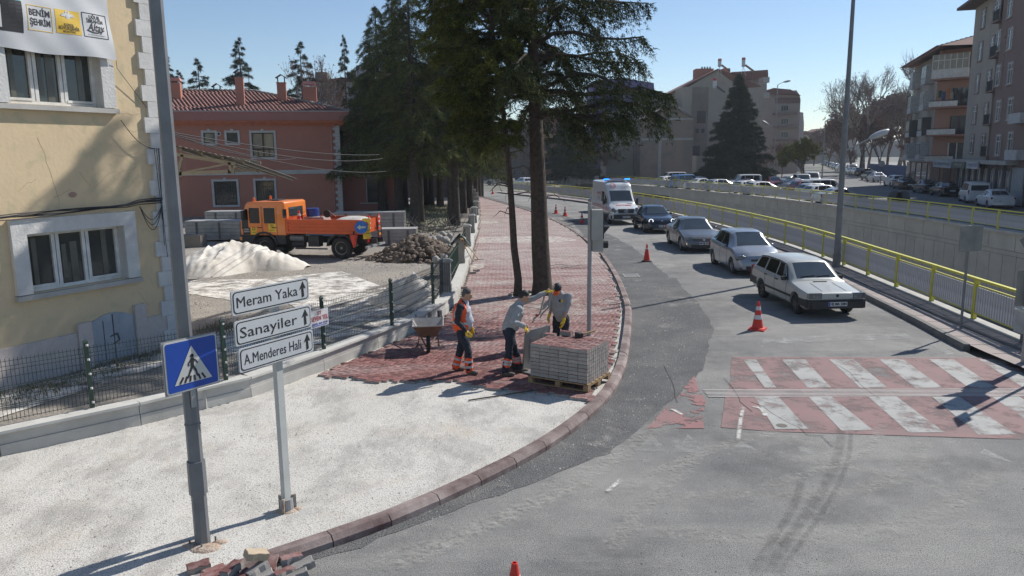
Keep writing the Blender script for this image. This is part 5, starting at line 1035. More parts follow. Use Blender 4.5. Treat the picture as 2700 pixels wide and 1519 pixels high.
def door_lines(c, root, xs, z0, m=None):
 q = MB()
 for x in xs:
  for sg in (-1, 1):
   P = c.sec(x);
   for a, b in ((P[2], P[3]), (P[3], P[4]), (P[4], P[5])): q.bar(c.pt(x, sg * (a[0] + .001), a[1]), c.pt(x, sg * (b[0] + .001), b[1]), .008, .006, up=(1, 0, 0))
 q.build('door_gap', m or blk, root)
def handle(c, root, x, m):
 for sg in (-1, 1): P = c.sec(x)[4]; MB().box(c.pt(x, sg * (P[0] + .012), P[1] + .0), (.17, .025, .03)).build('door_handle', m, root)
def place(t, p, rz): t.location = (p[0], p[1], p[2] if len(p) > 2 else 0); t.rotation_euler = (0, 0, rz); return t
whitep = paint('old_white', (.40, .41, .385), rough=.4)
def estate(label, plate_s='42 MA 2384'):
 L = 4.16; c = Car(dict(L=L, W=1.63, z0=.22, tf=.05, tr=.05, roofw=.76, prof=[(0, .62), (.03, .70), (.10, .73), (.7, .80), (1.12, .87), (1.15, .90), (1.80, 1.31), (1.9, 1.355), (2.4, 1.40), (3.3, 1.395), (3.75, 1.35), (3.88, 1.25), (4.08, .93), (4.14, .86), (L, .60)], belt=[(0, .66), (1.1, .84), (2.5, .88), (4.1, .92)]))
 t = thing('estate_car', label, 'car'); b = c.body('body', whitep, t, (.82, 3.27), .29)
 c.glass_top(t, 1.22, 1.80, .95, m=cgl, utop=.93); c.glass_top(t, 3.86, 4.05, .9, 'rear_window')
 c.glass_side(t, [(1.52, 2.22, 2.22, 1.95, .06, .92), (2.30, 3.05, 3.00, 2.30, .06, .92), (3.16, 3.86, 3.66, 3.10, .10, .90)])
 q = MB()   # window surrounds
 for sg in (-1, 1):
  P = [c.side(x, .985, sg, .004) for x in (1.88, 2.3, 2.8, 3.3, 3.68)]
  for a, e in zip(P, P[1:]): q.bar(a, e, .03, .012, up=(0, 1, 0))
  q.bar(c.side(1.40, .02, sg, .006), c.side(1.86, .98, sg, .006), .035, .02)
 q.build('window_trim', blk, t)
 f = L / 2
 MB().box((f - .06, 0, .42), (.20, 1.60, .24)).box((f + .03, 0, .40), (.10, 1.46, .2)).box((f - .3, .79, .42), (.55, .05, .2)).box((f - .3, -.79, .42), (.55, .05, .2)).build('front_bumper', blk, t, smooth=False)
 MB().box((-f + .06, 0, .50), (.20, 1.60, .24)).box((-f + .3, .79, .5), (.5, .05, .22)).box((-f + .3, -.79, .5), (.5, .05, .22)).build('rear_bumper', blk, t)
 MB().box((f + .02, 0, .645), (.04, .86, .13)).build('grille_panel', whitep, t); MB().lathe([(0, .0), (.042, 0), (.045, -.01)], 14, Matrix.Translation((f + .046, 0, .65)) @ Matrix.Rotation(R(90), 4, 'Y')).build('badge', blk, t)
 for sg in (-1, 1):
  h = MB().box((f + .0, sg * .60, .645), (.06, .34, .155)).build('headlight', mat('lamp_grey', (.09, .10, .11), .12, spec=.9), t); MB().box((f + .034, sg * .57, .645), (.006, .22, .12)).build('reflector', lampg, h)
  MB().box((f - .035, sg * .775, .645), (.12, .03, .13)).build('indicator', lampg, t)
  MB().box((-f + .02, sg * .68, .78), (.05, .2, .3)).build('tail_light', tailr, t)
  MB().box((.55, sg * .83, .905), (.08, .16, .11)).bar((.52, sg * .74, .88), (.54, sg * .80, .9), .05).build('wing_mirror', blk, t)
 q = MB();
 for sg in (-1, 1): P = c.sec(2)[3]; q.box((c.L / 2 - 2.05, sg * (P[0] + .008), .47), (1.9, .02, .06))
 q.build('side_strip', blk, t)
 handle(c, t, 2.12, blk); handle(c, t, 2.92, blk); door_lines(c, t, (1.42, 2.26, 3.0), .3)
 MB().bar(c.top(1.02, -.32, .012), c.top(1.02, .32, .012), .035, .012, up=(0, 0, 1)).build('bonnet_vent', blk, t)
 q = MB()
 for u in (-.55, .55): q.bar(c.top(.15, u, .004), c.top(.95, u * .92, .004), .012, .006)
 q.build('bonnet_crease', mat('crease_white', (.28, .29, .28), .5), t)
 q = MB()
 for u0, u1 in ((-.75, -.05), (.05, .65)): q.bar(c.top(1.26, u0, .02), c.top(1.29, u1, .022), .02, .015);
 q.build('wiper', blk, t)
 plate(t, f + .09, .43, plate_s)
 q = MB()
 for wx in (.82, 3.27):
  for sg in (-1, 1): wheel(t, f - wx, sg * .70, .29, .18, rimd, 0)
 MB().box((-f + .75, .72, .24), (.02, .16, .2)).box((-f + .75, -.72, .24), (.02, .16, .2)).build('mud_flap', blk, t)
 return t
fav = estate('white boxy old estate car at the head of the queue with plate 42 MA 2384')
place(fav, (8.70, 22.35, 0), math.atan2(-2.63, .17))
def car(label, name, col, L, W, H, kind, plate_s=None, wheels=None, r=.31, rim=None, glass=None, group=None, lite=False, grille='bar', lamps='swept', handles=True, rails=False, fog=None):
 if kind == 'hatch':
  prof = [(0, .48), (.04, .60), (.10, .74), (.30, .86), (.72, .97), (.86, 1.01), (1.66, H * .955), (2.0, H * .99), (2.6, H), (L - .85, H * .975), (L - .5, H * .90), (L - .18, H * .68), (L - .06, H * .6), (L, .5)]
  belt = [(0, .6), (.8, .94), (L * .6, .97), (L, 1.06)]; wsx = (.92, 1.66); rwx = (L - .52, L - .2); sw = [(1.42, 2.22, 2.24, 1.84, .06, .9), (2.30, L - .95, L - 1.08, 2.30, .06, .9), (L - .88, L - .50, L - .72, L - 1.0, .2, .85)]
 elif kind == 'sedan':
  prof = [(0, .48), (.04, .60), (.14, .69), (.4, .78), (1.05, .90), (1.22, .94), (2.0, H * .955), (2.3, H * .99), (2.8, H), (L - 1.75, H * .975), (L - 1.35, H * .91), (L - .72, 1.02), (L - .55, 1.0), (L - .1, .97), (L - .03, .88), (L, .5)]
  belt = [(0, .6), (1.2, .88), (L * .6, .93), (L - .7, .97), (L, .85)]; wsx = (1.28, 2.0); rwx = (L - 1.34, L - .78); sw = [(1.78, 2.42, 2.44, 2.18, .06, .9), (2.50, 3.28, 3.25, 2.50, .06, .9), (3.34, L - 1.0, L - 1.35, 3.32, .10, .78)]
 elif kind == 'van':
  prof = [(0, .5), (.05, .68), (.25, .85), (.75, 1.02), (.9, 1.08), (1.6, H * .94), (1.85, H * .985), (2.3, H), (L - .3, H * .985), (L - .08, H * .92), (L - .02, .9), (L, .5)]
  belt = [(0, .7), (.9, 1.0), (L, 1.1)]; wsx = (.98, 1.62); rwx = (L - .07, L - .025); sw = [(1.35, 2.1, 2.12, 1.75, .06, .88), (2.2, 3.2, 3.2, 2.2, .06, .88), (3.3, L - .35, L - .4, 3.3, .06, .88)]
 c = Car(dict(L=L, W=W, prof=prof, belt=belt, z0=.19, tf=.17 if kind != 'van' else .1, tr=.12 if kind != 'van' else .03, roofw=.70 if kind != 'van' else .84))
 t = thing(name, label, 'van' if kind == 'van' else 'car', group=group); wheels = wheels or (.85, L - .85); f = L / 2
 c.body('body', col, t, wheels, r); c.glass_top(t, wsx[0], wsx[1], .95, m=glass, utop=.9)
 if kind != 'van': c.glass_top(t, rwx[0], rwx[1], .88, 'rear_window')
 else: MB().box((-f - .002, 0, H * .73), (.02, W * .7, H * .24)).build('rear_window', cgl, t)
 c.glass_side(t, sw)
 for sg in (-1, 1):
  if lamps == 'swept':
   h = MB(Matrix.Translation((f - .24, sg * W * .40, .665)) @ Matrix.Rotation(sg * R(-38), 4, 'Z') @ Matrix.Rotation(R(-14), 4, 'Y')).ell((0, 0, 0), (.21, .17, .115), 12, 8).build('headlight', lampg, t, smooth=True)
   MB().ell((f - .13, sg * W * .385, .655), (.05, .055, .05), 10, 8).build('reflector', chrome, h, smooth=True)
  elif lamps == 'slim': MB(Matrix.Translation((f - .17, sg * W * .375, .66)) @ Matrix.Rotation(sg * R(-28), 4, 'Z')).box((0, 0, 0), (.14, .42, .12), taper=.85).build('headlight', lampg, t)
  MB(Matrix.Translation((-f + .10, sg * W * .41, .82 if kind != 'van' else .95)) @ Matrix.Rotation(sg * R(25), 4, 'Z')).box((0, 0, 0), (.12, .22, .16 if kind != 'van' else .4)).build('tail_light', tailr, t)
  mirror(t, f - wsx[0] - .62, sg * W * .475, .98 if kind != 'van' else 1.15, col)
 MB().box((f - .02, 0, .30), (.10, W * .62, .17)).build('lower_grille', blk, t)
 if grille == 'bar': MB().box((f - .05, 0, .60), (.09, W * .40, .08)).build('grille', blk, t)
 if grille == 'wide':
  g = MB().box((f - .055, 0, .60), (.10, W * .52, .12)).build('grille', blk, t); q = MB(); [q.box((f - .0, 0, .565 + .03 * k), (.012, W * .5, .008)) for k in range(4)]; q.build('grille_bar', chrome, g)
 MB().lathe([(0, 0), (.055, 0), (.06, -.02)], 14, Matrix.Translation((f + .0, 0, .61)) @ Matrix.Rotation(R(80), 4, 'Y')).build('badge', chrome, t)
 if plate_s is not None: plate(t, f + .035, .44, plate_s)
 plate(t, -f - .02, .62, None, rear=True)
 if not lite:
  door_lines(c, t, (sw[0][0] - .06, sw[0][2] + .02, sw[1][1] + .06), .3); handle(c, t, sw[0][1] - .12, col); handle(c, t, sw[1][1] - .14, col)
 if rails:
  for sg in (-1, 1): MB().bar((f - 1.9, sg * W * .36, H + .03), (-f + .5, sg * W * .36, H + .02), .03).build('roof_rail', blk, t)
 for wx in wheels:
  for sg in (-1, 1): wheel(t, f - wx, sg * (W / 2 - .125), r, .2, rim or rimm)
 return t, c
corsa, cc_ = car('light blue silver hatchback queueing behind the white estate car', 'hatchback', paint('silver_blue', (.29, .315, .35), .4), 4.0, 1.74, 1.55, 'hatch', '42 AFT 17', (.80, 3.31), .30, rimm, grille='bar')
place(corsa, (9.12, 29.6, 0), math.atan2(-2.51, .05))
for sg in (-1, 1): MB(Matrix.Translation((2.0 - .13, sg * .60, .36)) @ Matrix.Rotation(sg * R(-25), 4, 'Z')).box((0, 0, 0), (.1, .28, .2), taper=.7).build('fog_recess', blk, corsa)
passat, _ = car('grey silver saloon car with a chrome striped grille in the queue', 'saloon_car', paint('steel_grey', (.16, .165, .17), .55), 4.77, 1.83, 1.47, 'sedan', '48 BJ 676', (.95, 3.74), .33, rimm, grille='wide', lamps='slim')
place(passat, (8.82, 36.9, 0), math.atan2(-2.79, -.02))
MB().box((2.385 - .06, -.72, .40), (.05, .12, .07)).build('fog_lamp', lit, passat); MB().box((2.385 - .02, 0, .375), (.03, 1.3, .02)).build('chrome_strip', chrome, passat)
def beetle():
 L, W, H = 4.28, 1.81, 1.48; prof = [(0, .50), (.04, .60), (.15, .72), (.45, .84), (.85, .91), (1.25, .97), (1.32, 1.0), (1.95, H * .95), (2.3, H * .99), (2.6, H), (3.1, H * .96), (3.5, H * .86), (3.9, .98), (4.15, .78), (4.24, .6), (L, .45)]
 c = Car(dict(L=L, W=W, prof=prof, belt=[(0, .62), (1.3, .92), (3.2, .95), (4.2, .6)], z0=.2, tf=.26, tr=.22, roofw=.68)); t = thing('compact_car', 'glossy black rounded car with round ring headlights between the saloon and the ambulance', 'car'); bp = paint('black_blue', (.008, .010, .016), .0, .12); f = L / 2
 c.body('body', bp, t, (.87, 3.41), .33); c.glass_top(t, 1.38, 1.94, .95, utop=.92); c.glass_top(t, 3.15, 3.75, .85, 'rear_window'); c.glass_side(t, [(1.72, 2.75, 2.72, 2.08, .06, .9), (2.84, 3.4, 3.2, 2.82, .08, .85)])
 for sg in (-1, 1):
  for wx in (.87, 3.41):   # bulging wings
   n = 16; m = MB(); vs = []
   for k in range(n + 1):
    a = math.pi * k / n; ca, sa = math.cos(a), math.sin(a)
    for (rr_, y) in ((.385, W / 2 - .03), (.40, W / 2 + .015), (.47, W / 2 - .0), (.56, W / 2 - .10)): vs.append((f - wx + rr_ * ca, sg * y, .33 + rr_ * sa))
   m.add(vs, [(k * 4 + j, k * 4 + j + 1, (k + 1) * 4 + j + 1, (k + 1) * 4 + j) for k in range(n) for j in range(3)]); m.build('wing', bp, t, smooth=True, sharp=60); wheel(t, f - wx, sg * (W / 2 - .10), .33, .21, rimm)
  T = Matrix.Translation((f - .22, sg * .62, .69)) @ Matrix.Rotation(sg * R(14), 4, 'Z') @ Matrix.Rotation(R(68), 4, 'Y')
  h = MB().lathe([(0, .09), (.10, .06), (.145, 0), (.15, -.08)], 18, T).build('headlight', mat('lamp_dark', (.04, .045, .05), .1, spec=.9), t, smooth=True); MB().lathe([(.098, .072), (.118, .08), (.135, .05)], 18, T, False).build('light_ring', mat('ring_light', (.85, .87, .9), .3, emit=1.2), h, smooth=True)
  mirror(t, f - 2.0, sg * W * .475, 1.0, bp); MB(Matrix.Translation((f - .10, sg * .60, .38))).box((0, 0, 0), (.08, .2, .07)).build('fog_lamp', lampg, t)
  MB().ell((-f + .2, sg * .62, .78), (.08, .12, .08), 10, 8).build('tail_light', tailr, t, smooth=True)
 MB().box((f - .01, 0, .30), (.06, 1.1, .14)).build('lower_grille', blk, t); MB().box((f + .025, 0, .27), (.01, 1.1, .015)).build('chrome_strip', chrome, t)
 MB().lathe([(0, 0), (.06, 0), (.065, -.02)], 14, Matrix.Translation((f - .12, 0, .73)) @ Matrix.Rotation(R(35), 4, 'Y')).build('badge', chrome, t); plate(t, f + .04, .43, '42 HB 52'); door_lines(c, t, (1.66, 2.86), .3); handle(c, t, 2.68, bp)
 return t
bt = beetle(); place(bt, (8.52, 45.3, 0), math.atan2(-2.54, .12))
def ambulance():
 L, W, H = 5.9, 1.99, 2.72; wp = paint('ambulance_white', (.60, .615, .62), 0, .3); rd = mat('ambulance_red', (.50, .035, .04), .35, var=.04)
 prof = [(0, .50), (.04, .80), (.10, .98), (.35, 1.12), (.95, 1.30), (1.05, 1.36), (1.70, 2.12), (1.78, 2.2), (2.02, 2.52), (2.3, 2.66), (2.7, H), (L - .1, H), (L - .02, H - .08), (L, .4)]
 c = Car(dict(L=L, W=W, prof=prof, belt=[(0, .9), (1.0, 1.22), (L, 1.30)], z0=.28, tf=.13, tr=.01, roofw=.84)); t = thing('ambulance', 'white high roofed ambulance van with red stripes and lit blue roof lights', 'ambulance'); f = L / 2
 c.body('body', wp, t, (1.0, 4.66), .35)
 c.glass_top(t, 1.14, 1.70, .97, utop=.95); c.glass_side(t, [(1.35, 2.02, 2.05, 1.62, .05, .52), (2.25, 3.0, 3.0, 2.25, .08, .56)])
 MB().box((f - .02, 0, .52), (.14, W * .84, .30)).box((f - .4, .93, .5), (.7, .06, .22)).box((f - .4, -.93, .5), (.7, .06, .22)).build('bumper', blk, t)
 g = MB(Matrix.Translation((f - .02, 0, .88)) @ Matrix.Rotation(R(-10), 4, 'Y')).box((0, 0, 0), (.10, .98, .27), taper=1.1).build('grille', blk, t)
 T = Matrix.Translation((f + .05, 0, .88)) @ Matrix.Rotation(R(80), 4, 'Y')
 st = MB(T); st.lathe([(.10, 0), (.115, .012), (.13, 0), (.115, -.012), (.10, 0)], 20, None, False)
 for k in range(3): a = R(120 * k + 180); st.bar((0, 0, 0), (.11 * math.cos(a), .11 * math.sin(a), 0), .022, .012)
 st.build('star_badge', chrome, g)
 for sg in (-1, 1):
  MB(Matrix.Translation((f - .17, sg * .76, .90)) @ Matrix.Rotation(sg * R(-22), 4, 'Z') @ Matrix.Rotation(R(-22), 4, 'Y')).ell((0, 0, 0), (.16, .17, .20), 12, 8).build('headlight', lampg, t, smooth=True)
  MB().box((f - 1.45, sg * 1.12, 1.42), (.16, .14, .36)).bar((f - 1.4, sg * .96, 1.32), (f - 1.42, sg * 1.08, 1.36), .06).build('wing_mirror', blk, t)
  for wx in (1.0, 4.66): wheel(t, f - wx, sg * (W / 2 - .15), .35, .22, rimm)
  q = MB()   # red bands down the flank
  def band(P, w, nm='red_stripe'):
   m = MB(); vs = []
   for (x, z) in P:
    for zz_ in (z, z + w):
     s_ = c.sec(x); pr = [(a[1], a[0]) for a in s_[2:8]]; vs.append(c.pt(x, sg * (interp(pr, zz_) + .006), zz_))
   m.add(vs, [(2 * i, 2 * i + 1, 2 * i + 3, 2 * i + 2) for i in range(len(P) - 1)]); m.build(nm, rd, t)
  band([(.42, .88), (.8, .98), (1.3, 1.04), (2.2, 1.07), (L - .15, 1.08)], .16); band([(.42, .78), (.8, .85), (1.3, .91), (2.2, .95), (L - .15, .96)], .045)
 MB().box((f - .10, -.80, .83), (.1, .1, .08)).build('lit_indicator', lit, t)
 def on_top(x, y): return c.top(x, y / .7)
 def bend(o, x0, mir=1):
  for v in o.data.vertices:
   xx = x0 - v.co.y; q = c.sec(xx)[8:]; y = v.co.x; z = interp([(a[0], a[1]) for a in q[::-1]], abs(y)); v.co = Vector(c.pt(xx, y, z + .012))
 o = text('lettering', 'AMBULANS', .26, Matrix.Identity(4), rd, t, ext=0, mirror=True, width=1.05, bold=.006); bend(o, .62)
 def front_T(x, y): z = interp(c.prof, x); e = .05; sl_ = math.atan2(interp(c.prof, x + e) - interp(c.prof, x - e), 2 * e); return Matrix.Translation(Vector(c.pt(x, y, z + .02))) @ Matrix.Rotation(sl_, 4, 'Y') @ Matrix.Translation((.02, 0, .015)) @ Matrix.Rotation(R(90), 4, 'Z')
 T = front_T(1.95, -.42); text('lettering', '112', .21, T @ Matrix.Translation((.06, 0, 0)), rd, t, bold=.006)
 cr_ = MB(T); cr_.lathe([(.165, 0), (.18, .004), (.20, 0)], 20, Matrix.Identity(4), False); cr_.build('crescent', rd, t)
 T = front_T(1.95, .45); e = MB(T); e.lathe([(.17, 0), (.18, .004), (.19, 0)], 20, None, False); e.lathe([(.10, 0), (.107, .004), (.114, 0)], 16, None, False)
 for k in range(4): a = R(45 + 90 * k); e.bar((.03 * math.cos(a), .03 * math.sin(a), .002), (.09 * math.cos(a), .09 * math.sin(a), .002), .015, .004)
 e.build('emblem', mat('emblem_grey', (.25, .25, .27), .5), t)
 for sg in (-1,):
  P = Matrix.Translation((f - 3.6, sg * (W / 2 - .045), 1.9)) @ UP; text('lettering', 'AMBULANS', .2, P, rd, t, width=1.0); text('lettering', '112', .34, Matrix.Translation((f - 3.6, sg * (W / 2 - .03), 1.56)) @ UP, mat('ink_grey', (.12, .12, .14), .6), t)
 q = MB().box((f - 2.75, 0, H + .06), (.9, 1.2, .13), taper=.8).build('air_unit', mat('roof_unit', (.42, .40, .36), .6), t)
 bl = mat('blue_beacon', (.02, .22, 1.0), .2, emit=2.2); bd = mat('blue_dome', (.02, .08, .5), .2)
 lb = MB().box((f - 2.45, 0, H + .05), (.26, 1.7, .08)).build('light_bar', mat('bar_grey', (.4, .4, .4), .5), t)
 MB().box((f - 2.45, .72, H + .12), (.24, .34, .10), taper=.85).build('beacon', bl, lb); MB().box((f - 2.45, -.72, H + .12), (.24, .34, .10), taper=.85).build('beacon', bl, lb); MB().box((f - 2.45, 0, H + .10), (.2, .8, .06)).build('beacon', bd, lb)
 q = MB().box(c.top(.92, -.6, .01), (.05, .36, .015)).box(c.top(.92, .6, .01), (.05, .36, .015)); q.build('air_intake', blk, t)
 plate(t, f + .06, .50, '42 ADK 112'); door_lines(c, t, (1.28, 2.12), .3)
 d = MB().ell((f - 1.75, .42, 1.55), (.15, .2, .2), 10, 8)
 return t
amb = ambulance(); place(amb, (7.05, 51.9, 0), math.atan2(-.985, .12))
hidden, _ = car('grey car almost hidden behind the ambulance', 'hatchback', paint('grey_hidden', (.28, .30, .32), .3), 4.1, 1.75, 1.5, 'hatch', '', None, .3, lite=True); place(hidden, (7.45, 60.0, 0), math.atan2(-.98, .2))
cw = paint('white', (.58, .58, .58)); csil = paint('silver', (.36, .37, .38), .4); cdk = paint('dark_grey', (.045, .048, .052), .2); cbk = paint('black', (.012, .012, .014)); cbl = paint('blue', (.05, .16, .36)); crd = paint('dark_red', (.16, .02, .025)); cpk = paint('faded_red', (.35, .07, .08))
protos = {}
def parked(label, kind, col, px, heading, name=None, z=0, base_y=True, Y=None, xw=None):
 key = (kind, col.name)
 nmz = {'hatch': 'hatchback', 'sedan': 'saloon_car', 'van': 'van'}[kind]
 if key not in protos:
  dims = {'hatch': (4.1, 1.76, 1.5), 'sedan': (4.6, 1.8, 1.46), 'van': (4.4, 1.82, 1.85)}[kind]
  same = [v for k_, v in protos.items() if k_[0] == kind]
  if same:
   t = copy_tree(same[0]); base = [k_[1] for k_, v in protos.items() if k_[0] == kind][0]
   for ch in t.children:
    if ch.data.materials and ch.data.materials[0] and ch.data.materials[0].name == base: ch.data = ch.data.copy(); ch.data.materials[0] = col
  else: t, _ = car(label, nmz, col, *dims, kind, '', lite=True, grille='bar')
  protos[key] = t
 else: t = copy_tree(protos[key])
 t['label'] = label; t['category'] = 'van' if kind == 'van' else 'car'; t.name = name or nmz
 p = G(*px, z) if Y is None else (AT(px[0], px[1], Y).x, Y); place(t, (p[0], p[1], z), R(heading)); return t
H0 = 77
parked('white saloon nearest the right edge under the railing line', 'sedan', cw, (2620, 543), H0 - 4, Y=61)
parked('white family van parked before the shop with the rolled shutter', 'van', cw, (2566, 533), H0 - 8, Y=67)
parked('black saloon parked left of the white family van', 'sedan', cbk, (2490, 520), H0, Y=77)
parked('dark grey saloon parked beside the black one by the shops', 'sedan', cdk, (2440, 509), H0, Y=83)
parked('black saloon behind the white crossover at the corner', 'sedan', cbk, (2384, 495), H0, Y=92)
parked('white crossover parked at the corner of the beige block', 'hatch', cw, (2358, 488), H0 + 3, Y=99)
parked('white saloon driving away in the middle of the street', 'sedan', cw, (2310, 477), H0 + 5, Y=115)
parked('dark hatchback left of the white saloon in mid street', 'hatch', cbk, (2292, 472), H0 + 4, Y=122)
parked('black crossover further up the street', 'hatch', cbk, (2283, 459), 20, Y=142)
parked('first white hatchback facing the street further up', 'hatch', cw, (2262, 457), -100, Y=148)
parked('second white hatchback close to the grey lamp post', 'hatch', csil, (2247, 455), -100, Y=152)
parked('tall white van up the street behind the lamp post', 'van', cw, (2243, 452), H0, Y=165)
for i, (x, y, Y, col, kd) in enumerate([(2215, 440, 185, cw, 'hatch'), (2207, 436, 200, cdk, 'sedan'), (2198, 433, 215, csil, 'sedan'), (2190, 430, 232, cw, 'hatch'), (2182, 427, 250, cdk, 'sedan'), (2174, 425, 268, csil, 'hatch')]):
 t = parked('small car in the distant line along the avenue, %s from the near end' % ORD[i], kd, col, (x, y), H0, Y=Y); t['group'] = 'cars in the distant line along the avenue'
rowc = [((2212, 543), csil, 'sedan', 57, 'silver saloon nearest the lamp post in the car park', 10), ((2170, 538), cw, 'hatch', 60, 'white hatchback second in the car park row', 12), ((2150, 530), csil, 'hatch', 62.5, 'silver blue hatchback third in the car park row', 14), ((2175, 520), cw, 'van', 66, 'white van with roof rails in the car park row', 8), ((2128, 516), crd, 'hatch', 70, 'dark red hatchback in the car park row', 16), ((2112, 511), csil, 'sedan', 74, 'silver grey saloon between the red and the black car', 16), ((2095, 507), cbk, 'sedan', 78, 'black saloon at the far end of the right hand row', 18),
  ((2010, 515), cw, 'hatch', 73, 'white hatchback under the double lamp', 20), ((1975, 511), cw, 'hatch', 76, 'white car just left of the double lamp', 22), ((1960, 501), cbk, 'sedan', 82, 'black saloon in front of the fir trunk', 200), ((1900, 503), csil, 'hatch', 79, 'silver hatchback below the conical fir', 24), ((1850, 497), cw, 'sedan', 84, 'white saloon left of the silver hatchback', 26), ((1845, 485), csil, 'hatch', 93, 'silver hatchback behind the blue car', 30), ((1812, 490), cbl, 'van', 90, 'bright blue van behind the railing', 26), ((1765, 488), cw, 'hatch', 92, 'white hatchback at the left end of the car park', 30), ((1768, 478), cw, 'van', 100, 'white box van at the left end of the car park', 190), ((1958, 492), cw, 'van', 92, 'long white van parked under the conical fir', 185), ((2040, 489), cpk, 'hatch', 94, 'faded red hatchback right of the lamp pole', 260), ((2115, 492), cw, 'van', 96, 'white van behind the green tree trunk', -100), ((2140, 478), cw, 'van', 106, 'white minibus behind the yellow green tree', -100), ((2085, 480), cw, 'sedan', 104, 'white saloon far behind the green tree', 40)]
def fenceY(px):
 for a, b in zip(FF, FF[1:]):
  k = lambda p: (p[0] / p[1]) - AT(px, 510, 1.0).x
  if k(a) * k(b) <= 0: t = k(a) / (k(a) - k(b)); return a[1] + (b[1] - a[1]) * t
 return 90
for (px, col, kd, Y, lab, hd), mgn in zip(rowc, (4, 6.5, 9, 12, 15.5, 19, 22.5, 4.5, 5, 10, 4.5, 5, 10, 5, 5, 13, 15, 22, 26, 36, 32)): parked(lab, kd, col, px, hd, Y=fenceY(px[0]) + mgn)
parked('white crossover at the top end of the underpass road', 'hatch', cw, (1382, 492), 110, Y=106)
parked('silver car parked on the far side of the junction', 'sedan', csil, (1318, 478), 160, Y=118)
for i, (x, l) in enumerate([(2358, 'left big round grey disc standing on the street'), (2378, 'right big round grey disc leaning on its neighbour')]):
 p = AT(x, 530, 64); t = thing('disc', l, 'concrete disc', (p.x, 64, 0), 0); MB().lathe([(0, 0), (.62, 0), (.62, .12), (0, .12)], 24, Matrix.Translation((0, 0, .62)) @ Matrix.Rotation(R(90), 4, 'X')).build('disc_body', mat('disc_grey', (.12, .12, .12), .8), t)
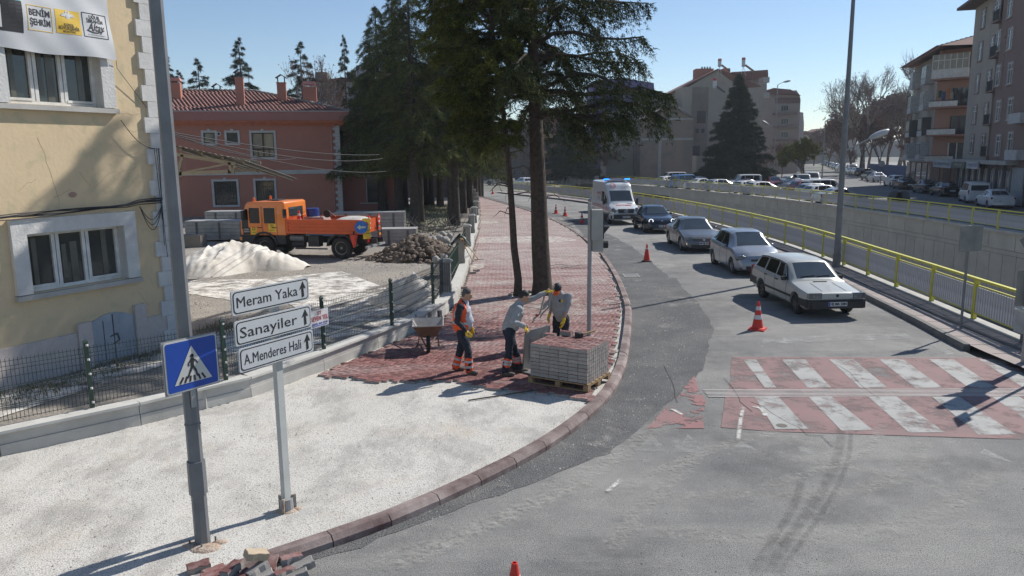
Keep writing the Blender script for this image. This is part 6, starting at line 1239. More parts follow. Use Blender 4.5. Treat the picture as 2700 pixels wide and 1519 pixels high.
# ================================================================== ORANGE TRUCK
def truck():
 t = thing('truck', 'orange crew cab tipper truck parked in the yard behind the sand heap', 'truck'); org = paint('orange', (.72, .20, .025), 0, .4); orr = mat('body_orange_red', (.62, .10, .02), .5, c2=(.50, .085, .02), scale=3, spec=.4); dg = mat('truck_dark', (.03, .032, .034), .7)
 RW = 0; FW = 3.85; r = .50; f = 5.05
 prof = [(FW - 1.15, 1.05), (f, 1.05), (f + .02, 1.3), (f - .02, 1.75), (f - .32, 2.52), (f - .42, 2.62), (FW - 1.0, 2.66), (FW - 1.12, 2.60)]
 T = Matrix(((1, 0, 0, 0), (0, 0, 1, 0), (0, 1, 0, 0), (0, 0, 0, 1)))
 cab = MB().prism([(x, z) for x, z in prof], -1.05, 1.05, T).build('cab', org, t); bv = cab.modifiers.new('b', 'BEVEL'); bv.width = .06; bv.segments = 3; evald(cab); cab.data.set_sharp_from_angle(angle=R(40))
 lo_ = MB().box((f - .35, 0, .80), (.75, 2.1, .5)).box((FW - .85, 0, .85), (.5, 2.1, .42)); lo_.build('cab_skirt', dg, t)
 MB().box((f - .02, 0, .62), (.22, 2.16, .36)).build('bumper', dg, t)
 wn = MB()
 def sidew(P, nm='side_window'):
  for sg in (-1, 1): MB().prism(P, sg * 1.052 - .006, sg * 1.052 + .006, T).build(nm, cgls, t)
 sidew([(f - 1.02, 1.62), (f - .50, 1.62), (f - .50, 2.35), (f - 1.02, 2.35)]); sidew([(f - .42, 1.35), (f - .08, 1.35), (f - .10, 1.75), (f - .28, 2.3), (f - .42, 2.3)]); sidew([(FW - .62, 1.62), (FW - .05, 1.62), (FW - .05, 2.35), (FW - .62, 2.35)])
 MB(Matrix.Translation((f - .165, 0, 2.12)) @ Matrix.Rotation(R(-21), 4, 'Y')).box((0, 0, 0), (.03, 1.85, .72)).build('windscreen', cgl, t); MB().box((FW - 1.14, 0, 2.15), (.03, 1.3, .42)).build('rear_window', cgl, t)
 MB().box((FW - 1.125, 1.06, 2.1), (.04, .3, .4)).build('rear_quarter_window', cgls, t)
 q = MB()
 for sg in (-1, 1):
  for x in (f - 1.12, f - 1.55, FW - .70, FW - 1.0 + 1.03): q.box((x, sg * 1.052, 1.75), (.015, .006, 1.35))
 q.build('door_gap', dg, t)
 for sg in (-1, 1):
  for x in (f - 1.0, FW - .55): MB().box((x, sg * 1.065, 1.42), (.22, .03, .04)).build('door_handle', dg, t)
  MB().box((f - .30, sg * 1.25, 2.0), (.12, .18, .45)).bar((f - .2, sg * 1.05, 2.3), (f - .28, sg * 1.2, 2.1), .03).build('wing_mirror', dg, t)
  MB().box((f + .03, sg * .8, .68), (.05, .3, .16)).build('headlight', lampg, t); MB().box((f + .0, sg * 1.04, .88), (.12, .06, .16)).build('indicator', amber, t)
  for wx, rr_ in ((FW, .64), (RW, .62)):
   m = MB(); vs = []; n = 12
   for k in range(n + 1):
    a = R(8 + 164 * k / n)
    for (q_, y) in ((rr_, .68), (rr_, 1.10), (rr_ + .09, 1.10), (rr_ + .09, .68)): vs.append((wx + q_ * math.cos(a), sg * y, r + q_ * math.sin(a)))
   m.add(vs, [(k * 4 + j, k * 4 + (j + 1) % 4, (k + 1) * 4 + (j + 1) % 4, (k + 1) * 4 + j) for k in range(n) for j in range(4)]); m.build('mudguard', dg, t)
  for wx in (FW, RW): w = wheel(t, wx, sg * .90, r, .32, mat('rim_cream', (.30, .285, .25), .6), 1)
  bl = MB()
  for wx in (FW, RW):
   for k in range(8): a = 6.283 * k / 8; bl.ell((wx + .13 * math.cos(a), sg * .985, r + .13 * math.sin(a)), (.02, .02, .02), 6, 4)
  bl.build('wheel_nuts', dg, t)['kind'] = 'stuff'
 MB().box((1.6, .38, .78), (6.2, .1, .22)).build('chassis_rail', dg, t); MB().box((1.6, -.38, .78), (6.2, .1, .22)).build('chassis_rail', dg, t)
 MB().tube([(0, -.9, r), (0, .9, r)], .09, 8).build('axle', dg, t); MB().tube([(FW, -.9, r), (FW, .9, r)], .08, 8).build('axle', dg, t)
 MB().box((1.35, .85, .80), (.55, .4, .5)).build('battery_box', dg, t); MB().tube([(1.9, .8, .62), (2.5, .8, .62)], .16, 12).build('air_tank', dg, t); MB().tube([(1.9, .8, .92), (2.6, .8, .92)], .15, 12).build('fuel_tank', galv, t); MB().bar((.7, 1.0, .45), (2.3, 1.0, .45), .06).build('side_guard', dg, t); MB().bar((2.85, 1.05, .42), (3.3, 1.05, .42), .06, .1).build('step', dg, t)
 x0, x1 = -1.05, 2.62; zb = 1.18; zt = 1.82
 MB().box(((x0 + x1) / 2, 0, zb + .03), (x1 - x0, 2.2, .10)).build('bed_floor', orr, t)
 for sg in (-1, 1):
  s_ = MB().box(((x0 + x1) / 2, sg * 1.12, (zb + zt) / 2), (x1 - x0, .05, zt - zb)); s_.box(((x0 + x1) / 2, sg * 1.14, zt - .04), (x1 - x0 + .04, .09, .10)); s_.box(((x0 + x1) / 2, sg * 1.14, zb + .05), (x1 - x0 + .04, .09, .12)); s_.box(((x0 + x1) / 2, sg * 1.15, (zb + zt) / 2 + .08), (x1 - x0 - .2, .05, .08)); s_.box(((x0 + x1) / 2, sg * 1.15, (zb + zt) / 2 - .08), (x1 - x0 - .2, .05, .08))
  s_.box((x0 + .05, sg * 1.145, (zb + zt) / 2), (.1, .09, zt - zb)); s_.box((x1 - .05, sg * 1.145, (zb + zt) / 2), (.1, .09, zt - zb)); s_.build('side_board', orr, t)
 MB().box((x0, 0, (zb + zt) / 2), (.06, 2.24, zt - zb)).build('tail_board', orr, t); MB().box((x1, 0, (zb + zt) / 2 + .05), (.06, 2.24, zt - zb + .1)).build('head_board', orr, t)
 sd = MB(); rr = random.Random(8); sd.ell((-.2, 0, zt - .12), (.8, 1.0, .22), 14, 8); sd.build('sand_load', sandbed, t, smooth=True)
 for y in (-.95, .35): pass
 Tb = Matrix.Translation((x0 - .04, 1.16, 1.5)) @ Matrix.Rotation(R(-140), 4, 'Z')
 rs_ = MB(Tb @ UP).lathe([(0, .0), (.30, 0), (.30, -.02)], 22).build('arrow_disc', mat('disc_blue', (.02, .16, .55), .4), t)
 a_ = MB(Tb @ UP); a_.prism([(-.2, 0), (-.05, .13), (-.05, .045), (.2, .045), (.2, -.045), (-.05, -.045), (-.05, -.13)], .006, .012); a_.build('white_arrow', sw_, rs_)
 Tc = Matrix.Translation((x0 - .20, .95, 1.42)) @ Matrix.Rotation(R(-125), 4, 'Z'); yb_ = MB(Tc).box((0, 0, 0), (.38, .02, .95)).build('warning_board', mat('board_yellow', (.72, .45, .03), .5), t)
 m = MB(Tc @ Matrix.Translation((0, -.015, .15)) @ UP); m.prism([(-.12, 0), (.12, 0), (0, .2)], 0, .003); m.build('warning_triangle', redi, yb_); text('lettering', 'DİKKAT', .09, Tc @ Matrix.Translation((0, -.014, -.08)) @ UP, ink, yb_, width=.3); text('lettering', 'YOL ÇALIŞMASI', .06, Tc @ Matrix.Translation((0, -.014, -.22)) @ UP, ink, yb_, width=.33)
 for y in (-.75, .35):
  b_ = MB().box((x0 - .1, y, 1.62), (.03, .16, .7)).build('marker_board', mat('board_red', (.55, .02, .02), .5), t); q = MB()
  for k in range(3): q.box((x0 - .118, y, 1.4 + .22 * k), (.006, .15, .08))
  q.build('white_stripe', sw_, b_)
 lad = MB().bar((x0 - .15, -.55, .55), (x0 - .12, -.55, 1.6), .035).bar((x0 - .15, -.95, .55), (x0 - .12, -.95, 1.6), .035)
 for k in range(4): lad.bar((x0 - .14, -.55, .7 + .25 * k), (x0 - .14, -.95, .7 + .25 * k), .03)
 lad.build('ladder', dg, t); MB().box((x0 - .2, 0, .55), (.12, 2.1, .10)).build('rear_bumper', galvl, t)
 for y in (-.75, .55): MB().box((x0 - .1, y, .82), (.06, .26, .16)).build('tail_light', tailr, t); MB().box((x0 - .12, y - .02, 1.0), (.04, .2, .14)).build('reflector', amber, t)
 MB().lathe([(.03, 0), (.05, .05), (.19, .6), (.16, .62)], 14, Matrix.Translation((-.72, 1.2, .55))).build('hanging_cone', mat('cone_orange', (.60, .06, .03), .5), t); MB().tube([(-.72, 1.2, 1.1), (-.72, 1.15, 1.3)], .05, 6).build('cone_strap', dg, t)
 for sg in (-1, 1): MB().lathe([(.07, 0), (.07, .03), (.055, .04), (.05, .16), (0, .19)], 12, Matrix.Translation((f - .62, sg * .75, 2.65))).build('beacon', mat('beacon_orange', (.75, .14, .01), .2), t)
 MB().box((f - 1.4, .1, 2.69), (.6, .7, .04)).build('roof_hatch', dg, t)
 FY = lambda x, z, y=1.064: Matrix.Translation((x, y, z)) @ Matrix.Rotation(R(180), 4, 'Z') @ UP
 MB().box((f - .32, 1.058, 1.25), (.36, .006, .34)).build('black_sticker', ink, t); text('lettering', 'BENİM\nŞEHRİM', .1, FY(f - .32, 1.27), wink, t, width=.28)
 yl = mat('sticker_yellow', (.75, .5, .03), .5); MB().box((f - .70, 1.058, 1.25), (.3, .006, .34)).build('yellow_sticker', yl, t); MB().box((FW - .45, 1.058, 1.42), (.40, .006, .38)).build('yellow_sticker', yl, t)
 for x, s_ in ((f - .70, .2), (FW - .45, .26)): MB().lathe([(.05, 0), (.065, .003), (.08, 0)], 12, FY(x, 1.36 if x > 4 else 1.5, 1.062), False).build('sticker_emblem', ink, t); text('lettering', 'KONYA', .07, FY(x, 1.17 if x > 4 else 1.30), ink, t, width=s_)
 text('lettering', '17', .13, FY(f - 1.36, 1.52, 1.06), redi, t)
 return t
tk = truck()
rw = G(903, 682, .05); fw = G(722, 673, .05); d = Vector(fw) - Vector(rw); TA = ang = R(167); dirv = Vector((math.cos(ang), math.sin(ang), 0)); off = Vector((math.sin(ang), -math.cos(ang), 0)) * -.9
sgn = Vector((dirv.y, -dirv.x, 0)); org_ = Vector((rw[0], rw[1], .05)) + sgn * .9
tk.scale = (.97, .95, .95); place(tk, tuple(org_), ang)
def ontruck(x, y, z): return Matrix.Translation(org_) @ Matrix.Rotation(TA, 4, 'Z') @ Vector((x, y, z))
print('truck', rw, fw, math.degrees(ang), (Vector(fw) - Vector(rw)).length)
# ================================================================== FAR BUILDINGS
def sm_(n, c, **k): return mat(n, c, .9, spec=.2, **k)
bge = sm_('far_beige', (.36, .32, .28), c2=(.30, .27, .24), scale=.5); mau = sm_('far_mauve', (.23, .165, .15), c2=(.20, .145, .13), scale=.5); peach = sm_('far_peach', (.34, .20, .15), c2=(.29, .18, .14), scale=.6); grr = sm_('render_grey', (.37, .335, .285), c2=(.29, .26, .225), scale=.25); grd = sm_('render_dark', (.25, .22, .185), c2=(.18, .16, .14), scale=.4)
brk = bpy.data.materials.new('rubble_brick'); brk.use_nodes = True; t_ = brk.node_tree; bx_ = nd(t_, 'TexBrick'); tc_ = nd(t_, 'TexCoord'); mp = nd(t_, 'Mapping'); mp.inputs['Rotation'].default_value = (R(90), 0, 0); t_.links.new(tc_.outputs['Object'], mp.inputs[0]); t_.links.new(mp.outputs[0], bx_.inputs[0]); bx_.inputs['Color1'].default_value = (.30, .19, .14, 1); bx_.inputs['Color2'].default_value = (.23, .185, .15, 1); bx_.inputs['Mortar'].default_value = (.28, .25, .215, 1); bx_.inputs['Scale'].default_value = 2.2; bx_.inputs['Mortar Size'].default_value = .04
ns = nd(t_, 'TexNoise'); ns.inputs['Scale'].default_value = .5; t_.links.new(tc_.outputs['Object'], ns.inputs[0]); mx = nd(t_, 'MixRGB'); mx.inputs[2].default_value = (.20, .175, .15, 1); rp_ = nd(t_, 'ValToRGB'); rp_.color_ramp.elements[0].position = .45; rp_.color_ramp.elements[1].position = .6; t_.links.new(ns.outputs[0], rp_.inputs[0]); t_.links.new(rp_.outputs[0], mx.inputs[0]); t_.links.new(bx_.outputs[0], mx.inputs[1]); t_.links.new(mx.outputs[0], t_.nodes['Principled BSDF'].inputs['Base Color']); t_.nodes['Principled BSDF'].inputs['Roughness'].default_value = .95
rooft = mat('far_roof', (.20, .10, .075), .85, c2=(.15, .08, .065), scale=1.5); winw = mat('far_window_frame', (.50, .50, .50), .5); wind = mat('far_glass', (.05, .055, .06), .12, c2=(.10, .105, .11), scale=.8)
XZ = Matrix(((1, 0, 0, 0), (0, 0, 1, 0), (0, 1, 0, 0), (0, 0, 0, 1)))
def frontprism(root, nm, pts, Y, depth, m, ground=True):
 P = [AT(x, y, Y) for x, y in pts]; Q = [(p.x, p.z) for p in P]
 if ground: Q = [(Q[0][0], -.1)] + Q + [(Q[-1][0], -.1)]
 return MB().prism(Q, Y, Y + depth, XZ).build(nm, m, root)
def zbox(root, nm, x0, y0, x1, y1, Y, d, m, out=.05):
 a = AT(x0, y0, Y); b = AT(x1, y1, Y); return MB().box(((a.x + b.x) / 2, Y - out + d / 2, (a.z + b.z) / 2), (abs(b.x - a.x), d, abs(a.z - b.z))).build(nm, m, root)
g1 = thing('apartment_building', 'tall grey rendered building with bare gable wall behind the fir', 'building')
frontprism(g1, 'wall', [(1776, 241), (1800, 238), (1893, 184), (2004, 228), (2009, 232)], 138, 16, grr)
frontprism(g1, 'front_wing', [(1800, 229), (1826, 228), (1826, 229), (1864, 228), (1868, 230), (1922, 252), (1990, 285)], 132, 6, grr)
zbox(g1, 'recess', 1826, 230, 1863, 410, 132, .1, grd, .06)
q = MB(); [q.box((AT(x, 340, 131.8).x, 131.85, AT(x, 345, 131.8).z), (.5, .1, .7)) for x in (1839, 1854)]; q.build('small_window', wind, g1)
zbox(g1, 'dark_patch', 1838, 293, 1860, 325, 132, .1, mat('patch_dark', (.09, .075, .065), .95), .1)
zbox(g1, 'chimney', 1836, 181, 1881, 212, 142, 2.5, rst, 0); zbox(g1, 'chimney', 1908, 180, 1925, 200, 142, 2, rst, 0)
for x in (1850, 1857, 1864, 1871): zbox(g1, 'chimney_pot', x, 176, x + 3, 183, 142, .3, wind, 0)
m = frontprism(g1, 'roof', [(1770, 243), (1893, 181), (2008, 228), (1960, 232), (1893, 186), (1776, 245)], 137.7, 17, rooft, False)
frontprism(g1, 'roof', [(1930, 190), (2025, 184), (2026, 205), (1960, 210)], 146, 10, rooft, False); frontprism(g1, 'rear_wall', [(1960, 208), (2022, 205), (2022, 230)], 147, 9, bge)
for y in (205, 245): zbox(g1, 'balcony', 2008, y, 2024, y + 14, 140, 2.5, mat('balcony_pale', (.38, .37, .34), .8), 1)
zbox(g1, 'pale_annex', 1802, 411, 1835, 470, 126, 5, mat('annex_white', (.40, .38, .34), .9), 0); zbox(g1, 'dark_opening', 1822, 385, 1845, 411, 131.8, .2, wind, 0)
for (x, y0, y1, tp) in [(1898, 155, 176, 'a'), (1961, 152, 176, 'b'), (1885, 206, 232, 'c')]:
 t = thing('water_heater', {'a': 'left white solar water tank on a stand above the gable', 'b': 'right solar water tank with tilted collector on the roof', 'c': 'low red capped solar tank in front of the gable'}[tp], 'solar heater'); Y = 137 if tp != 'c' else 134
 a = AT(x, y0, Y); b = AT(x, y1, Y); MB().lathe([(.32, b.z), (.32, a.z), (.0, a.z + .02)], 12, Matrix.Translation((a.x, Y, 0))).build('tank', mat('tank_white', (.5, .5, .5), .4), t); MB().lathe([(.33, a.z - .45), (.33, a.z - .02)], 12, Matrix.Translation((a.x, Y, 0))).build('band', redi if tp == 'c' else rst, t)
 c = AT(x + 26, y1 + 12, Y); MB().bar((a.x + .3, Y, b.z + .3), (c.x, Y, c.z), 1.0, .1).build('collector', wind, t); MB().bar((a.x, Y, b.z), (a.x - .4, Y, b.z - 1.6), .06).bar((a.x, Y, b.z), (a.x + .5, Y, b.z - 1.6), .06).build('stand', winw, t)
t = thing('brick_gable_building', 'low rubble and brick building with patched gable facing the car park', 'building'); frontprism(t, 'wall', [(1690, 318), (1769, 279), (1829, 308)], 121, 12, brk); frontprism(t, 'roof', [(1684, 318), (1769, 275), (1833, 309), (1829, 311), (1769, 280), (1690, 320)], 120.5, 13, mat('eave_grey', (.2, .18, .16), .9), False)
for y in (312, 365): zbox(t, 'band', 1692, y, 1828, y + 4, 121, .1, conc, .04)
zbox(t, 'band', 1738, 300, 1742, 470, 121, .1, conc, .05)
zbox(t, 'graffiti', 1786, 452, 1803, 456, 121, .02, redi, .08)
t = thing('grey_building', 'plain grey building rising left behind the brick gable', 'building'); frontprism(t, 'wall', [(1600, 300), (1669, 275), (1713, 254), (1742, 254), (1800, 285)], 128, 8, grr)
zbox(t, 'chimney', 1732, 240, 1746, 256, 131, 1, conc, 0)
t = thing('red_roof_house', 'house with terracotta balcony between the grey buildings', 'house'); frontprism(t, 'wall', [(1745, 262), (1790, 238), (1806, 238), (1806, 290)], 145, 8, bge); zbox(t, 'balcony', 1779, 242, 1804, 258, 144, 1, rst, 0); frontprism(t, 'roof', [(1742, 262), (1778, 243), (1800, 228), (1806, 240), (1760, 265)], 144, 10, rooft, False)
t = thing('purple_building', 'purple blue apartment block half hidden by the near cedar', 'building'); frontprism(t, 'wall', [(1560, 215), (1640, 205), (1724, 219), (1726, 255)], 150, 10, mat('purple_wall', (.13, .12, .27), .8, c2=(.11, .10, .23)))
for x in (1600, 1640, 1680): zbox(t, 'window', x, 235, x + 14, 250, 150, .1, wind)
t = thing('pink_building', 'dusky pink apartment block with balconies seen under the cedar branches', 'building'); frontprism(t, 'wall', [(1400, 290), (1500, 280), (1500, 300)], 135, 10, mat('pink_wall', (.26, .13, .11), .9, c2=(.2, .11, .10)));
for y in (330, 375, 415):
 for x in (1410, 1438, 1466): zbox(t, 'window', x, y, x + 14, y + 22, 135, .1, wind)
 zbox(t, 'balcony', 1405, y + 24, 1490, y + 34, 134.6, .6, mat('balcony_ochre', (.35, .26, .14), .8), .3)
t = thing('grey_block', 'dark grey street block glimpsed between the near trunks', 'building'); frontprism(t, 'wall', [(1240, 330), (1398, 318), (1398, 340)], 142, 10, mat('block_dim', (.20, .18, .17), .9))
for y in (360, 400, 440):
 for x in range(1250, 1395, 24): zbox(t, 'window', x, y, x + 12, y + 20, 142, .1, wind)
t = thing('white_building', 'pale rendered building behind the bare tree right of the red roof', 'building'); frontprism(t, 'wall', [(830, 215), (870, 212), (950, 210), (1010, 214)], 92, 10, mat('pale_wall', (.42, .41, .39), .9)); frontprism(t, 'roof', [(826, 215), (900, 204), (1012, 212), (1012, 216)], 91.6, 10, rooft, False); zbox(t, 'rooftop_box', 939, 172, 990, 208, 95, 3, mat('rooftop_white', (.50, .51, .53), .8), 0); zbox(t, 'chimney', 832, 190, 862, 216, 94, 1.5, grd, 0); zbox(t, 'chimney', 925, 185, 936, 210, 94, 1, grd, 0)
t = thing('wall', 'dark rendered boundary wall at the back of the garden grove', 'wall'); MB().box((-14, 84, 1.2), (22, .4, 2.4)).build('wall_body', mat('wall_dark', (.13, .12, .11), .95), t)
t = thing('apartment_building', 'cream four storey block with brown top floor right of the fir', 'building'); frontprism(t, 'wall', [(2008, 245), (2100, 238), (2108, 250), (2111, 262)], 165, 14, mat('cream_wall', (.36, .30, .26), .9, c2=(.31, .27, .24)))
frontprism(t, 'roof', [(2004, 246), (2040, 232), (2085, 236), (2112, 252), (2100, 250)], 164, 15, rooft, False); zbox(t, 'brown_band', 2045, 258, 2108, 272, 165, .2, mat('brown_band', (.17, .11, .10), .9), .15)
for y in (277, 312, 347):
 zbox(t, 'floor_slab', 2040, y + 21, 2100, y + 25, 164.6, 1, mat('slab_brown', (.22, .17, .15), .9), .4); w = zbox(t, 'window', 2059, y, 2079, y + 16, 165, .1, winw, .06)
 for k in range(3): zbox(w, 'pane', 2060 + 6.4 * k, y + 1, 2065 + 6.4 * k, y + 15, 165, .1, wind, .1)
t = thing('apartment_building', 'narrow white block at the right side of the cream one', 'building'); frontprism(t, 'wall', [(2106, 295), (2118, 297), (2120, 330)], 180, 10, mat('white_far', (.42, .41, .40), .9))
for i, (x0, x1, y, Y, l) in enumerate([(2105, 2150, 350, 300, 'distant low grey houses at the street end'), (2150, 2200, 343, 330, 'distant pale houses on the rise at the street end'), (2195, 2260, 338, 310, 'distant roofs left of the plane trees'), (2060, 2110, 352, 280, 'distant house behind the yellow green tree')]):
 t = thing('house', l, 'house'); frontprism(t, 'wall', [(x0, y + 4), (x0 + (x1 - x0) * .45, y), (x1, y + 5)], Y, 12, bge if i % 2 else grr); frontprism(t, 'roof', [(x0 - 2, y + 5), (x0 + (x1 - x0) * .45, y - 5), (x1 + 2, y + 5)], Y - .5, 13, rooft, False)
hill = MB(); hs = []
rr = random.Random(4)
for i in range(41): x = -500 + 30 * i; hs.append((x, 620, 6 + 9 * (.5 + .5 * math.sin(i * .7)) + 3 * rr.random()));
hill.add([(x, y, -1) for x, y, z in hs] + hs + [(x, y + 200, z + 4) for x, y, z in hs], [(i, i + 1, 42 + i - 0, 41 + i) for i in range(40)] + [(41 + i, 42 + i, 83 + i, 82 + i) for i in range(40)])
tag(hill.build('hills', mat('far_hill', (.16, .15, .13), .95)), kind='structure')
Y1 = 74.0; A1 = AT(2576, 489, Y1); A2 = AT(2663, 489, 64.5); P1 = Plane((A1.x, A1.y), (A2.x, A2.y))
W1 = P1.W
def facade(name, label, Pl, x_far, x_near, ztop, depth, m, wins, sgn=1):
 t = thing(name, label, 'building', Pl.P(0, 0, 0)); M_ = part_M(t, Pl.M()); mb = MB(M_); return t, M_
r1 = thing('apartment_building', 'six storey mauve and beige apartment block with ground floor shops at the right edge', 'building', P1.P(0, 0, 0)); M1 = part_M(r1, P1.M())
sL = W1(2548, 300)[0]; sM = W1(2612, 300)[0]; sG = W1(2628, 300)[0]; ztop = W1(2576, 20)[1]
MB(M1).box(((sL + sM) / 2, 5, ztop / 2), (sM - sL, 10, ztop)).build('wall', bge, r1)
MB(M1).box(((sM + sG) / 2, 5.6, ztop / 2), (sG - sM - .01, 9, ztop)).build('stair_bay', mat('bay_dark', (.10, .075, .07), .9), r1)
MB(M1).box((sG + 12, 4.7, ztop / 2), (24, 10, ztop)).build('wall', mau, r1)
def fwin(s0, s1, z0, z1, y=0, fr=True, root=r1, M_=M1, fm=None):
 w = MB(M_); t = .13
 w.box(((s0 + s1) / 2, y - .03, z1 + t / 2), (s1 - s0 + 2 * t, .10, t)).box(((s0 + s1) / 2, y - .06, z0 - t / 2), (s1 - s0 + 2 * t, .16, t)).box((s0 - t / 2, y - .03, (z0 + z1) / 2), (t, .10, z1 - z0)).box((s1 + t / 2, y - .03, (z0 + z1) / 2), (t, .10, z1 - z0))
 o = w.build('window', fm or mat('surround', (.24, .18, .165), .8), root); f = MB(M_); e = .07
 for x in (s0 + e / 2, (s0 + s1) / 2 + .1, s1 - e / 2): f.box((x, y - .02, (z0 + z1) / 2), (e, .06, z1 - z0))
 for z in (z0 + e / 2, z1 - e / 2, z0 + (z1 - z0) * .7): f.box(((s0 + s1) / 2, y - .021, z), (s1 - s0, .06, e))
 f.build('frame', winw, o); MB(M_).box(((s0 + s1) / 2, y - .008, (z0 + z1) / 2), (s1 - s0, .01, z1 - z0)).build('pane', wind, o)
zs = [W1(2576, y)[1] for y in (60, 141, 222, 302, 380)]
for z in zs:
 for px in (2571, 2600): s = W1(px, 300)[0]; fwin(s - .62, s + .62, z - .85, z + .85)
 MB(M1).box(((sM + sG) / 2, .3, z - 1.2), (sG - sM + .1, 1.8, .14)).build('balcony_slab', mau, r1); q = MB(M1)
 for k in range(7): q.box((sM + (sG - sM) * (k + .5) / 7, -.55, z - .7), (.05, .05, .9))
 q.box(((sM + sG) / 2, -.55, z - .25), (sG - sM, .05, .05)); q.build('balcony_rail', wire, r1)
for px in (2644, 2676):
 for y in (20, 105, 196, 290, 380): s, z = W1(px, y + (0 if px == 2644 else -6)); fwin(s - .6, s + .6, z - .95, z + .75, -.3, fm=mat('surround_pale', (.36, .31, .29), .8))
for k, ch in enumerate('SAY SİTESİ'):
 if ch != ' ': q = W1(2664 - 1.4 * k, 78 + 17 * k); text('wall_letter', ch, .55, M1 @ Matrix.Translation((q[0], -.32, q[1])) @ UP, mat('letter_dim', (.22, .17, .16), .8), r1, ext=.02)
s0 = W1(2690, 340)[0];
for z in (zs[3] - 1, zs[4] - 1): MB(M1).box((s0 + 2.2, -.7, z), (3, .9, .8)).build('balcony', mat('balcony_white', (.40, .40, .40), .8), r1)
MB(M1).box(((sL + sM) / 2 + 11, 4.2, ztop + .12), (sM - sL + 24, 11.4, .25)).build('eave', mat('eave_brown', (.12, .085, .07), .9), r1)
for z in (zs[0] + .0,): MB(M1).box((sL - 1.2, 4, z - 1.6), (2.4, 3, .25)).build('end_balcony', mau, r1); q = MB(M1); [q.bar((sL - 2.3, 2.6 + .4 * k, z - 1.5), (sL - 2.3, 2.6 + .4 * k, z - .5), .04) for k in range(8)]; q.bar((sL - 2.3, 2.6, z - .5), (sL - 2.3, 5.6, z - .5), .05); q.build('end_rail', wire, r1)
zsh = W1(2576, 428)[1]; shopm = mat('shop_front', (.06, .06, .06), .5); MB(M1).box((sL + 9, -.5, zsh + .1), (20, 1.4, .35)).build('canopy_slab', conc, r1)
for k in range(9):
 s = sL + .4 + 2.2 * k; o = MB(M1).box((s, -.35, zsh / 2 - .1), (.35, .3, zsh)).build('shop_pillar', mat('pillar_dim', (.16, .15, .145), .8), r1)
 g = MB(M1).box((s + 1.1, -.32, zsh / 2 - .1), (1.8, .05, zsh - .6)).build('shop_window', wind, r1); MB(M1).box((s + .7, -.36, zsh / 2 - .2), (.08, .04, zsh - .8)).box((s + 1.5, -.36, zsh / 2 - .2), (.08, .04, zsh - .8)).build('shop_frame', winw, g)
MB(M1).box((sL + 19.5, -.4, 1.6), (3, .1, 3.0)).build('roller_shutter', mat('shutter', (.30, .31, .32), .5), r1)
def board(x0, y0, x1, y1, col, tx, tcol, lab, frac=.9):
 a = W1(x0, y1); b = W1(x1, y0); xc = (a[0] + b[0]) / 2; zc = (a[1] + b[1]) / 2; w = abs(b[0] - a[0]); h = abs(b[1] - a[1]) * .8; t = thing('shop_sign', lab, 'shop sign', P1.P(xc, zc, 1.35)); MM = part_M(t, P1.M(0, 0, 1.35))
 MB(MM).box((xc, 0, zc), (w, .15, h)).build('board', col, t); text('lettering', tx, h * .6, MM @ Matrix.Translation((xc, -.08, zc)) @ UP, tcol, t, width=w * frac)
board(2496, 421, 2549, 442, mat('sign_pale', (.36, .38, .40), .6), 'ERKAN TAŞDEMİR HARİTA MÜHENDİS', mat('ink_slate', (.05, .06, .09), .6), 'long pale shop sign with dark capital letters at the near corner')
board(2552, 425, 2588, 444, mat('sign_olive', (.12, .12, .09), .6), 'EMLAK', mat('letter_pale', (.42, .42, .36), .6), 'olive shop sign reading EMLAK in pale letters', .6)
board(2591, 424, 2625, 446, mat('sign_light', (.42, .42, .43), .6), 'A   EMLAK OFİSİ', mat('ink_navy', (.03, .04, .16), .6), 'white and navy shop sign with a big letter A', .9)
B1 = AT(2460, 480, 92.0); B2 = AT(2392, 480, 108.0); P2 = Plane((B2.x, B2.y), (B1.x, B1.y)); r2 = thing('apartment_building', 'four storey beige corner block with enclosed balconies and tiled hip roof', 'building', P2.P(0, 0, 0)); M2 = part_M(r2, P2.M()); L2 = (B1 - B2).length; L2 = math.hypot(B1.x - B2.x, B1.y - B2.y); z2 = P2.W(2460, 152)[1]
MB(M2).box((L2 / 2, 6, z2 / 2), (L2, 12, z2)).build('wall', bge, r2)
zz2 = [P2.W(2460, y)[1] for y in (195, 262, 330, 397)]
for i, z in enumerate(zz2):
 for f_, w_ in ((.12, 1.2), (.62, 1.3)):
  q = MB(M2).box((L2 * f_ + 1.2, -.5, z - .1), (w_ * 2, 1.0, 2.2)).build('bay', mat('bay_white', (.36, .36, .35), .7) if i != 2 else MC['shop_front'], r2); MB(M2).box((L2 * f_ + 1.2, -1.0, z + .2), (w_ * 2 - .2, .06, 1.3)).build('bay_glass', wind, q); [MB(M2).box((L2 * f_ + 1.2 + dx, -1.04, z + .2), (.07, .05, 1.3)).build('bay_mullion', winw, q) for dx in (-.7, 0, .7)]; MB(M2).box((L2 * f_ + 1.2, -1.02, z - .95), (w_ * 2 + .1, .1, .6)).build('bay_sill', mat('sill_white', (.42, .42, .41), .8), q)
 fwin(L2 * .42, L2 * .42 + 1.0, z - .9, z + .7, 0, root=r2, M_=M2)
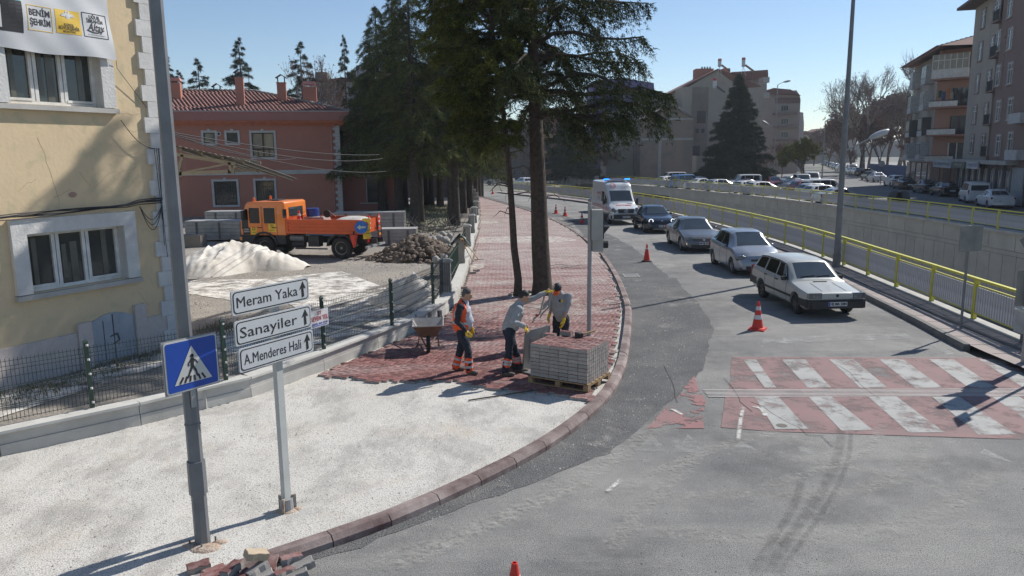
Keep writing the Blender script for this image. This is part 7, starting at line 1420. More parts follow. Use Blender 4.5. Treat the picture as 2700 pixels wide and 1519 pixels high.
for i, z in enumerate(zz2):
 E_ = lambda x, y, Y=90.5: AT(x, y, Y)
 a = AT(2462, 300, 91.0); b = AT(2556, 300, 88.0); ang2 = math.atan2(b.y - a.y, b.x - a.x); MM = part_M(r2, Matrix.Translation((a.x, a.y, 0)) @ Matrix.Rotation(ang2, 4, 'Z')); w_ = math.hypot(b.x - a.x, b.y - a.y)
 if i == 0: MB(MM).box((w_ / 2, 3.5, z2 / 2), (w_, 6.5, z2)).build('wall', peach, r2)
 MB(MM).box((w_ / 2, -.6, z - 1.35), (w_, 2.0, .18)).build('balcony_slab', mat('slab_red', (.25, .13, .10), .9), r2)
 if i == 0:
  q = MB(MM).box((w_ / 2, -1.2, z - .75), (w_, .5, 1.0)).build('balcony_parapet', mat('parapet_white', (.48, .48, .46), .8), r2); g = MB(MM).box((w_ / 2, -1.3, z + .55), (w_, .06, 1.7)).build('balcony_glazing', mat('curtain_glass', (.22, .20, .15), .3), r2)
  for k in range(7): MB(MM).box((w_ * k / 6, -1.35, z + .55), (.09, .05, 1.7)).build('mullion', winw, g)
  MB(MM).box((w_ / 2, -1.35, z + .75), (w_, .05, .09)).build('mullion', winw, g)
 else:
  q = MB(MM).box((w_ * .4, -1.5, z - 1.0), (w_ * .8, .08, .65)).build('balcony_parapet', MC['parapet_white'] if i < 3 else MC['balcony_pale'], r2); MB(MM).box((w_ * .4, -1.5, z - .55), (w_ * .8, .05, .05)).build('hand_rail', wire, r2)
  o = MB(MM).box((w_ * .72, .22, z - .2), (w_ * .4, .1, 2.1)).build('balcony_door', wind, r2); [MB(MM).box((w_ * .72 + dx, .15, z - .2), (.1, .06, 2.1)).build('door_frame', winw if i == 3 else brnf, o) for dx in (-.9, 0, .9)]
 if i == 1:
  for k, c_ in enumerate([(.02, .07, .05), (.03, .05, .14), (.30, .12, .05), (.22, .2, .17), (.03, .04, .03)]): MB(MM).box((w_ * .28 + .42 * k, -1.35, z + .15 - .25 * (k % 2)), (.36, .04, .8 + .2 * (k % 3))).build('laundry', mat('laundry_%d' % k, c_, .9), r2)
roof_ = MB(M2); e = .9; roof_.add([(-e, -1.6, z2), (L2 + 6, -1.6, z2), (L2 + 4, 12, z2), (-e, 12, z2), (3, 5, z2 + 2.0), (L2 + 1, 5, z2 + 2.0)], [(0, 1, 5, 4), (1, 2, 5), (2, 3, 4, 5), (3, 0, 4)]); roof_.add([(-e, -1.6, z2 - .2), (L2 + 6, -1.6, z2 - .2), (L2 + 6, -1.6, z2), (-e, -1.6, z2)], [(0, 1, 2, 3)]); roof_.build('roof', rooft, r2)
rt = MB(M2)
for j in range(12):
 v = j / 12
 for i in range(44): u = i / 44; p = Vector((-e, -1.6, z2)).lerp(Vector((3, 5, z2 + 2)), v); q = Vector((L2 + 6, -1.6, z2)).lerp(Vector((L2 + 1, 5, z2 + 2)), v); c = p + (q - p) * u; rt.box((c.x, c.y, c.z + .06), (.28, .5, .06))
rt.build('roof_tiles', tilem, r2)['kind'] = 'stuff'
MB(M2).box((L2 / 2 + 1, -.5, 3.4), (L2 + 3, 1.2, .3)).build('canopy_slab', conc, r2)
for k in range(5): MB(M2).box((.5 + k * L2 / 4.5, -.06, 1.7), (L2 / 6, .08, 2.6)).build('shop_window', wind, r2)
for k in range(3): MB(MM).box((w_ * (.18 + .32 * k), .16, 1.7), (w_ * .22, .12, 2.6)).build('shop_window', wind, r2)
t = thing('fence', 'blue sheet fence under the bare trees at the street side', 'fence'); a = AT(2290, 455, 150); b = AT(2405, 462, 118); MB().bar((a.x, a.y, 1.1), (b.x, b.y, 1.1), .1, 2.2).build('sheet', mat('sheet_blue', (.03, .07, .20), .6), t)
t = thing('road_sign', 'round road sign on a pole seen from behind near the blue fence', 'road sign'); a = AT(2325, 432, 105); MB().lathe([(0, 0), (.42, 0), (.42, .04), (0, .04)], 18, Matrix.Translation(a) @ Matrix.Rotation(R(90), 4, 'X')).build('disc', winw, t); MB().tube([(a.x, a.y, 0), (a.x, a.y, a.z)], .05, 6).build('post', galv, t)
for i in range(9):
 p = G(1440 + 11 * i, 488, 0); t = thing('bollard', 'small dark block before the pink building, %s from the left' % ORD[i], 'bollard', (p[0], p[1], 0), 0, 'row of dark blocks before the pink building'); MB().box((0, 0, .35), (.28, .28, .7), taper=.8).build('block', grd, t)
t = thing('wall', 'low stone wall in front of the dark rounded conifer', 'wall'); a = G(1478, 486, 0); MB().box((a[0] + 2.5, a[1] + 1, .6), (7, .5, 1.2)).build('wall_body', conc, t)
# ================================================================== PAVERS
pav = bpy.data.materials.new('red_paver'); pav.use_nodes = True; t_ = pav.node_tree; b_ = t_.nodes['Principled BSDF']; L_n = t_.links
g_ = nd(t_, 'NewGeometry'); oi = nd(t_, 'ObjectInfo'); ad = nd(t_, 'Math'); ad.operation = 'ADD'; L_n.new(g_.outputs['Random Per Island'], ad.inputs[0]); L_n.new(oi.outputs['Random'], ad.inputs[1]); fr_ = nd(t_, 'Math'); fr_.operation = 'FRACT'; L_n.new(ad.outputs[0], fr_.inputs[0])
r_ = nd(t_, 'ValToRGB'); e_ = r_.color_ramp.elements; e_[0].color = (.135, .058, .054, 1); e_[1].color = (.265, .125, .115, 1); k_ = e_.new(.5); k_.color = (.195, .085, .078, 1); L_n.new(fr_.outputs[0], r_.inputs[0])
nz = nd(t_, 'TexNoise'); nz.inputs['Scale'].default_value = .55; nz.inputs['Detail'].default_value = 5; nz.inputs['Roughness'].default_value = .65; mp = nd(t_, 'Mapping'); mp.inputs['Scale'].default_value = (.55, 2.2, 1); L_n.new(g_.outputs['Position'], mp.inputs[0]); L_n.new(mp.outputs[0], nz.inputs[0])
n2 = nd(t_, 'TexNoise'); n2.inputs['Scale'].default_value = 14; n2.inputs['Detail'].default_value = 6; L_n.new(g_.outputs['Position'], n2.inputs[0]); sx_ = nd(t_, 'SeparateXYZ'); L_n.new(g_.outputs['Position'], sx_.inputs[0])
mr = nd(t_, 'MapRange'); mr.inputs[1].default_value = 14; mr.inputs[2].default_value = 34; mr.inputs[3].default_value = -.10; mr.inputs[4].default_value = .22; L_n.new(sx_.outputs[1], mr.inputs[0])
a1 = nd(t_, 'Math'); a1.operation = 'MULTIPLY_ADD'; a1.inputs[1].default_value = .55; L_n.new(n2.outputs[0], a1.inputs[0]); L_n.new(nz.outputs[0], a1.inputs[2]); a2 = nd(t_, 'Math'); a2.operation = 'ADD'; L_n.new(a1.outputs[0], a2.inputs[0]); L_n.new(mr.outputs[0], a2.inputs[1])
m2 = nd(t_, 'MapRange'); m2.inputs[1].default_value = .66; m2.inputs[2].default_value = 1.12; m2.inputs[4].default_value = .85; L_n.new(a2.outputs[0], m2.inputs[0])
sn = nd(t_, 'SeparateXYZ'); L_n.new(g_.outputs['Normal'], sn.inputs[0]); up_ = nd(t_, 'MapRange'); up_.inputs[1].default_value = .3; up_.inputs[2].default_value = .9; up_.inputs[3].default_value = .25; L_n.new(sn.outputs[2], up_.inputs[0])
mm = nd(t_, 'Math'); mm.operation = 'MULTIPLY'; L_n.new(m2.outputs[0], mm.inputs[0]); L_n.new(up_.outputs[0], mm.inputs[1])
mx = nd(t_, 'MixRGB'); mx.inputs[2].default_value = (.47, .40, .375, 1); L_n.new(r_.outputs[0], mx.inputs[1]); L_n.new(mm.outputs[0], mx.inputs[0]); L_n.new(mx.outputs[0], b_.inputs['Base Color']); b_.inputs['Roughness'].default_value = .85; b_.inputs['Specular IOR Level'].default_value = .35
pavg = mat('paver_body', (.36, .34, .315), .9, c2=(.26, .245, .225), scale=6, bump=.4, bscale=50, island=.12, spec=.2)
U_ = .1125; TH = .08; ZP = .125; pa_ = R(-18)
front = [(-4.15, 14.95), (-3.95, 14.8), (-3.41, 14.71), (-2.56, 14.37), (-1.84, 14.4), (-1.3, 14.45), (-.99, 14.30), (-.6, 13.99), (-.09, 13.73), (.34, 13.70), (.68, 13.48), (1.01, 13.25), (1.42, 13.10), (1.7, 13.3)]
kin = [p for p in offset_line(KB, .25) if 13.4 < p[1] < 92]; lin = [p for p in offset_line(LW, -.03) if 15.1 < p[1] < 92]
reg = front + kin + lin[::-1]
regA = np.array(reg)
def inside(px, py, poly=reg):
 c = np.zeros(px.shape, bool); n = len(poly)
 for i in range(n):
  x1, y1 = poly[i]; x2, y2 = poly[(i + 1) % n]
  if y1 == y2: continue
  c ^= ((y1 > py) != (y2 > py)) & (px < (x2 - x1) * (py - y1) / (y2 - y1) + x1)
 return c
ca, sa = math.cos(pa_), math.sin(pa_); ox, oy = -1.0, 14.0
cells = []
ii, jj = np.meshgrid(np.arange(-330, 200), np.arange(-60, 760)); m4 = (ii - jj) % 4
H_ = (m4 == 0); V_ = (m4 == 3)
cx = np.concatenate([(ii[H_] + 1) * U_, (ii[V_] + .5) * U_]); cy = np.concatenate([(jj[H_] + .5) * U_, (jj[V_] + 1) * U_]); ro = np.concatenate([np.zeros(H_.sum()), np.ones(V_.sum())])
wx = ox + cx * ca - cy * sa; wy = oy + cx * sa + cy * ca; ang_ = pa_ + ro * math.pi / 2
ok = np.ones(len(wx), bool)
for sl in (-1, 1):
 for sw2 in (-1, 1): ok &= inside(wx + np.cos(ang_) * .1 * sl - np.sin(ang_) * .05 * sw2, wy + np.sin(ang_) * .1 * sl + np.cos(ang_) * .05 * sw2)
tree_c = [(G(1430, 772, .12), .62), (G(1365, 777, .12), .38)]
for (tx_, ty_), r in tree_c: ok &= np.hypot(wx - tx_, wy - ty_) > r
wx, wy, ang_ = wx[ok], wy[ok], ang_[ok]; order = np.argsort(wx ** 2 + wy ** 2 + 0); wx, wy, ang_ = wx[order], wy[order], ang_[order]
NI = 290
def paver_mesh(nm, l=.221, w=.1085, h=TH, mats=None):
 a, b = l / 2, w / 2; o = .007; pts = [(-a, -b), (-a * .5, -b - o), (0, -b + o), (a * .5, -b - o), (a, -b), (a - o, 0), (a, b), (a * .5, b + o), (0, b - o), (-a * .5, b + o), (-a, b), (-a + o, 0)]
 n = len(pts); k = .955; vs = [(x, y, -h) for x, y in pts] + [(x, y, -.006) for x, y in pts] + [(x * k, y * (k - .04), 0) for x, y in pts]; mb = MB(); mb.add(vs, [(i, (i + 1) % n, (i + 1) % n + n, i + n) for i in range(n)]); mb.k = 1; mb.add([], []); o_ = len(mb.v) - 3 * n
 mb.f += [(n + i, n + (i + 1) % n, 2 * n + (i + 1) % n, 2 * n + i) for i in range(n)] + [tuple(2 * n + i for i in range(n))]; mb.m += [1] * (n + 1)
 return mb.build(nm, mats or [pavg, pav])
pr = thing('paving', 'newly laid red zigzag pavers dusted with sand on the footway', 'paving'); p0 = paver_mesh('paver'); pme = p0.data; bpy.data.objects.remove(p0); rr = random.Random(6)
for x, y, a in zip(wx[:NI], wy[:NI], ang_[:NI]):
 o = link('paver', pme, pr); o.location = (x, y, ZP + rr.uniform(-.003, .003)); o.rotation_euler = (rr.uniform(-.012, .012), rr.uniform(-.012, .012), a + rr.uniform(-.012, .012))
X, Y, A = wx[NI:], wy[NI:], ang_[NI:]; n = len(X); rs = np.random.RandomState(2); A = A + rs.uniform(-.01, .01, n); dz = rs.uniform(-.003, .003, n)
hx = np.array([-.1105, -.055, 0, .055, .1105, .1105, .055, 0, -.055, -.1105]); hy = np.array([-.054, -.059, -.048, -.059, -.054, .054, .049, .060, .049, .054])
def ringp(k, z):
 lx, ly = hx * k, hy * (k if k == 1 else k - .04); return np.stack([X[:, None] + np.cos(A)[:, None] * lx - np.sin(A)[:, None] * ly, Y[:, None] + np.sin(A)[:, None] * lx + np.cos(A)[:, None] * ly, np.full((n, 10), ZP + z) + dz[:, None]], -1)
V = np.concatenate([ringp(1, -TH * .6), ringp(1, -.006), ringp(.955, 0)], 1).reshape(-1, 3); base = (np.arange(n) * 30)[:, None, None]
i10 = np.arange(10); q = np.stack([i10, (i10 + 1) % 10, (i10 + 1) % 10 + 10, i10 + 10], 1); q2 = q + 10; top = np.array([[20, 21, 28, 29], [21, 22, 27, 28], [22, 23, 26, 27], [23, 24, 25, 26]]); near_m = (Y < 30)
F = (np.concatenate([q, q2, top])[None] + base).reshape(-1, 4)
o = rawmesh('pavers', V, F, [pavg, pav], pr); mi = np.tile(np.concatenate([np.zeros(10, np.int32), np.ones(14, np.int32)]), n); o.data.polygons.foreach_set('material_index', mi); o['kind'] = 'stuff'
dl = mat('sand_drift', (.66, .62, .56), .95, wpos=True, alpha=(5, .38, .62, .95), spec=.1); dl2 = mat('sand_film', (.60, .56, .51), .95, wpos=True, alpha=(3.2, .44, .70, .75), spec=.1)
def px_sheet(pts, z, m, nm='sand_drift'): o = flat(nm, [G(x, y, z) for x, y in pts], z, m); return o
px_sheet([(1262, 626), (1350, 622), (1480, 624), (1528, 634), (1440, 640), (1262, 640)], ZP + .006, dl); px_sheet([(1268, 584), (1310, 583), (1316, 588), (1268, 590)], ZP + .006, dl)
px_sheet([(1240, 700), (1275, 690), (1275, 705), (1240, 718)], ZP + .006, dl); px_sheet([(1250, 740), (1600, 735), (1610, 745), (1250, 752)], ZP + .005, dl2); px_sheet([(1240, 655), (1580, 655), (1585, 700), (1240, 700)], ZP + .004, dl2); px_sheet([(1250, 780), (1625, 790), (1600, 830), (1240, 830)], ZP + .005, dl2)
px_sheet([(1255, 560), (1500, 575), (1540, 620), (1255, 620)], ZP + .005, dl2)
# ================================================================== PALLET WITH PAVERS
zb_ = .125 + .145; FL = Vector((*G(1398, 990, zb_), 0)); FR = Vector((*G(1549, 1014, zb_), 0)); BR = Vector((*G(1592, 979, zb_), 0)); ex = (FR - FL).normalized(); ey = Vector((-ex.y, ex.x, 0)); wS = (FR - FL).length; dS = (BR - FR).length
nX, nY, nZ = 6, 10, 9; lx, ly, lz = min(wS / nX, .27), min(dS / nY, .125), .072; ang = math.atan2(ex.y, ex.x); print('pallet', wS, dS)
cen = FR - ex * (nX * lx / 2) + ey * (nY * ly / 2)
pal = thing('pallet', 'worn wooden pallet under the stack of grey and red pavers', 'pallet', (cen.x, cen.y, .13), ang); wood = mat('pallet_wood', (.36, .25, .14), .85, c2=(.24, .165, .10), scale=5, spec=.2)
PWd, PD = nX * lx + .06, nY * ly + .08
for k in range(6): MB().box((0, -PD / 2 + PD * (k + .5) / 6, .128), (PWd, PD / 7.5, .022)).build('board', wood, pal)
for k in range(3):
 MB().box((-PWd / 2 + .05 + (PWd - .1) * k / 2, 0, .104), (.1, PD, .022)).build('bearer', wood, pal)
 for j in range(3): MB().box((-PWd / 2 + .05 + (PWd - .1) * k / 2, -PD / 2 + .06 + (PD - .12) * j / 2, .055), (.1, .12, .075)).build('block', wood, pal)
for j in range(3): MB().box((0, -PD / 2 + .06 + (PD - .12) * j / 2, .009), (PWd, .1, .016)).build('board', wood, pal)
st = thing('paver_stack', 'big block of zigzag pavers with grey sides and red tops stacked on the pallet', 'pavers', (cen.x, cen.y, .13 + .142), ang)
q = paver_mesh('paver', lx - .006, ly - .006, lz - .004); sme = q.data; bpy.data.objects.remove(q)
for k in range(nZ):
 for i in range(nX):
  for j in range(nY):
   if 0 < i < nX - 1 and 0 < j < nY - 1 and k < nZ - 1: continue
   if k == nZ - 1 and j >= nY - 2 and i < 2: continue
   o = link('paver', sme, st); o.location = ((i - nX / 2 + .5) * lx + rr.uniform(-.003, .003), (j - nY / 2 + .5) * ly + rr.uniform(-.003, .003), (k + 1) * lz + rr.uniform(-.001, .001)); o.rotation_euler.z = rr.uniform(-.01, .01)
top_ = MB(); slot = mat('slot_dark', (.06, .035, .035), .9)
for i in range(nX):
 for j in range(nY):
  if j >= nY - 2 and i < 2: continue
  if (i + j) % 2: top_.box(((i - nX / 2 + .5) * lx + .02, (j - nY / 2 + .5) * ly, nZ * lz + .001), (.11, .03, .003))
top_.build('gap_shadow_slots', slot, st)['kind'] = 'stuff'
ztop_ = .13 + .142 + nZ * lz
def loose(x, y, z, rz, lab, tilt=0, grp=None, m=None, l=.24, w=.12, par=None, tx=0):
 o = paver_mesh('paver', l, w, .085, m or [pavg, pav]); o.name = 'loose_paver'; o.location = (x, y, z + .085); o.rotation_euler = (tx, tilt, rz); tag(o, lab, 'paver', grp); return o
pT = lambda u, v, z: Vector((cen.x, cen.y, z)) + ex * u + ey * v
q = pT(-.28, nY * ly / 2 - .05, 0); loose(q.x, q.y, ztop_ - .0, ang, 'single red paver lying loose on top of the stack nearest the bending man')
q = pT(-.62, nY * ly / 2 - .12, 0); loose(q.x, q.y, ztop_ - lz, ang + .1, 'darker paver left one layer lower at the back corner of the stack')
ham = thing('rubber_mallet', 'small mallet with pale wooden handle lying on the paver stack', 'mallet', pT(.02, .42, ztop_)); MB().bar((0, 0, .04), (.32, .16, .09), .03).build('handle', mat('handle_wood', (.45, .30, .15), .6), ham); MB().box((-.02, -.01, .05), (.18, .09, .08), rz=-1.1).build('head', blk, ham)
# ================================================================== CONES
co = mat('cone_red', (.66, .045, .03), .5, c2=(.55, .035, .025), scale=5, spec=.4); cwh = mat('cone_white', (.62, .60, .60), .5, c2=(.5, .46, .45), scale=6); crb = mat('cone_base_dark', (.06, .06, .062), .8)
def cone(lab, p, z=0, h=.72, stripes=2, darkbase=False, tiltv=0, s=1):
 t = thing('traffic_cone', lab, 'traffic cone', (p[0], p[1], z), rr.uniform(0, 1.5)); R0, R1 = .145, .028; rad = lambda q: R0 + (R1 - R0) * q
 MB().box((0, 0, .018), (.40, .40, .036)).lathe([(.20, .0), (.19, .05), (.15, .06)], 18).build('base', crb if darkbase else co, t)
 MB().lathe([(rad(0), .05), (rad(1), h), (rad(1) * .7, h + .002), (rad(1) * .6, h - .06)], 20).build('body', co, t, smooth=True, sharp=40)
 for a, b in (((.34, .50), (.68, .82)) if stripes == 2 else ((.70, .80),)): MB().lathe([(rad(a) + .003, .05 + (h - .05) * a), (rad(b) + .003, .05 + (h - .05) * b)], 20).build('reflective_band', cwh, t, smooth=True)
 t.scale = (s, s, s); return t
cone('clean traffic cone with two white bands beside the old white car', G(1997, 869), h=.74)
cone('worn traffic cone on a dark rubber base with one small white band', G(1705, 690), h=.74, stripes=1, darkbase=True)
cone('traffic cone in the shadow left of the ambulance', G(1534, 588)); cone('traffic cone right of the pair by the new asphalt edge', G(1490, 570)); cone('traffic cone left of the pair by the new asphalt edge', G(1466, 563))
cone('far cone on the road seen left of the slender trunk', G(1299, 512)); cone('farthest cone beyond the garden trees', G(1229, 512), h=.8)
p = G(1357, 1484, .72); cone('cone of which only the tip shows at the lower edge of the picture', p)
q = ontruck(2.15, .62, 1.28); cone('traffic cone riding in the truck bed behind the cab', (q.x, q.y), q.z, s=1.15)
q = ontruck(1.75, -.3, 1.28); t = thing('plate_compactor', 'small vibrating plate machine with wheels lying in the truck bed', 'machine', q, tk.rotation_euler.z); MB().box((0, 0, .3), (1.2, .8, .35), taper=.8).build('tray', mat('machine_rust', (.28, .16, .12), .8, c2=(.4, .36, .33), scale=4), t); MB().tube([(-.2, 0, .5), (-.6, .1, .75), (-1.1, .3, .5)], .03, 6).build('handle', rst, t); w_ = link('wheel', WM[list(WM)[0]][0], t); w_.location = (-.75, .45, .65); w_.scale = (.6, .6, .6); MB().lathe([(.28, 0), (.3, .45), (.0, .46)], 16, Matrix.Translation((.3, -.2, .4))).build('blue_bucket', mat('bucket_blue', (.02, .05, .25), .5), t)
# ================================================================== HEAPS
def heap(name, lab, cat, cx_, cy_, sx2, sy2, h, m, seed, pk=1.3, n=70, ridge=0, rot=0, z0=.02):
 from mathutils import noise as mn
 vs = [];
 for j in range(n + 1):
  for i in range(n + 1):
   u = -1 + 2 * i / n; v = -1 + 2 * j / n; a_ = math.atan2(v, u); lob = 1 + .16 * math.sin(3 * a_ + seed) + .1 * math.sin(5 * a_ + seed * 2); r = math.hypot(u, v) / (.86 * lob); f_ = max(0, 1 - r) ** pk
   zz_ = h * f_ * (1 + .25 * mn.noise(Vector((u * 2.2 + seed, v * 2.2, 0)))) + (h * .05 * mn.noise(Vector((u * 6, v * 6, seed))) + h * .04 * abs(mn.noise(Vector((u * 14, v * 10, seed))))) * min(1, f_ * 6)
   if ridge: zz_ += -ridge * max(0, f_ - .15) * (1 if mn.noise(Vector((u * 3.1, v * 1.2, 9))) > .12 else 0) + .35 * ridge * abs(mn.noise(Vector((u * 9 + v * 3, v * 2.5, 4)))) * min(1, f_ * 4)
   x, y = u * sx2, v * sy2; vs.append((cx_ + x * math.cos(rot) - y * math.sin(rot), cy_ + x * math.sin(rot) + y * math.cos(rot), z0 + zz_ - (.03 if f_ <= 0 else 0)))
 o = MB().add(vs, [(j * (n + 1) + i, j * (n + 1) + i + 1, (j + 1) * (n + 1) + i + 1, (j + 1) * (n + 1) + i) for j in range(n) for i in range(n)]).build(name, m, None, smooth=True, sharp=60); return tag(o, lab, cat)
wsand = mat('white_sand', (.72, .70, .66), .95, c2=(.60, .55, .47), scale=.55, bump=.5, bscale=14, wpos=True, spec=.1)
hc = G(655, 712, .05); heap('sand_heap', 'large white sand heap dug into at the front beside the orange truck', 'sand', hc[0] - .85, hc[1] + 1.0, 3.15, 3.0, 1.25, wsand, 1.3, .85, 90, .28, -.1)
hc2 = G(1085, 800, .05); heap('sand_heap', 'low pale sand heap just behind the mesh fence corner', 'sand', hc2[0], hc2[1] + .6, 1.5, 1.3, .95, wsand, 4.1, 1.1, 50, .15)
wdr = mat('spilled_sand', (.68, .65, .60), .95, wpos=True, alpha=(1.4, .38, .55, 1.0), spec=.1)
px_sheet([(478, 740), (700, 735), (900, 715), (1020, 760), (1180, 800), (1120, 850), (980, 862), (850, 850), (760, 800), (600, 790), (470, 770)], .062, wdr, 'spilled_sand'); px_sheet([(0, 1100), (250, 1020), (440, 960), (600, 935), (850, 905), (980, 870), (820, 850), (560, 880), (430, 930), (200, 985), (0, 1040)], .066, wdr, 'spilled_sand')
dirtm = mat('heap_dirt', (.20, .155, .12), .95, c2=(.12, .09, .07), scale=2.5, bump=1, bscale=20, wpos=True); hd = G(1085, 690, .05)
heap('dirt_heap', 'brown heap of dug soil and lumps beside the garden fence', 'soil', hd[0] + .2, hd[1] + 1.0, 2.3, 1.6, 1.15, dirtm, 2.2, 1.0, 50, .3)
cl = MB(); rr = random.Random(10)
for i in range(420):
 a_ = rr.uniform(0, 6.28); r = rr.random() ** .6; s = rr.uniform(.04, .17) * (1.2 - .5 * r); cl.ell((hd[0] + .2 + 2.3 * r * math.cos(a_), hd[1] + 1 + 1.6 * r * math.sin(a_), .06 + 1.05 * max(0, 1 - r) ** 1.0), (s * rr.uniform(.8, 1.5), s, s * rr.uniform(.6, 1)), 6, 4, Matrix.Rotation(rr.uniform(0, 3), 4, 'Z') @ Matrix.Rotation(rr.uniform(-.6, .6), 4, 'X'))
tag(cl.build('soil_lumps', mat('lump_soil', (.22, .17, .13), .95, c2=(.13, .10, .08), scale=4, island=.25, bump=.8)), 'broken clods of soil scattered over the brown heap', 'soil', kind='stuff')
for i, (x, y, s, l) in enumerate([(1135, 672, .32, 'pale knotted sack at the left of the sack pile'), (1150, 690, .28, 'pale sack lowest at the front of the sack pile'), (1163, 668, .34, 'pale sack in the middle of the pile'), (1172, 688, .30, 'crumpled sack near the fence foot'), (1158, 650, .30, 'sack on the rear of the pile'), (1175, 655, .28, 'upright sack against the fence'), (1184, 672, .26, 'small sack touching the pillar'), (1145, 652, .22, 'white lump behind the left sack'), (1168, 635, .24, 'topmost white sack of the pile'), (1185, 640, .22, 'white bag next to the leaning tools'), (1055, 640, .25, 'flat white stone on the left shoulder of the soil heap'), (1012, 660, .12, 'small white stone left of the soil heap')]):
 p = G(x, y + 6, .05); s *= .8; m = MB(); from mathutils import noise as mn
 m.ell((0, 0, 0), (s, s * .8, s * .75), 14, 10); m.v = [tuple(Vector(v) * (1 + .28 * mn.noise(Vector(v) * 4 / s * .3 + Vector((i, 0, 0))) + .12 * mn.noise(Vector(v) * 11 + Vector((i, 3, 0))))) for v in m.v]; o = m.build('sack', mat('sack_white', (.42, .41, .38), .8, c2=(.27, .26, .24), scale=6), smooth=True, sharp=50); o.location = (p[0], p[1] + s, .05 + s * .55 + (.35 if y < 660 and i < 10 else 0)); o.rotation_euler = (i, i * .7, i * 1.3); tag(o, l, 'sack' if i < 10 else 'stone')
t = thing('garden_tools', 'long handled tools leaning against the pillar top by the netting', 'tools'); a0 = Vector((*G(1262, 685, .12), .13)); a1 = Vector((-1.85, 28.0, 1.5)); MB().bar(a0, a1, .03).build('handle', MC['handle_wood'], t); MB().bar(a0 + Vector((-.25, -.3, 0)), a1 + Vector((-.05, 0, 0)), .03).build('handle', MC['handle_wood'], t); MB().bar(a0 + Vector((-.2, 0, .0)), a0 + Vector((.2, .05, 0)), .05, .03).build('rake_head', galv, t)
wrap = mat('plastic_wrapped', (.22, .225, .22), .22, c2=(.34, .34, .33), scale=2.5, spec=.7, coat=.3); wtop = mat('plastic_top', (.44, .44, .42), .5, c2=(.35, .35, .34), scale=2)
def wrapped(lab, px0, px1, Y, z0, z1, dep=1.0, rz=0):
 a = AT(px0, 600, Y); b = AT(px1, 600, Y); w = b.x - a.x; t = thing('wrapped_stack', lab, 'stone stack', ((a.x + b.x) / 2, Y, z0), rz); n = max(4, int((z1 - z0) / .17))
 for k in range(n): h_ = (z1 - z0) / n; MB().box((0, dep / 2 + rr.uniform(-.01, .01), h_ * (k + .5)), (w - rr.uniform(0, .04), dep, h_ - .012)).build('layer', wrap, t)
 MB().box((0, dep / 2, z1 - z0 + .01), (w * .99, dep * .98, .02)).build('top_sheet', wtop, t)
 [MB().box((-w / 2 + w * f_, -.012, (z1 - z0) / 2), (.12, .006, z1 - z0 - .1)).build('strap', mat('strap_dark', (.10, .10, .10), .6), t) for f_ in (.18, .52, .85)]
 return t
wrapped('left wrapped stack of long slabs behind the sand heap', 487, 662, 41, .15, 1.15, 1.1); wrapped('rear wrapped stack of long slabs behind the truck cab', 542, 700, 44, .3, 1.45, 1.1)
wrapped('upper wrapped stack of long slabs right of the truck tail', 880, 1066, 42.5, .25, 1.42, 1.1, .03); wrapped('lower wrapped stack of long slabs in front at the truck tail', 945, 1097, 38.5, .08, .85, 1.1, .03)
MB().box  # noqa
t = thing('dark_crate', 'dark low crate at the foot of the left wrapped stack', 'crate', (*G(500, 650, .05), .05)); MB().box((0, 0, .3), (1.5, .8, .6)).build('body', grd, t)
# ================================================================== WHEELBARROW
b = G(1130, 920, .125); wb = thing('wheelbarrow', 'rusty mortar stained wheelbarrow standing on the red pavers', 'wheelbarrow', (*b, .125), R(6)); rust = mat('barrow_rust', (.20, .115, .07), .75, c2=(.10, .06, .04), scale=5, bump=.3, bscale=30); mortar_ = mat('mortar_grey', (.42, .40, .37), .9, c2=(.3, .28, .26), scale=6)
tray = [(-.17, -.26, .34), (.17, -.26, .34), (.21, .30, .36), (-.21, .30, .36), (-.34, -.40, .62), (.34, -.40, .62), (.36, .52, .62), (-.36, .52, .62)]
MB().add(tray, [(0, 3, 2, 1), (0, 1, 5, 4), (1, 2, 6, 5), (2, 3, 7, 6), (3, 0, 4, 7)]).build('tray', rust, wb)
MB().add([(x * .97, y * .97, z + .006) for x, y, z in tray], [(0, 1, 2, 3), (4, 5, 1, 0), (5, 6, 2, 1), (6, 7, 3, 2), (7, 4, 0, 3)]).build('tray_lining', mortar_, wb)
q = MB(); rim_ = [tray[i] for i in (4, 5, 6, 7, 4)]; q.tube(rim_, .014, 6); q.build('rim', mortar_, wb)
for sg in (-1, 1):
 MB().tube([(sg * .05, -.42, .16), (sg * .17, .0, .30), (sg * .26, .55, .44), (sg * .29, 1.0, .60)], .018, 8).build('handle', rust, wb); MB().tube([(sg * .2, .2, .33), (sg * .25, .22, .01)], .015, 6).tube([(sg * .25, .22, .01), (sg * .25, .42, .02)], .015, 6).build('leg', rust, wb)
MB().bar((-.24, .26, .16), (.24, .26, .16), .015).build('cross_brace', rust, wb)
w = MB().lathe([(.08, -.04), (.17, -.045), (.19, 0), (.17, .045), (.08, .04)], 20, Matrix.Translation((0, -.30, .19)) @ Matrix.Rotation(R(90), 4, 'Y')).build('wheel', tyre, wb); MB().lathe([(0, -.03), (.08, -.035), (.08, .035), (0, .03)], 14, Matrix.Translation((0, -.30, .19)) @ Matrix.Rotation(R(90), 4, 'Y')).build('hub', mortar_, w)
for x, y, l in [(1137, 850, 'left of two pavers set upright by the wall'), (1164, 846, 'right of two pavers set upright by the wall'), (1246, 722, 'pale paver lying left on the far pavers'), (1256, 716, 'dark paver right of the pale one'), (1222, 762, 'dark block by the wall behind the vest man')]: p = G(x, y, .125); o = loose(p[0], p[1], .125 + (.1 if y > 800 else 0), .5, l, 1.5 if y > 800 else 0)
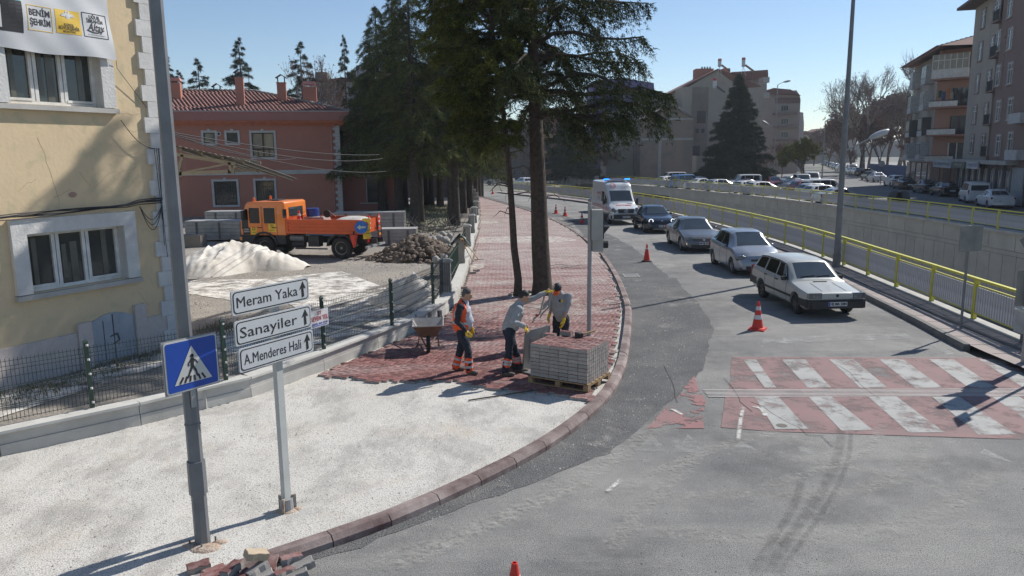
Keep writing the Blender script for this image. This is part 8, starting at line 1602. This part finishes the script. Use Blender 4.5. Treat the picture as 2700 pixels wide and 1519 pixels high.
for i, (x, y, l) in enumerate([(1075, 855, 'first'), (1090, 848, 'second'), (1105, 852, 'third'), (1120, 845, 'fourth'), (1068, 843, 'fifth'), (1100, 838, 'sixth'), (1130, 838, 'seventh'), (1082, 838, 'eighth')]): p = G(x, y - 8, .06); loose(p[0], p[1], .05, i * .9, 'grey broken paver, %s in the loose row behind the mesh fence corner' % l, .1 * i, 'broken pavers behind the fence corner', [pavg, pavg])
LP = [(524, 1500, 0, .3, 'red'), (566, 1512, 0, .5, 'red'), (610, 1505, .08, 1.0, 'red'), (600, 1519, 0, .2, 'red'), (680, 1466, .20, .45, 'tan'), (675, 1508, .06, .7, 'grey'), (716, 1495, .02, 1.5, 'red'), (768, 1478, .03, .35, 'red'), (797, 1497, .0, .3, 'grey'), (748, 1516, .0, .6, 'red'), (690, 1530, .0, .3, 'grey'), (640, 1530, .02, .9, 'red'), (780, 1525, 0, .2, 'grey'), (560, 1530, .0, .1, 'red')]
tan = mat('paver_tan', (.50, .40, .28), .9, c2=(.40, .32, .23), scale=5)
labs = ['red paver farthest left of the dumped pile', 'second red paver from the left in the dumped pile', 'tilted red paver leaning on the kerb end', 'dark red paver under the tilted one', 'single tan paver on top of the dumped pile', 'grey upended paver below the tan one', 'red paver standing on end right of the grey one', 'red paver lying highest on the right of the pile', 'grey paver at the right end of the dumped pile', 'red paver in front of the upright one', 'grey paver at the picture edge under the pile', 'red paver half cut by the picture edge', 'grey paver at the lower right of the pile', 'red paver at the lower left of the pile']
for (x, y, z, a, c), l in zip(LP, labs): p = G(x, y, .1 + z); loose(p[0], p[1], .075 + z, a + .2, l, rr.uniform(-.35, .35), None, [tan, tan] if c == 'tan' else ([pavg, pavg] if c == 'grey' else None), tx=rr.uniform(-.2, .2))
q = MB(); rs3 = random.Random(5)
def loop(cx_, cy_, r1_, r2_, th0, th1, rot, lab):
 c = G(cx_, cy_, .13); P = [(c[0] + r1_ * math.cos(t) * math.cos(rot) - r2_ * math.sin(t) * math.sin(rot), c[1] + r1_ * math.cos(t) * math.sin(rot) + r2_ * math.sin(t) * math.cos(rot), .135 + .06 * abs(math.sin(2 * t))) for t in np.linspace(th0, th1, 22)]; return tag(MB().tube(P, .008, 5).build('packing_strap', mat('strap_green', (.06, .09, .085), .5), smooth=True), lab, 'strap')
loop(1620, 790, .35, .25, 0, 6, .2, 'loop of dark packing strap lying near the curved kerb'); loop(1635, 805, .3, .2, 1, 5, .1, 'second strap loop reaching over the kerb'); loop(1450, 705, .7, .4, 0, 6.2, 0, 'large strap loop on the far pavers right of the thick trunk'); loop(1520, 706, .6, .35, 1, 6, .3, 'strap loop behind the traffic light pole'); loop(1285, 890, .4, .25, 2, 6, .5, 'pale bent strap between the two left workers'); loop(1420, 810, .5, .35, 0, 6.2, .2, 'coiled strap behind the hand cart'); loop(1320, 877, .35, .12, 0, 4, .1, 'strap snaking toward the bending worker'); loop(1618, 940, .3, .2, 0, 5, 0, 'strap loop by the kerb right of the pallet')
a = Vector((*G(1235, 1057, .09), .10)); c = Vector((*G(1422, 1031, .09), .12)); tag(MB().bar(a, c, .02).build('batten', mat('batten_dark', (.06, .05, .04), .8)), 'thin dark batten lying across the sand and paver edge', 'batten')
def grit(name, label, poly, n, s0, s1, m, z, seed, cl=0):
 rs = np.random.RandomState(seed); P_ = np.array(poly); lo_, hi_ = P_.min(0), P_.max(0); p = rs.uniform(lo_, hi_, (n, 2)); p = p[inside(p[:, 0], p[:, 1], poly)]
 if cl: c = p[rs.randint(0, len(p), cl)]; p = np.concatenate([p[:len(p) // 2], c[rs.randint(0, cl, len(p) // 2)] + rs.normal(0, .22, (len(p) // 2, 2))]); p = p[inside(p[:, 0], p[:, 1], poly)]
 n = len(p); s = rs.uniform(s0, s1, (n, 1, 1)) * rs.uniform(.5, 1, (n, 1, 1)) ; b = np.array([[1, 0, 0], [0, 1, 0], [-1, 0, 0], [0, -1, 0], [0, 0, .8]])[None] * s * rs.uniform(.6, 1.3, (n, 5, 1)); a = rs.uniform(0, 6.3, n); c_, s_ = np.cos(a)[:, None], np.sin(a)[:, None]
 V = np.stack([b[..., 0] * c_ - b[..., 1] * s_ + p[:, :1], b[..., 0] * s_ + b[..., 1] * c_ + p[:, 1:], b[..., 2] + z], -1).reshape(-1, 3); F = (np.array([[0, 1, 4], [1, 2, 4], [2, 3, 4], [3, 0, 4]])[None] + (np.arange(n) * 5)[:, None, None]).reshape(-1, 3)
 return tag(rawmesh(name, V, F, m), label, 'gravel', kind='stuff')
gm = mat('grit_mixed', (.40, .38, .34), .9, c2=(.28, .26, .235), scale=20, island=.55, spec=.2)
grit('grit', 'small grey and brown stones scattered over the sand bed', [p for p in near_poly if p[1] > 6], 10000, .004, .014, gm, .084, 3, 90)
grit('grit', 'pale crumbs along the edge of the new asphalt', [(2.2, 11.5), (5.2, 19), (5.9, 26), (4.1, 26), (3.3, 19), (1.4, 12), (-2, 8.2), (-1.5, 7.9)], 3500, .006, .018, mat('grit_pale', (.50, .48, .44), .9, island=.3), .006, 4, 40)
grit('grit', 'stones and crumbs strewn over the dusty yard', [(-11, 20), (-2.3, 21), (-2.2, 33), (-14, 40)], 6000, .012, .05, gm, .048, 5, 60)
grit('grit', 'dark specks of grit on the old asphalt', [(-1, 6.5), (6, 6.5), (10, 13), (9, 24), (6, 20), (2.5, 12)], 3000, .004, .012, mat('grit_dark', (.08, .08, .08), .9, island=.4), .002, 6, 60)
# ================================================================== PEOPLE
skinm = mat('skin', (.42, .25, .17), .55, var=.08, scale=8); hairm = mat('hair_dark', (.018, .015, .013), .7); hairg = mat('hair_grey', (.10, .095, .09), .8, c2=(.05, .045, .04), scale=30); navy = mat('work_trousers', (.016, .022, .038), .85, c2=(.010, .014, .024), scale=6, bump=.5, bscale=12); greysh = mat('grey_sweatshirt', (.33, .34, .35), .9, c2=(.27, .28, .29), scale=5, bump=.7, bscale=9); whit = mat('pale_polo', (.44, .46, .52), .85, bump=.4, bscale=9); navj = mat('dark_jacket', (.014, .016, .024), .85, bump=.5, bscale=10); vest = mat('hi_vis_orange', (.85, .10, .015), .6, c2=(.75, .08, .012), scale=4, bump=.5, bscale=8); refl = mat('reflective_tape', (.42, .43, .45), .35); glv = mat('yellow_glove', (.78, .53, .02), .7, c2=(.6, .4, .015), scale=20); boot = mat('work_boot', (.06, .055, .045), .85, c2=(.13, .12, .10), scale=14); capm = mat('cap_navy', (.012, .014, .024), .7)
def V3(*a): return Vector(a)
def organic(name, prims, vox, m, root, smooth=2):
 mb = MB()
 for p in prims:
  if p[0] == 't': mb.tube(p[1], p[2], 12); [mb.ell(c, (r * .99,) * 3, 10, 8) for c, r in zip(p[1], p[2])]
  elif p[0] == 'e': mb.ell(p[1], p[2], 16, 12, p[3] if len(p) > 3 else None)
 o = mb.build(name, m, root); md = o.modifiers.new('r', 'REMESH'); md.mode = 'VOXEL'; md.voxel_size = vox; s = o.modifiers.new('s', 'SMOOTH'); s.iterations = smooth; s.factor = .6; evald(o)
 if not o.data.materials: o.data.materials.append(m)
 if smooth >= 2:   # cloth folds
  from mathutils import noise as mn
  for v, (q, nn) in zip(o.data.vertices, [(v.co.copy(), v.normal.copy()) for v in o.data.vertices]): v.co = q + nn * (.017 * mn.noise(Vector((q.x * 9, q.y * 9, q.z * 5))) + .010 * mn.noise(Vector((q.x * 6 + q.z * 14, q.y * 8, q.z * 16))))
 o.data.polygons.foreach_set('use_smooth', [True] * len(o.data.polygons)); return o
def hand(root, wr, dr, palmn, curl, m=glv, s=1.0):
 """wr wrist, dr hand direction, palmn palm normal, curl 0..1"""
 dr = dr.normalized(); palmn = (palmn - dr * (palmn @ dr)).normalized(); sd_ = dr.cross(palmn).normalized(); P = []
 pc = wr + dr * .05 * s; rot = Matrix((sd_, palmn, dr)).transposed().to_4x4(); P.append(('e', pc, (.043 * s, .02 * s, .055 * s), rot)); P.append(('t', [wr - dr * .05, wr, wr + dr * .03], [.036 * s, .033 * s, .034 * s]))
 for k, (off, ln) in enumerate(((-.032, .068), (-.011, .08), (.011, .075), (.031, .058))):
  b = wr + dr * .095 * s + sd_ * off * s; a1 = curl * .9; d1 = (dr * math.cos(a1) + palmn * math.sin(a1)).normalized(); a2 = curl * 2.0; d2 = (dr * math.cos(a2) + palmn * math.sin(a2)).normalized(); m1 = b + d1 * ln * .5 * s; P.append(('t', [b - dr * .03, b, m1, m1 + d2 * ln * .5 * s], [.0115 * s, .0115 * s, .0105 * s, .009 * s]))
 b = wr + dr * .03 * s - sd_ * .03 * s; d1 = (dr * .6 - sd_ * .7 + palmn * .35).normalized(); m1 = b + d1 * .045 * s; P.append(('t', [b, m1, m1 + (dr + palmn * .3).normalized() * .035 * s], [.015 * s, .0125 * s, .011 * s]))
 return organic('glove', P, .0055, m, root, 1)
def person(label, loc, rz, J, look, sleeve='grey', style='plain', hair=hairm, gl=(1, 1), curl=(.4, .4), capd=False, sh=None):
 t = thing('person', label, 'person', loc, rz); s = 1.0
 pel, che, nek, hd = J['pelvis'], J['chest'], J['neck'], J['head']; shl = J['sh']; el = J['el']; wr = J['wr']; hp = J['hip']; kn = J['kn']; an = J['an']; toe = J['toe']
 fwd = look.normalized(); up = (hd - nek).normalized(); rt = fwd.cross(up).normalized(); up = rt.cross(fwd).normalized(); HM = Matrix((rt, fwd, up)).transposed().to_4x4(); H = lambda x, y, z: hd + HM.to_3x3() @ Vector((x, y, z))
 body = [('e', hd, (.076, .095, .112), HM), ('e', H(0, .025, -.055), (.056, .07, .062), HM), ('t', [H(0, .088, .02), H(0, .108, -.012), H(0, .105, -.025)], [.010, .016, .013]), ('e', H(0, .088, -.055), (.026, .016, .010), HM), ('e', H(0, .075, .028), (.058, .028, .013), HM), ('e', H(.077, -.005, -.005), (.012, .02, .032), HM), ('e', H(-.077, -.005, -.005), (.012, .02, .032), HM), ('e', H(0, .08, -.09), (.025, .022, .02), HM),
   ('t', [che, nek, H(0, -.02, -.06)], [.07, .058, .055]), ('t', [pel, (pel + che) / 2, che], [.10, .105, .115])]
 for i in (0, 1):
  body.append(('t', [che + (shl[i] - che) * .5, shl[i], (shl[i] + el[i]) / 2, el[i], (el[i] + wr[i]) / 2, wr[i]], [.07, .05, .046, .037, .035, .026])); body.append(('e', wr[i] + (wr[i] - el[i]).normalized() * .06, (.03, .03, .05))); body.append(('t', [pel, hp[i], kn[i], an[i]], [.08, .075, .052, .036]))
 b = organic('body', body, .0085, skinm, t, 1)
 e = MB()
 for sx in (-1, 1): e.ell(H(sx * .031, .083, .012), (.012, .008, .008), 8, 6, HM)
 e.build('eye', mat('eye_dark', (.03, .025, .02), .3), t); MB().ell(H(0, .102, -.055), (.022, .004, .004), 8, 4, HM).build('mouth', mat('lip', (.25, .10, .08), .6), t); q = MB(); [q.ell(H(sx * .032, .092, .034), (.018, .006, .005), 8, 4, HM) for sx in (-1, 1)]; q.build('eyebrow', hair, t)
 hp_ = [('e', H(0, -.018, .035), (.083, .095, .092), HM), ('e', H(0, -.045, -.015), (.078, .065, .075), HM)]; hm_ = organic('hair', hp_, .009, hair, t, 1)
 bm = bmesh.new(); bm.from_mesh(hm_.data); inv_ = HM.inverted().to_3x3(); kill = [v for v in bm.verts if (lambda q: q.y > .035 and q.z < .045 or q.y > -.005 and q.z < -.02)(inv_ @ (v.co - hd))]; bmesh.ops.delete(bm, geom=kill, context='VERTS'); bm.to_mesh(hm_.data); bm.free()
 if capd:
  organic('cap', [('e', H(0, -.008, .045), (.092, .108, .085), HM)], .009, capm, t, 1); MB(Matrix.Translation(H(0, .13, .035)) @ HM).ell((0, 0, 0), (.075, .085, .008), 14, 6).build('cap_peak', mat('cap_orange', (.80, .12, .02), .6), t, smooth=True); MB(Matrix.Translation(H(.045, .09, .075)) @ HM).box((0, 0, 0), (.035, .01, .03)).build('cap_patch', MC['sticker_yellow'], t)
 tr_ = [('e', pel + V3(0, 0, .02), (.175, .125, .12)), ('e', pel + V3(0, -.05, -.03), (.15, .10, .11))]
 for i in (0, 1): tr_.append(('t', [pel + (hp[i] - pel) * .8 + V3(0, 0, .03), hp[i] + V3(0, 0, -.08), (hp[i] + kn[i]) / 2, kn[i], (kn[i] + an[i]) / 2, an[i] + V3(0, 0, .03)], [.115, .105, .09, .075, .078, .075]))
 organic('trousers', tr_, .010, navy, t)
 for i in (0, 1):
  a, b2 = kn[i], an[i]; d_ = (b2 - a)
  ts_ = J.get('bands', (.50, .92))
  if ts_:
   seg_ = [a + d_ * ts_[0], a + d_ * ((ts_[0] + ts_[1]) / 2), a + d_ * ts_[1]]; organic('orange_cuff', [('t', seg_, [.083, .084, .084])], .009, vest, t, 1)
   for f_ in (.22, .74): c_ = a + d_ * (ts_[0] + (ts_[1] - ts_[0]) * f_); MB().tube([c_ - d_.normalized() * .022, c_ + d_.normalized() * .022], .0885, 16, cap=False).build('reflective_band', refl, t, smooth=True)
  f_ = (toe[i] - an[i]); f_.z = 0; f_.normalize(); side_ = V3(-f_.y, f_.x, 0); RM_ = Matrix((side_, f_, V3(0, 0, 1))).transposed().to_4x4(); g = V3(an[i].x, an[i].y, 0)
  organic('boot', [('e', g + f_ * .06 + V3(0, 0, .045), (.05, .14, .045), RM_), ('e', g + f_ * .13 + V3(0, 0, .04), (.052, .07, .04), RM_), ('t', [g + V3(0, 0, .06), g + V3(0, 0, .16)], [.055, .058])], .009, boot, t, 1)
 top = [('t', [pel + V3(0, 0, .04), (pel + che) / 2, che, nek - (nek - che) * .35], [.155, .160, .165, .11]), ('e', (pel + che) / 2 + V3(0, .02, 0), (.185, .145, .22)), ('e', che, (.18, .13, .17)), ('t', [shl[0], che + V3(0, 0, .07), shl[1]], [.07, .085, .07])]
 if style == 'vest': top.append(('e', (pel + che) / 2 + V3(0, .09, -.03), (.14, .13, .18)))
 core = list(top); slm = {'grey': greysh, 'dark': navj}[sleeve]; shirt_m = whit if style == 'vest' else slm
 sl_ = []
 for i in (0, 1):
  cut = J.get('cuff', (.93, .93))[i]; w_ = el[i] + (wr[i] - el[i]) * cut; sl_.append(('t', [che + (shl[i] - che) * .8, shl[i], (shl[i] + el[i]) / 2, el[i], (el[i] + w_) / 2, w_], [.085, .075, .066, .056, .052, .046]))
 if style == 'plain': organic('sweatshirt', core + sl_, .010, slm, t); organic('collar', [('t', [nek - (nek - che) * .22, nek - (nek - che) * .02], [.085, .075])], .009, slm, t, 1)
 else:
  organic('polo_shirt', core, .010, whit, t)
  jk = organic('jacket', [('t', [p + V3(0, -.02, 0) for p in core[0][1]], [r + .016 for r in core[0][2]]), ('e', core[1][1] + V3(0, -.03, -.03), (.20, .16, .26)), ('e', core[2][1] + V3(0, -.02, 0), (.215, .145, .18)), core[3]] + sl_, .010, navj, t)
  vo = organic('vest', [('t', [p + V3(0, -.02, -.01) for p in core[0][1]], [r + .026 for r in core[0][2]]), ('e', core[1][1] + V3(0, -.03, -.05), (.215, .175, .27)), ('e', core[2][1] + V3(0, -.02, 0), (.225, .158, .185)), ('t', [shl[0] * .75 + che * .25 + V3(0, 0, .04), che + V3(0, 0, .09), shl[1] * .75 + che * .25 + V3(0, 0, .04)], [.075, .09, .075])], .010, [vest, refl], t)
  for ob, wdt, zlow in ((jk, .075, 0), (vo, .105, 0)):
   bm = bmesh.new(); bm.from_mesh(ob.data); kill = [v for v in bm.verts if v.co.y > .02 and abs(v.co.x - che.x) < wdt + .25 * max(0, .0) and v.co.z > pel.z - .15 and abs(v.co.x) < wdt and (v.co - shl[0]).length > .1]; bmesh.ops.delete(bm, geom=kill, context='VERTS'); bm.to_mesh(ob.data); bm.free()
  ob = vo; bm = bmesh.new(); bm.from_mesh(ob.data)
  for f_ in bm.faces:
   c_ = f_.calc_center_median(); zz_ = (c_.z - pel.z) / (che.z - pel.z)
   f_.material_index = 1 if (.28 < zz_ < .42 or (.42 <= zz_ < 1.2 and .11 < abs(c_.x) < .155)) else 0
  bm.to_mesh(ob.data); bm.free()
 for i in (0, 1):
  d_ = (wr[i] - el[i]).normalized()
  if gl[i]: hand(t, wr[i], J.get('hd', (d_, d_))[i], J.get('pn', (V3(1, 0, 0), V3(-1, 0, 0)))[i], curl[i])
 return t
b1 = G(1222, 982, .125)
J1 = dict(pelvis=V3(0, 0, .93), chest=V3(0, .03, 1.30), neck=V3(0, .05, 1.50), head=V3(0, .11, 1.63), sh=(V3(-.20, .0, 1.42), V3(.20, .0, 1.42)), el=(V3(-.27, -.02, 1.13), V3(.27, -.06, 1.13)), wr=(V3(-.26, .10, .90), V3(.24, .12, .92)), hip=(V3(-.09, 0, .90), V3(.09, 0, .90)), kn=(V3(-.10, -.06, .48), V3(.11, .13, .49)), an=(V3(-.10, -.18, .08), V3(.13, .14, .08)), toe=(V3(-.14, .0, 0), V3(.16, .4, 0)), bands=(.42, .93))
m1 = person('grey haired man in orange reflective vest and navy trousers watching the two others', (*b1, .125), R(-97), J1, V3(0, 1, -.45), 'dark', 'vest', hairg, (1, 1), (.25, .3))
def tolocal(loc, rz, p): return Matrix.Rotation(-rz, 3, 'Z') @ (Vector(p) - Vector(loc))
b2 = G(1344, 988, .125); L2_ = (*b2, .125); rz2 = R(-84)
hA = tolocal(L2_, rz2, AT(1389, 862, 14.6)); hB = tolocal(L2_, rz2, AT(1455, 764, 15.2)); print('hands', hA, hB)
shN = V3(.20, .17, 1.40); shF = V3(-.20, .23, 1.44)   # near shoulder (camera side) is local +x
def ik(a, c, l1, l2, bend):
 d = (c - a); L = min(d.length, (l1 + l2) * .995); d.normalize(); x = (l1 * l1 - l2 * l2 + L * L) / (2 * L); h_ = math.sqrt(max(0, l1 * l1 - x * x)); bv = (bend - d * (bend @ d)).normalized(); return a + d * x + bv * h_, a + d * L
dirA = (hA - shN).normalized(); eN, wN = ik(shN, hA - V3(0, .05, -.02), .30, .27, V3(.3, -.5, -.6)); eF, wF = ik(shF, hB - (hB - shF).normalized() * .09, .31, .28, V3(0, 0, -1))
J2 = dict(pelvis=V3(0, 0, .93), chest=V3(0, .14, 1.29), neck=V3(0, .22, 1.49), head=V3(0, .31, 1.605), sh=(shF, shN), el=(eF, eN), wr=(wF, wN), hip=(V3(-.09, 0, .90), V3(.09, 0, .90)), kn=(V3(-.12, .12, .49), V3(.10, -.02, .48)), an=(V3(-.12, .20, .08), V3(.10, -.10, .08)), toe=(V3(-.14, .5, 0), V3(.12, .2, 0)), bands=(.35, .62), hd=((hB - shF).normalized(), V3(.1, .6, -.7)), pn=(V3(0, .3, -1), V3(-.2, -.2, -.9)))
m2 = person('dark haired man in grey sweatshirt leaning on the hand cart with one arm raised', L2_, rz2, J2, V3(0, 1, -.75), 'grey', 'plain', hairm, (1, 1), (.55, .5))
b3 = (AT(1480, 800, 16.05).x, 16.05); L3_ = (*b3, .125); rz3 = R(-205)
hR = tolocal(L3_, rz3, AT(1447, 846, 15.95)); hL = tolocal(L3_, rz3, AT(1484, 866, 15.75)); s0 = V3(-.20, .06, 1.40); s1 = V3(.20, .06, 1.40)
if abs(hR.x - s0.x) > abs(hR.x - s1.x): hR, hL = hL, hR
e0, w0_ = ik(s0, hR + V3(0, 0, .09), .29, .26, V3(-.1, -1, 0)); e1, w1_ = ik(s1, hL + V3(0, 0, .09), .29, .26, V3(.1, -1, 0));
J3 = dict(pelvis=V3(0, 0, .91), chest=V3(0, .07, 1.28), neck=V3(0, .12, 1.47), head=V3(0, .21, 1.57), sh=(s0, s1), el=(e0, e1), wr=(w0_, w1_), hip=(V3(-.09, 0, .88), V3(.09, 0, .88)), kn=(V3(-.11, .05, .47), V3(.11, .03, .47)), an=(V3(-.13, 0, .08), V3(.13, 0, .08)), toe=(V3(-.15, .2, 0), V3(.15, .2, 0)), cuff=(.15, .15), bands=(.35, .62))
m3 = person('man in navy cap with orange peak and grey polo shirt behind the paver stack', L3_, rz3, J3, V3(-.1, 1, -.9), 'grey', 'plain', hairm, (1, 1), (.45, .45), True)
MB(Matrix.Translation((-.10, .215, 1.32))).box((0, 0, 0), (.045, .01, .05)).build('chest_logo', MC['sticker_yellow'], m3); MB(Matrix.Translation((-.05, .22, 1.32))).box((0, 0, 0), (.045, .01, .05)).build('chest_logo', ink, m3)
steel = mat('cart_steel', (.30, .31, .31), .45, c2=(.22, .225, .23), scale=5, metal=.4); tube_ = mat('cart_tube', (.34, .33, .29), .4, metal=.6, c2=(.24, .22, .18), scale=9)
pA = Vector((*G(1378, 976, .17), 0)); pB = Vector((AT(1441, 850, 15.55).x, 15.55, 0)); dd = (pB - pA); Lc = dd.length; dd.normalize(); ang = math.atan2(dd.y, dd.x); hc_ = thing('hand_cart', 'steel paver cart with tall perforated plate and bent tube handles held by the leaning man', 'hand cart', (pA.x, pA.y, .125), ang)
zt_ = AT(1386, 874, pA.y).z - .125
lean = -.10
T = Matrix.Rotation(-lean, 4, 'X')
MB(T).box((Lc / 2, 0, zt_ / 2 + .04), (Lc, .02, zt_ - .04)).build('plate', steel, hc_)
q = MB(T)
for x in np.arange(.18, Lc * .36, .022): q.box((x, -.013, zt_ * .52), (.006, .004, zt_ * .6))
for x in np.arange(Lc * .68, Lc * .88, .022): q.box((x, -.013, zt_ * .55), (.006, .004, zt_ * .7))
q.build('perforation_ribs', mat('plate_light', (.50, .51, .50), .4, metal=.3), hc_)['kind'] = 'stuff'
fr_ = MB(T); fr_.tube([(0, -.0, 0), (0, 0, zt_ - .08), (.04, 0, zt_ - .02), (.12, 0, zt_)], .02, 8); fr_.build('frame_tube', tube_, hc_); MB(T).tube([(Lc, 0, 0), (Lc, 0, zt_)], .018, 8).build('frame_tube', tube_, hc_)
MB().box((Lc / 2, -.16, .02), (Lc + .1, .34, .025)).build('toe_plate', steel, hc_)
ax = .16; w = MB().lathe([(.10, -.045), (.17, -.05), (.195, 0), (.17, .05), (.10, .045)], 22, Matrix.Translation((.02, .26, .195)) @ Matrix.Rotation(R(90), 4, 'Y')).build('wheel', tyre, hc_, smooth=True, sharp=50); MB().lathe([(0, -.05), (.03, -.055), (.05, -.03), (.10, -.035), (.10, .03), (0, .03)], 18, Matrix.Translation((.02, .26, .195)) @ Matrix.Rotation(R(90), 4, 'Y')).build('hub', mat('hub_cream', (.22, .21, .17), .6), w)
w2 = MB().lathe([(0, -.045), (.17, -.05), (.195, 0), (.17, .05), (0, .045)], 22, Matrix.Translation((Lc * .9, .26, .195)) @ Matrix.Rotation(R(90), 4, 'Y')).build('wheel', tyre, hc_)
Ti = (Matrix.Translation((pA.x, pA.y, .125)) @ Matrix.Rotation(ang, 4, 'Z')).inverted()
def lp_(x, y, Y): return Ti @ AT(x, y, Y)
h1 = [lp_(1404, 852, 14.95), lp_(1407, 842, 14.97), lp_(1418, 832, 15.0), lp_(1424, 826, 15.02), lp_(1438, 770, 15.15)]
h2 = [lp_(1424, 838, 15.1), lp_(1430, 826, 15.12), lp_(1446, 812, 15.18), lp_(1453, 775, 15.25), lp_(1462, 752, 15.25)]
MB().tube(h1, .016, 8).build('handle', tube_, hc_); MB().tube(h2, .016, 8).build('handle', tube_, hc_)
pl_ = [lp_(1431, 818, 15.1), lp_(1450, 800, 15.2), lp_(1452, 786, 15.22), lp_(1434, 803, 15.1)]; q = MB().add(pl_ + [p + Vector((0, .015, 0)) for p in pl_], [(0, 1, 2, 3), (7, 6, 5, 4), (0, 4, 5, 1), (2, 6, 7, 3), (1, 5, 6, 2), (3, 7, 4, 0)]).build('back_panel', steel, hc_)
MB().tube([lp_(1412, 830, 15), lp_(1420, 833, 15)], .02, 8).build('red_grip', redi, hc_)
# ================================================================== AIR
hz = MB().box((30, 290, 21), (1000, 640, 54)).build('haze', mat('haze_air', (.8, .85, .9))); hz.data.materials.clear()
hm2 = bpy.data.materials.new('air'); hm2.use_nodes = True; t_ = hm2.node_tree; t_.nodes.remove(t_.nodes['Principled BSDF']); pv = nd(t_, 'VolumePrincipled'); pv.inputs['Color'].default_value = (.82, .88, .95, 1); pv.inputs['Density'].default_value = .0004; pv.inputs['Anisotropy'].default_value = 0; t_.links.new(pv.outputs[0], t_.nodes['Material Output'].inputs['Volume']); hz.data.materials.append(hm2); hz['kind'] = 'stuff'
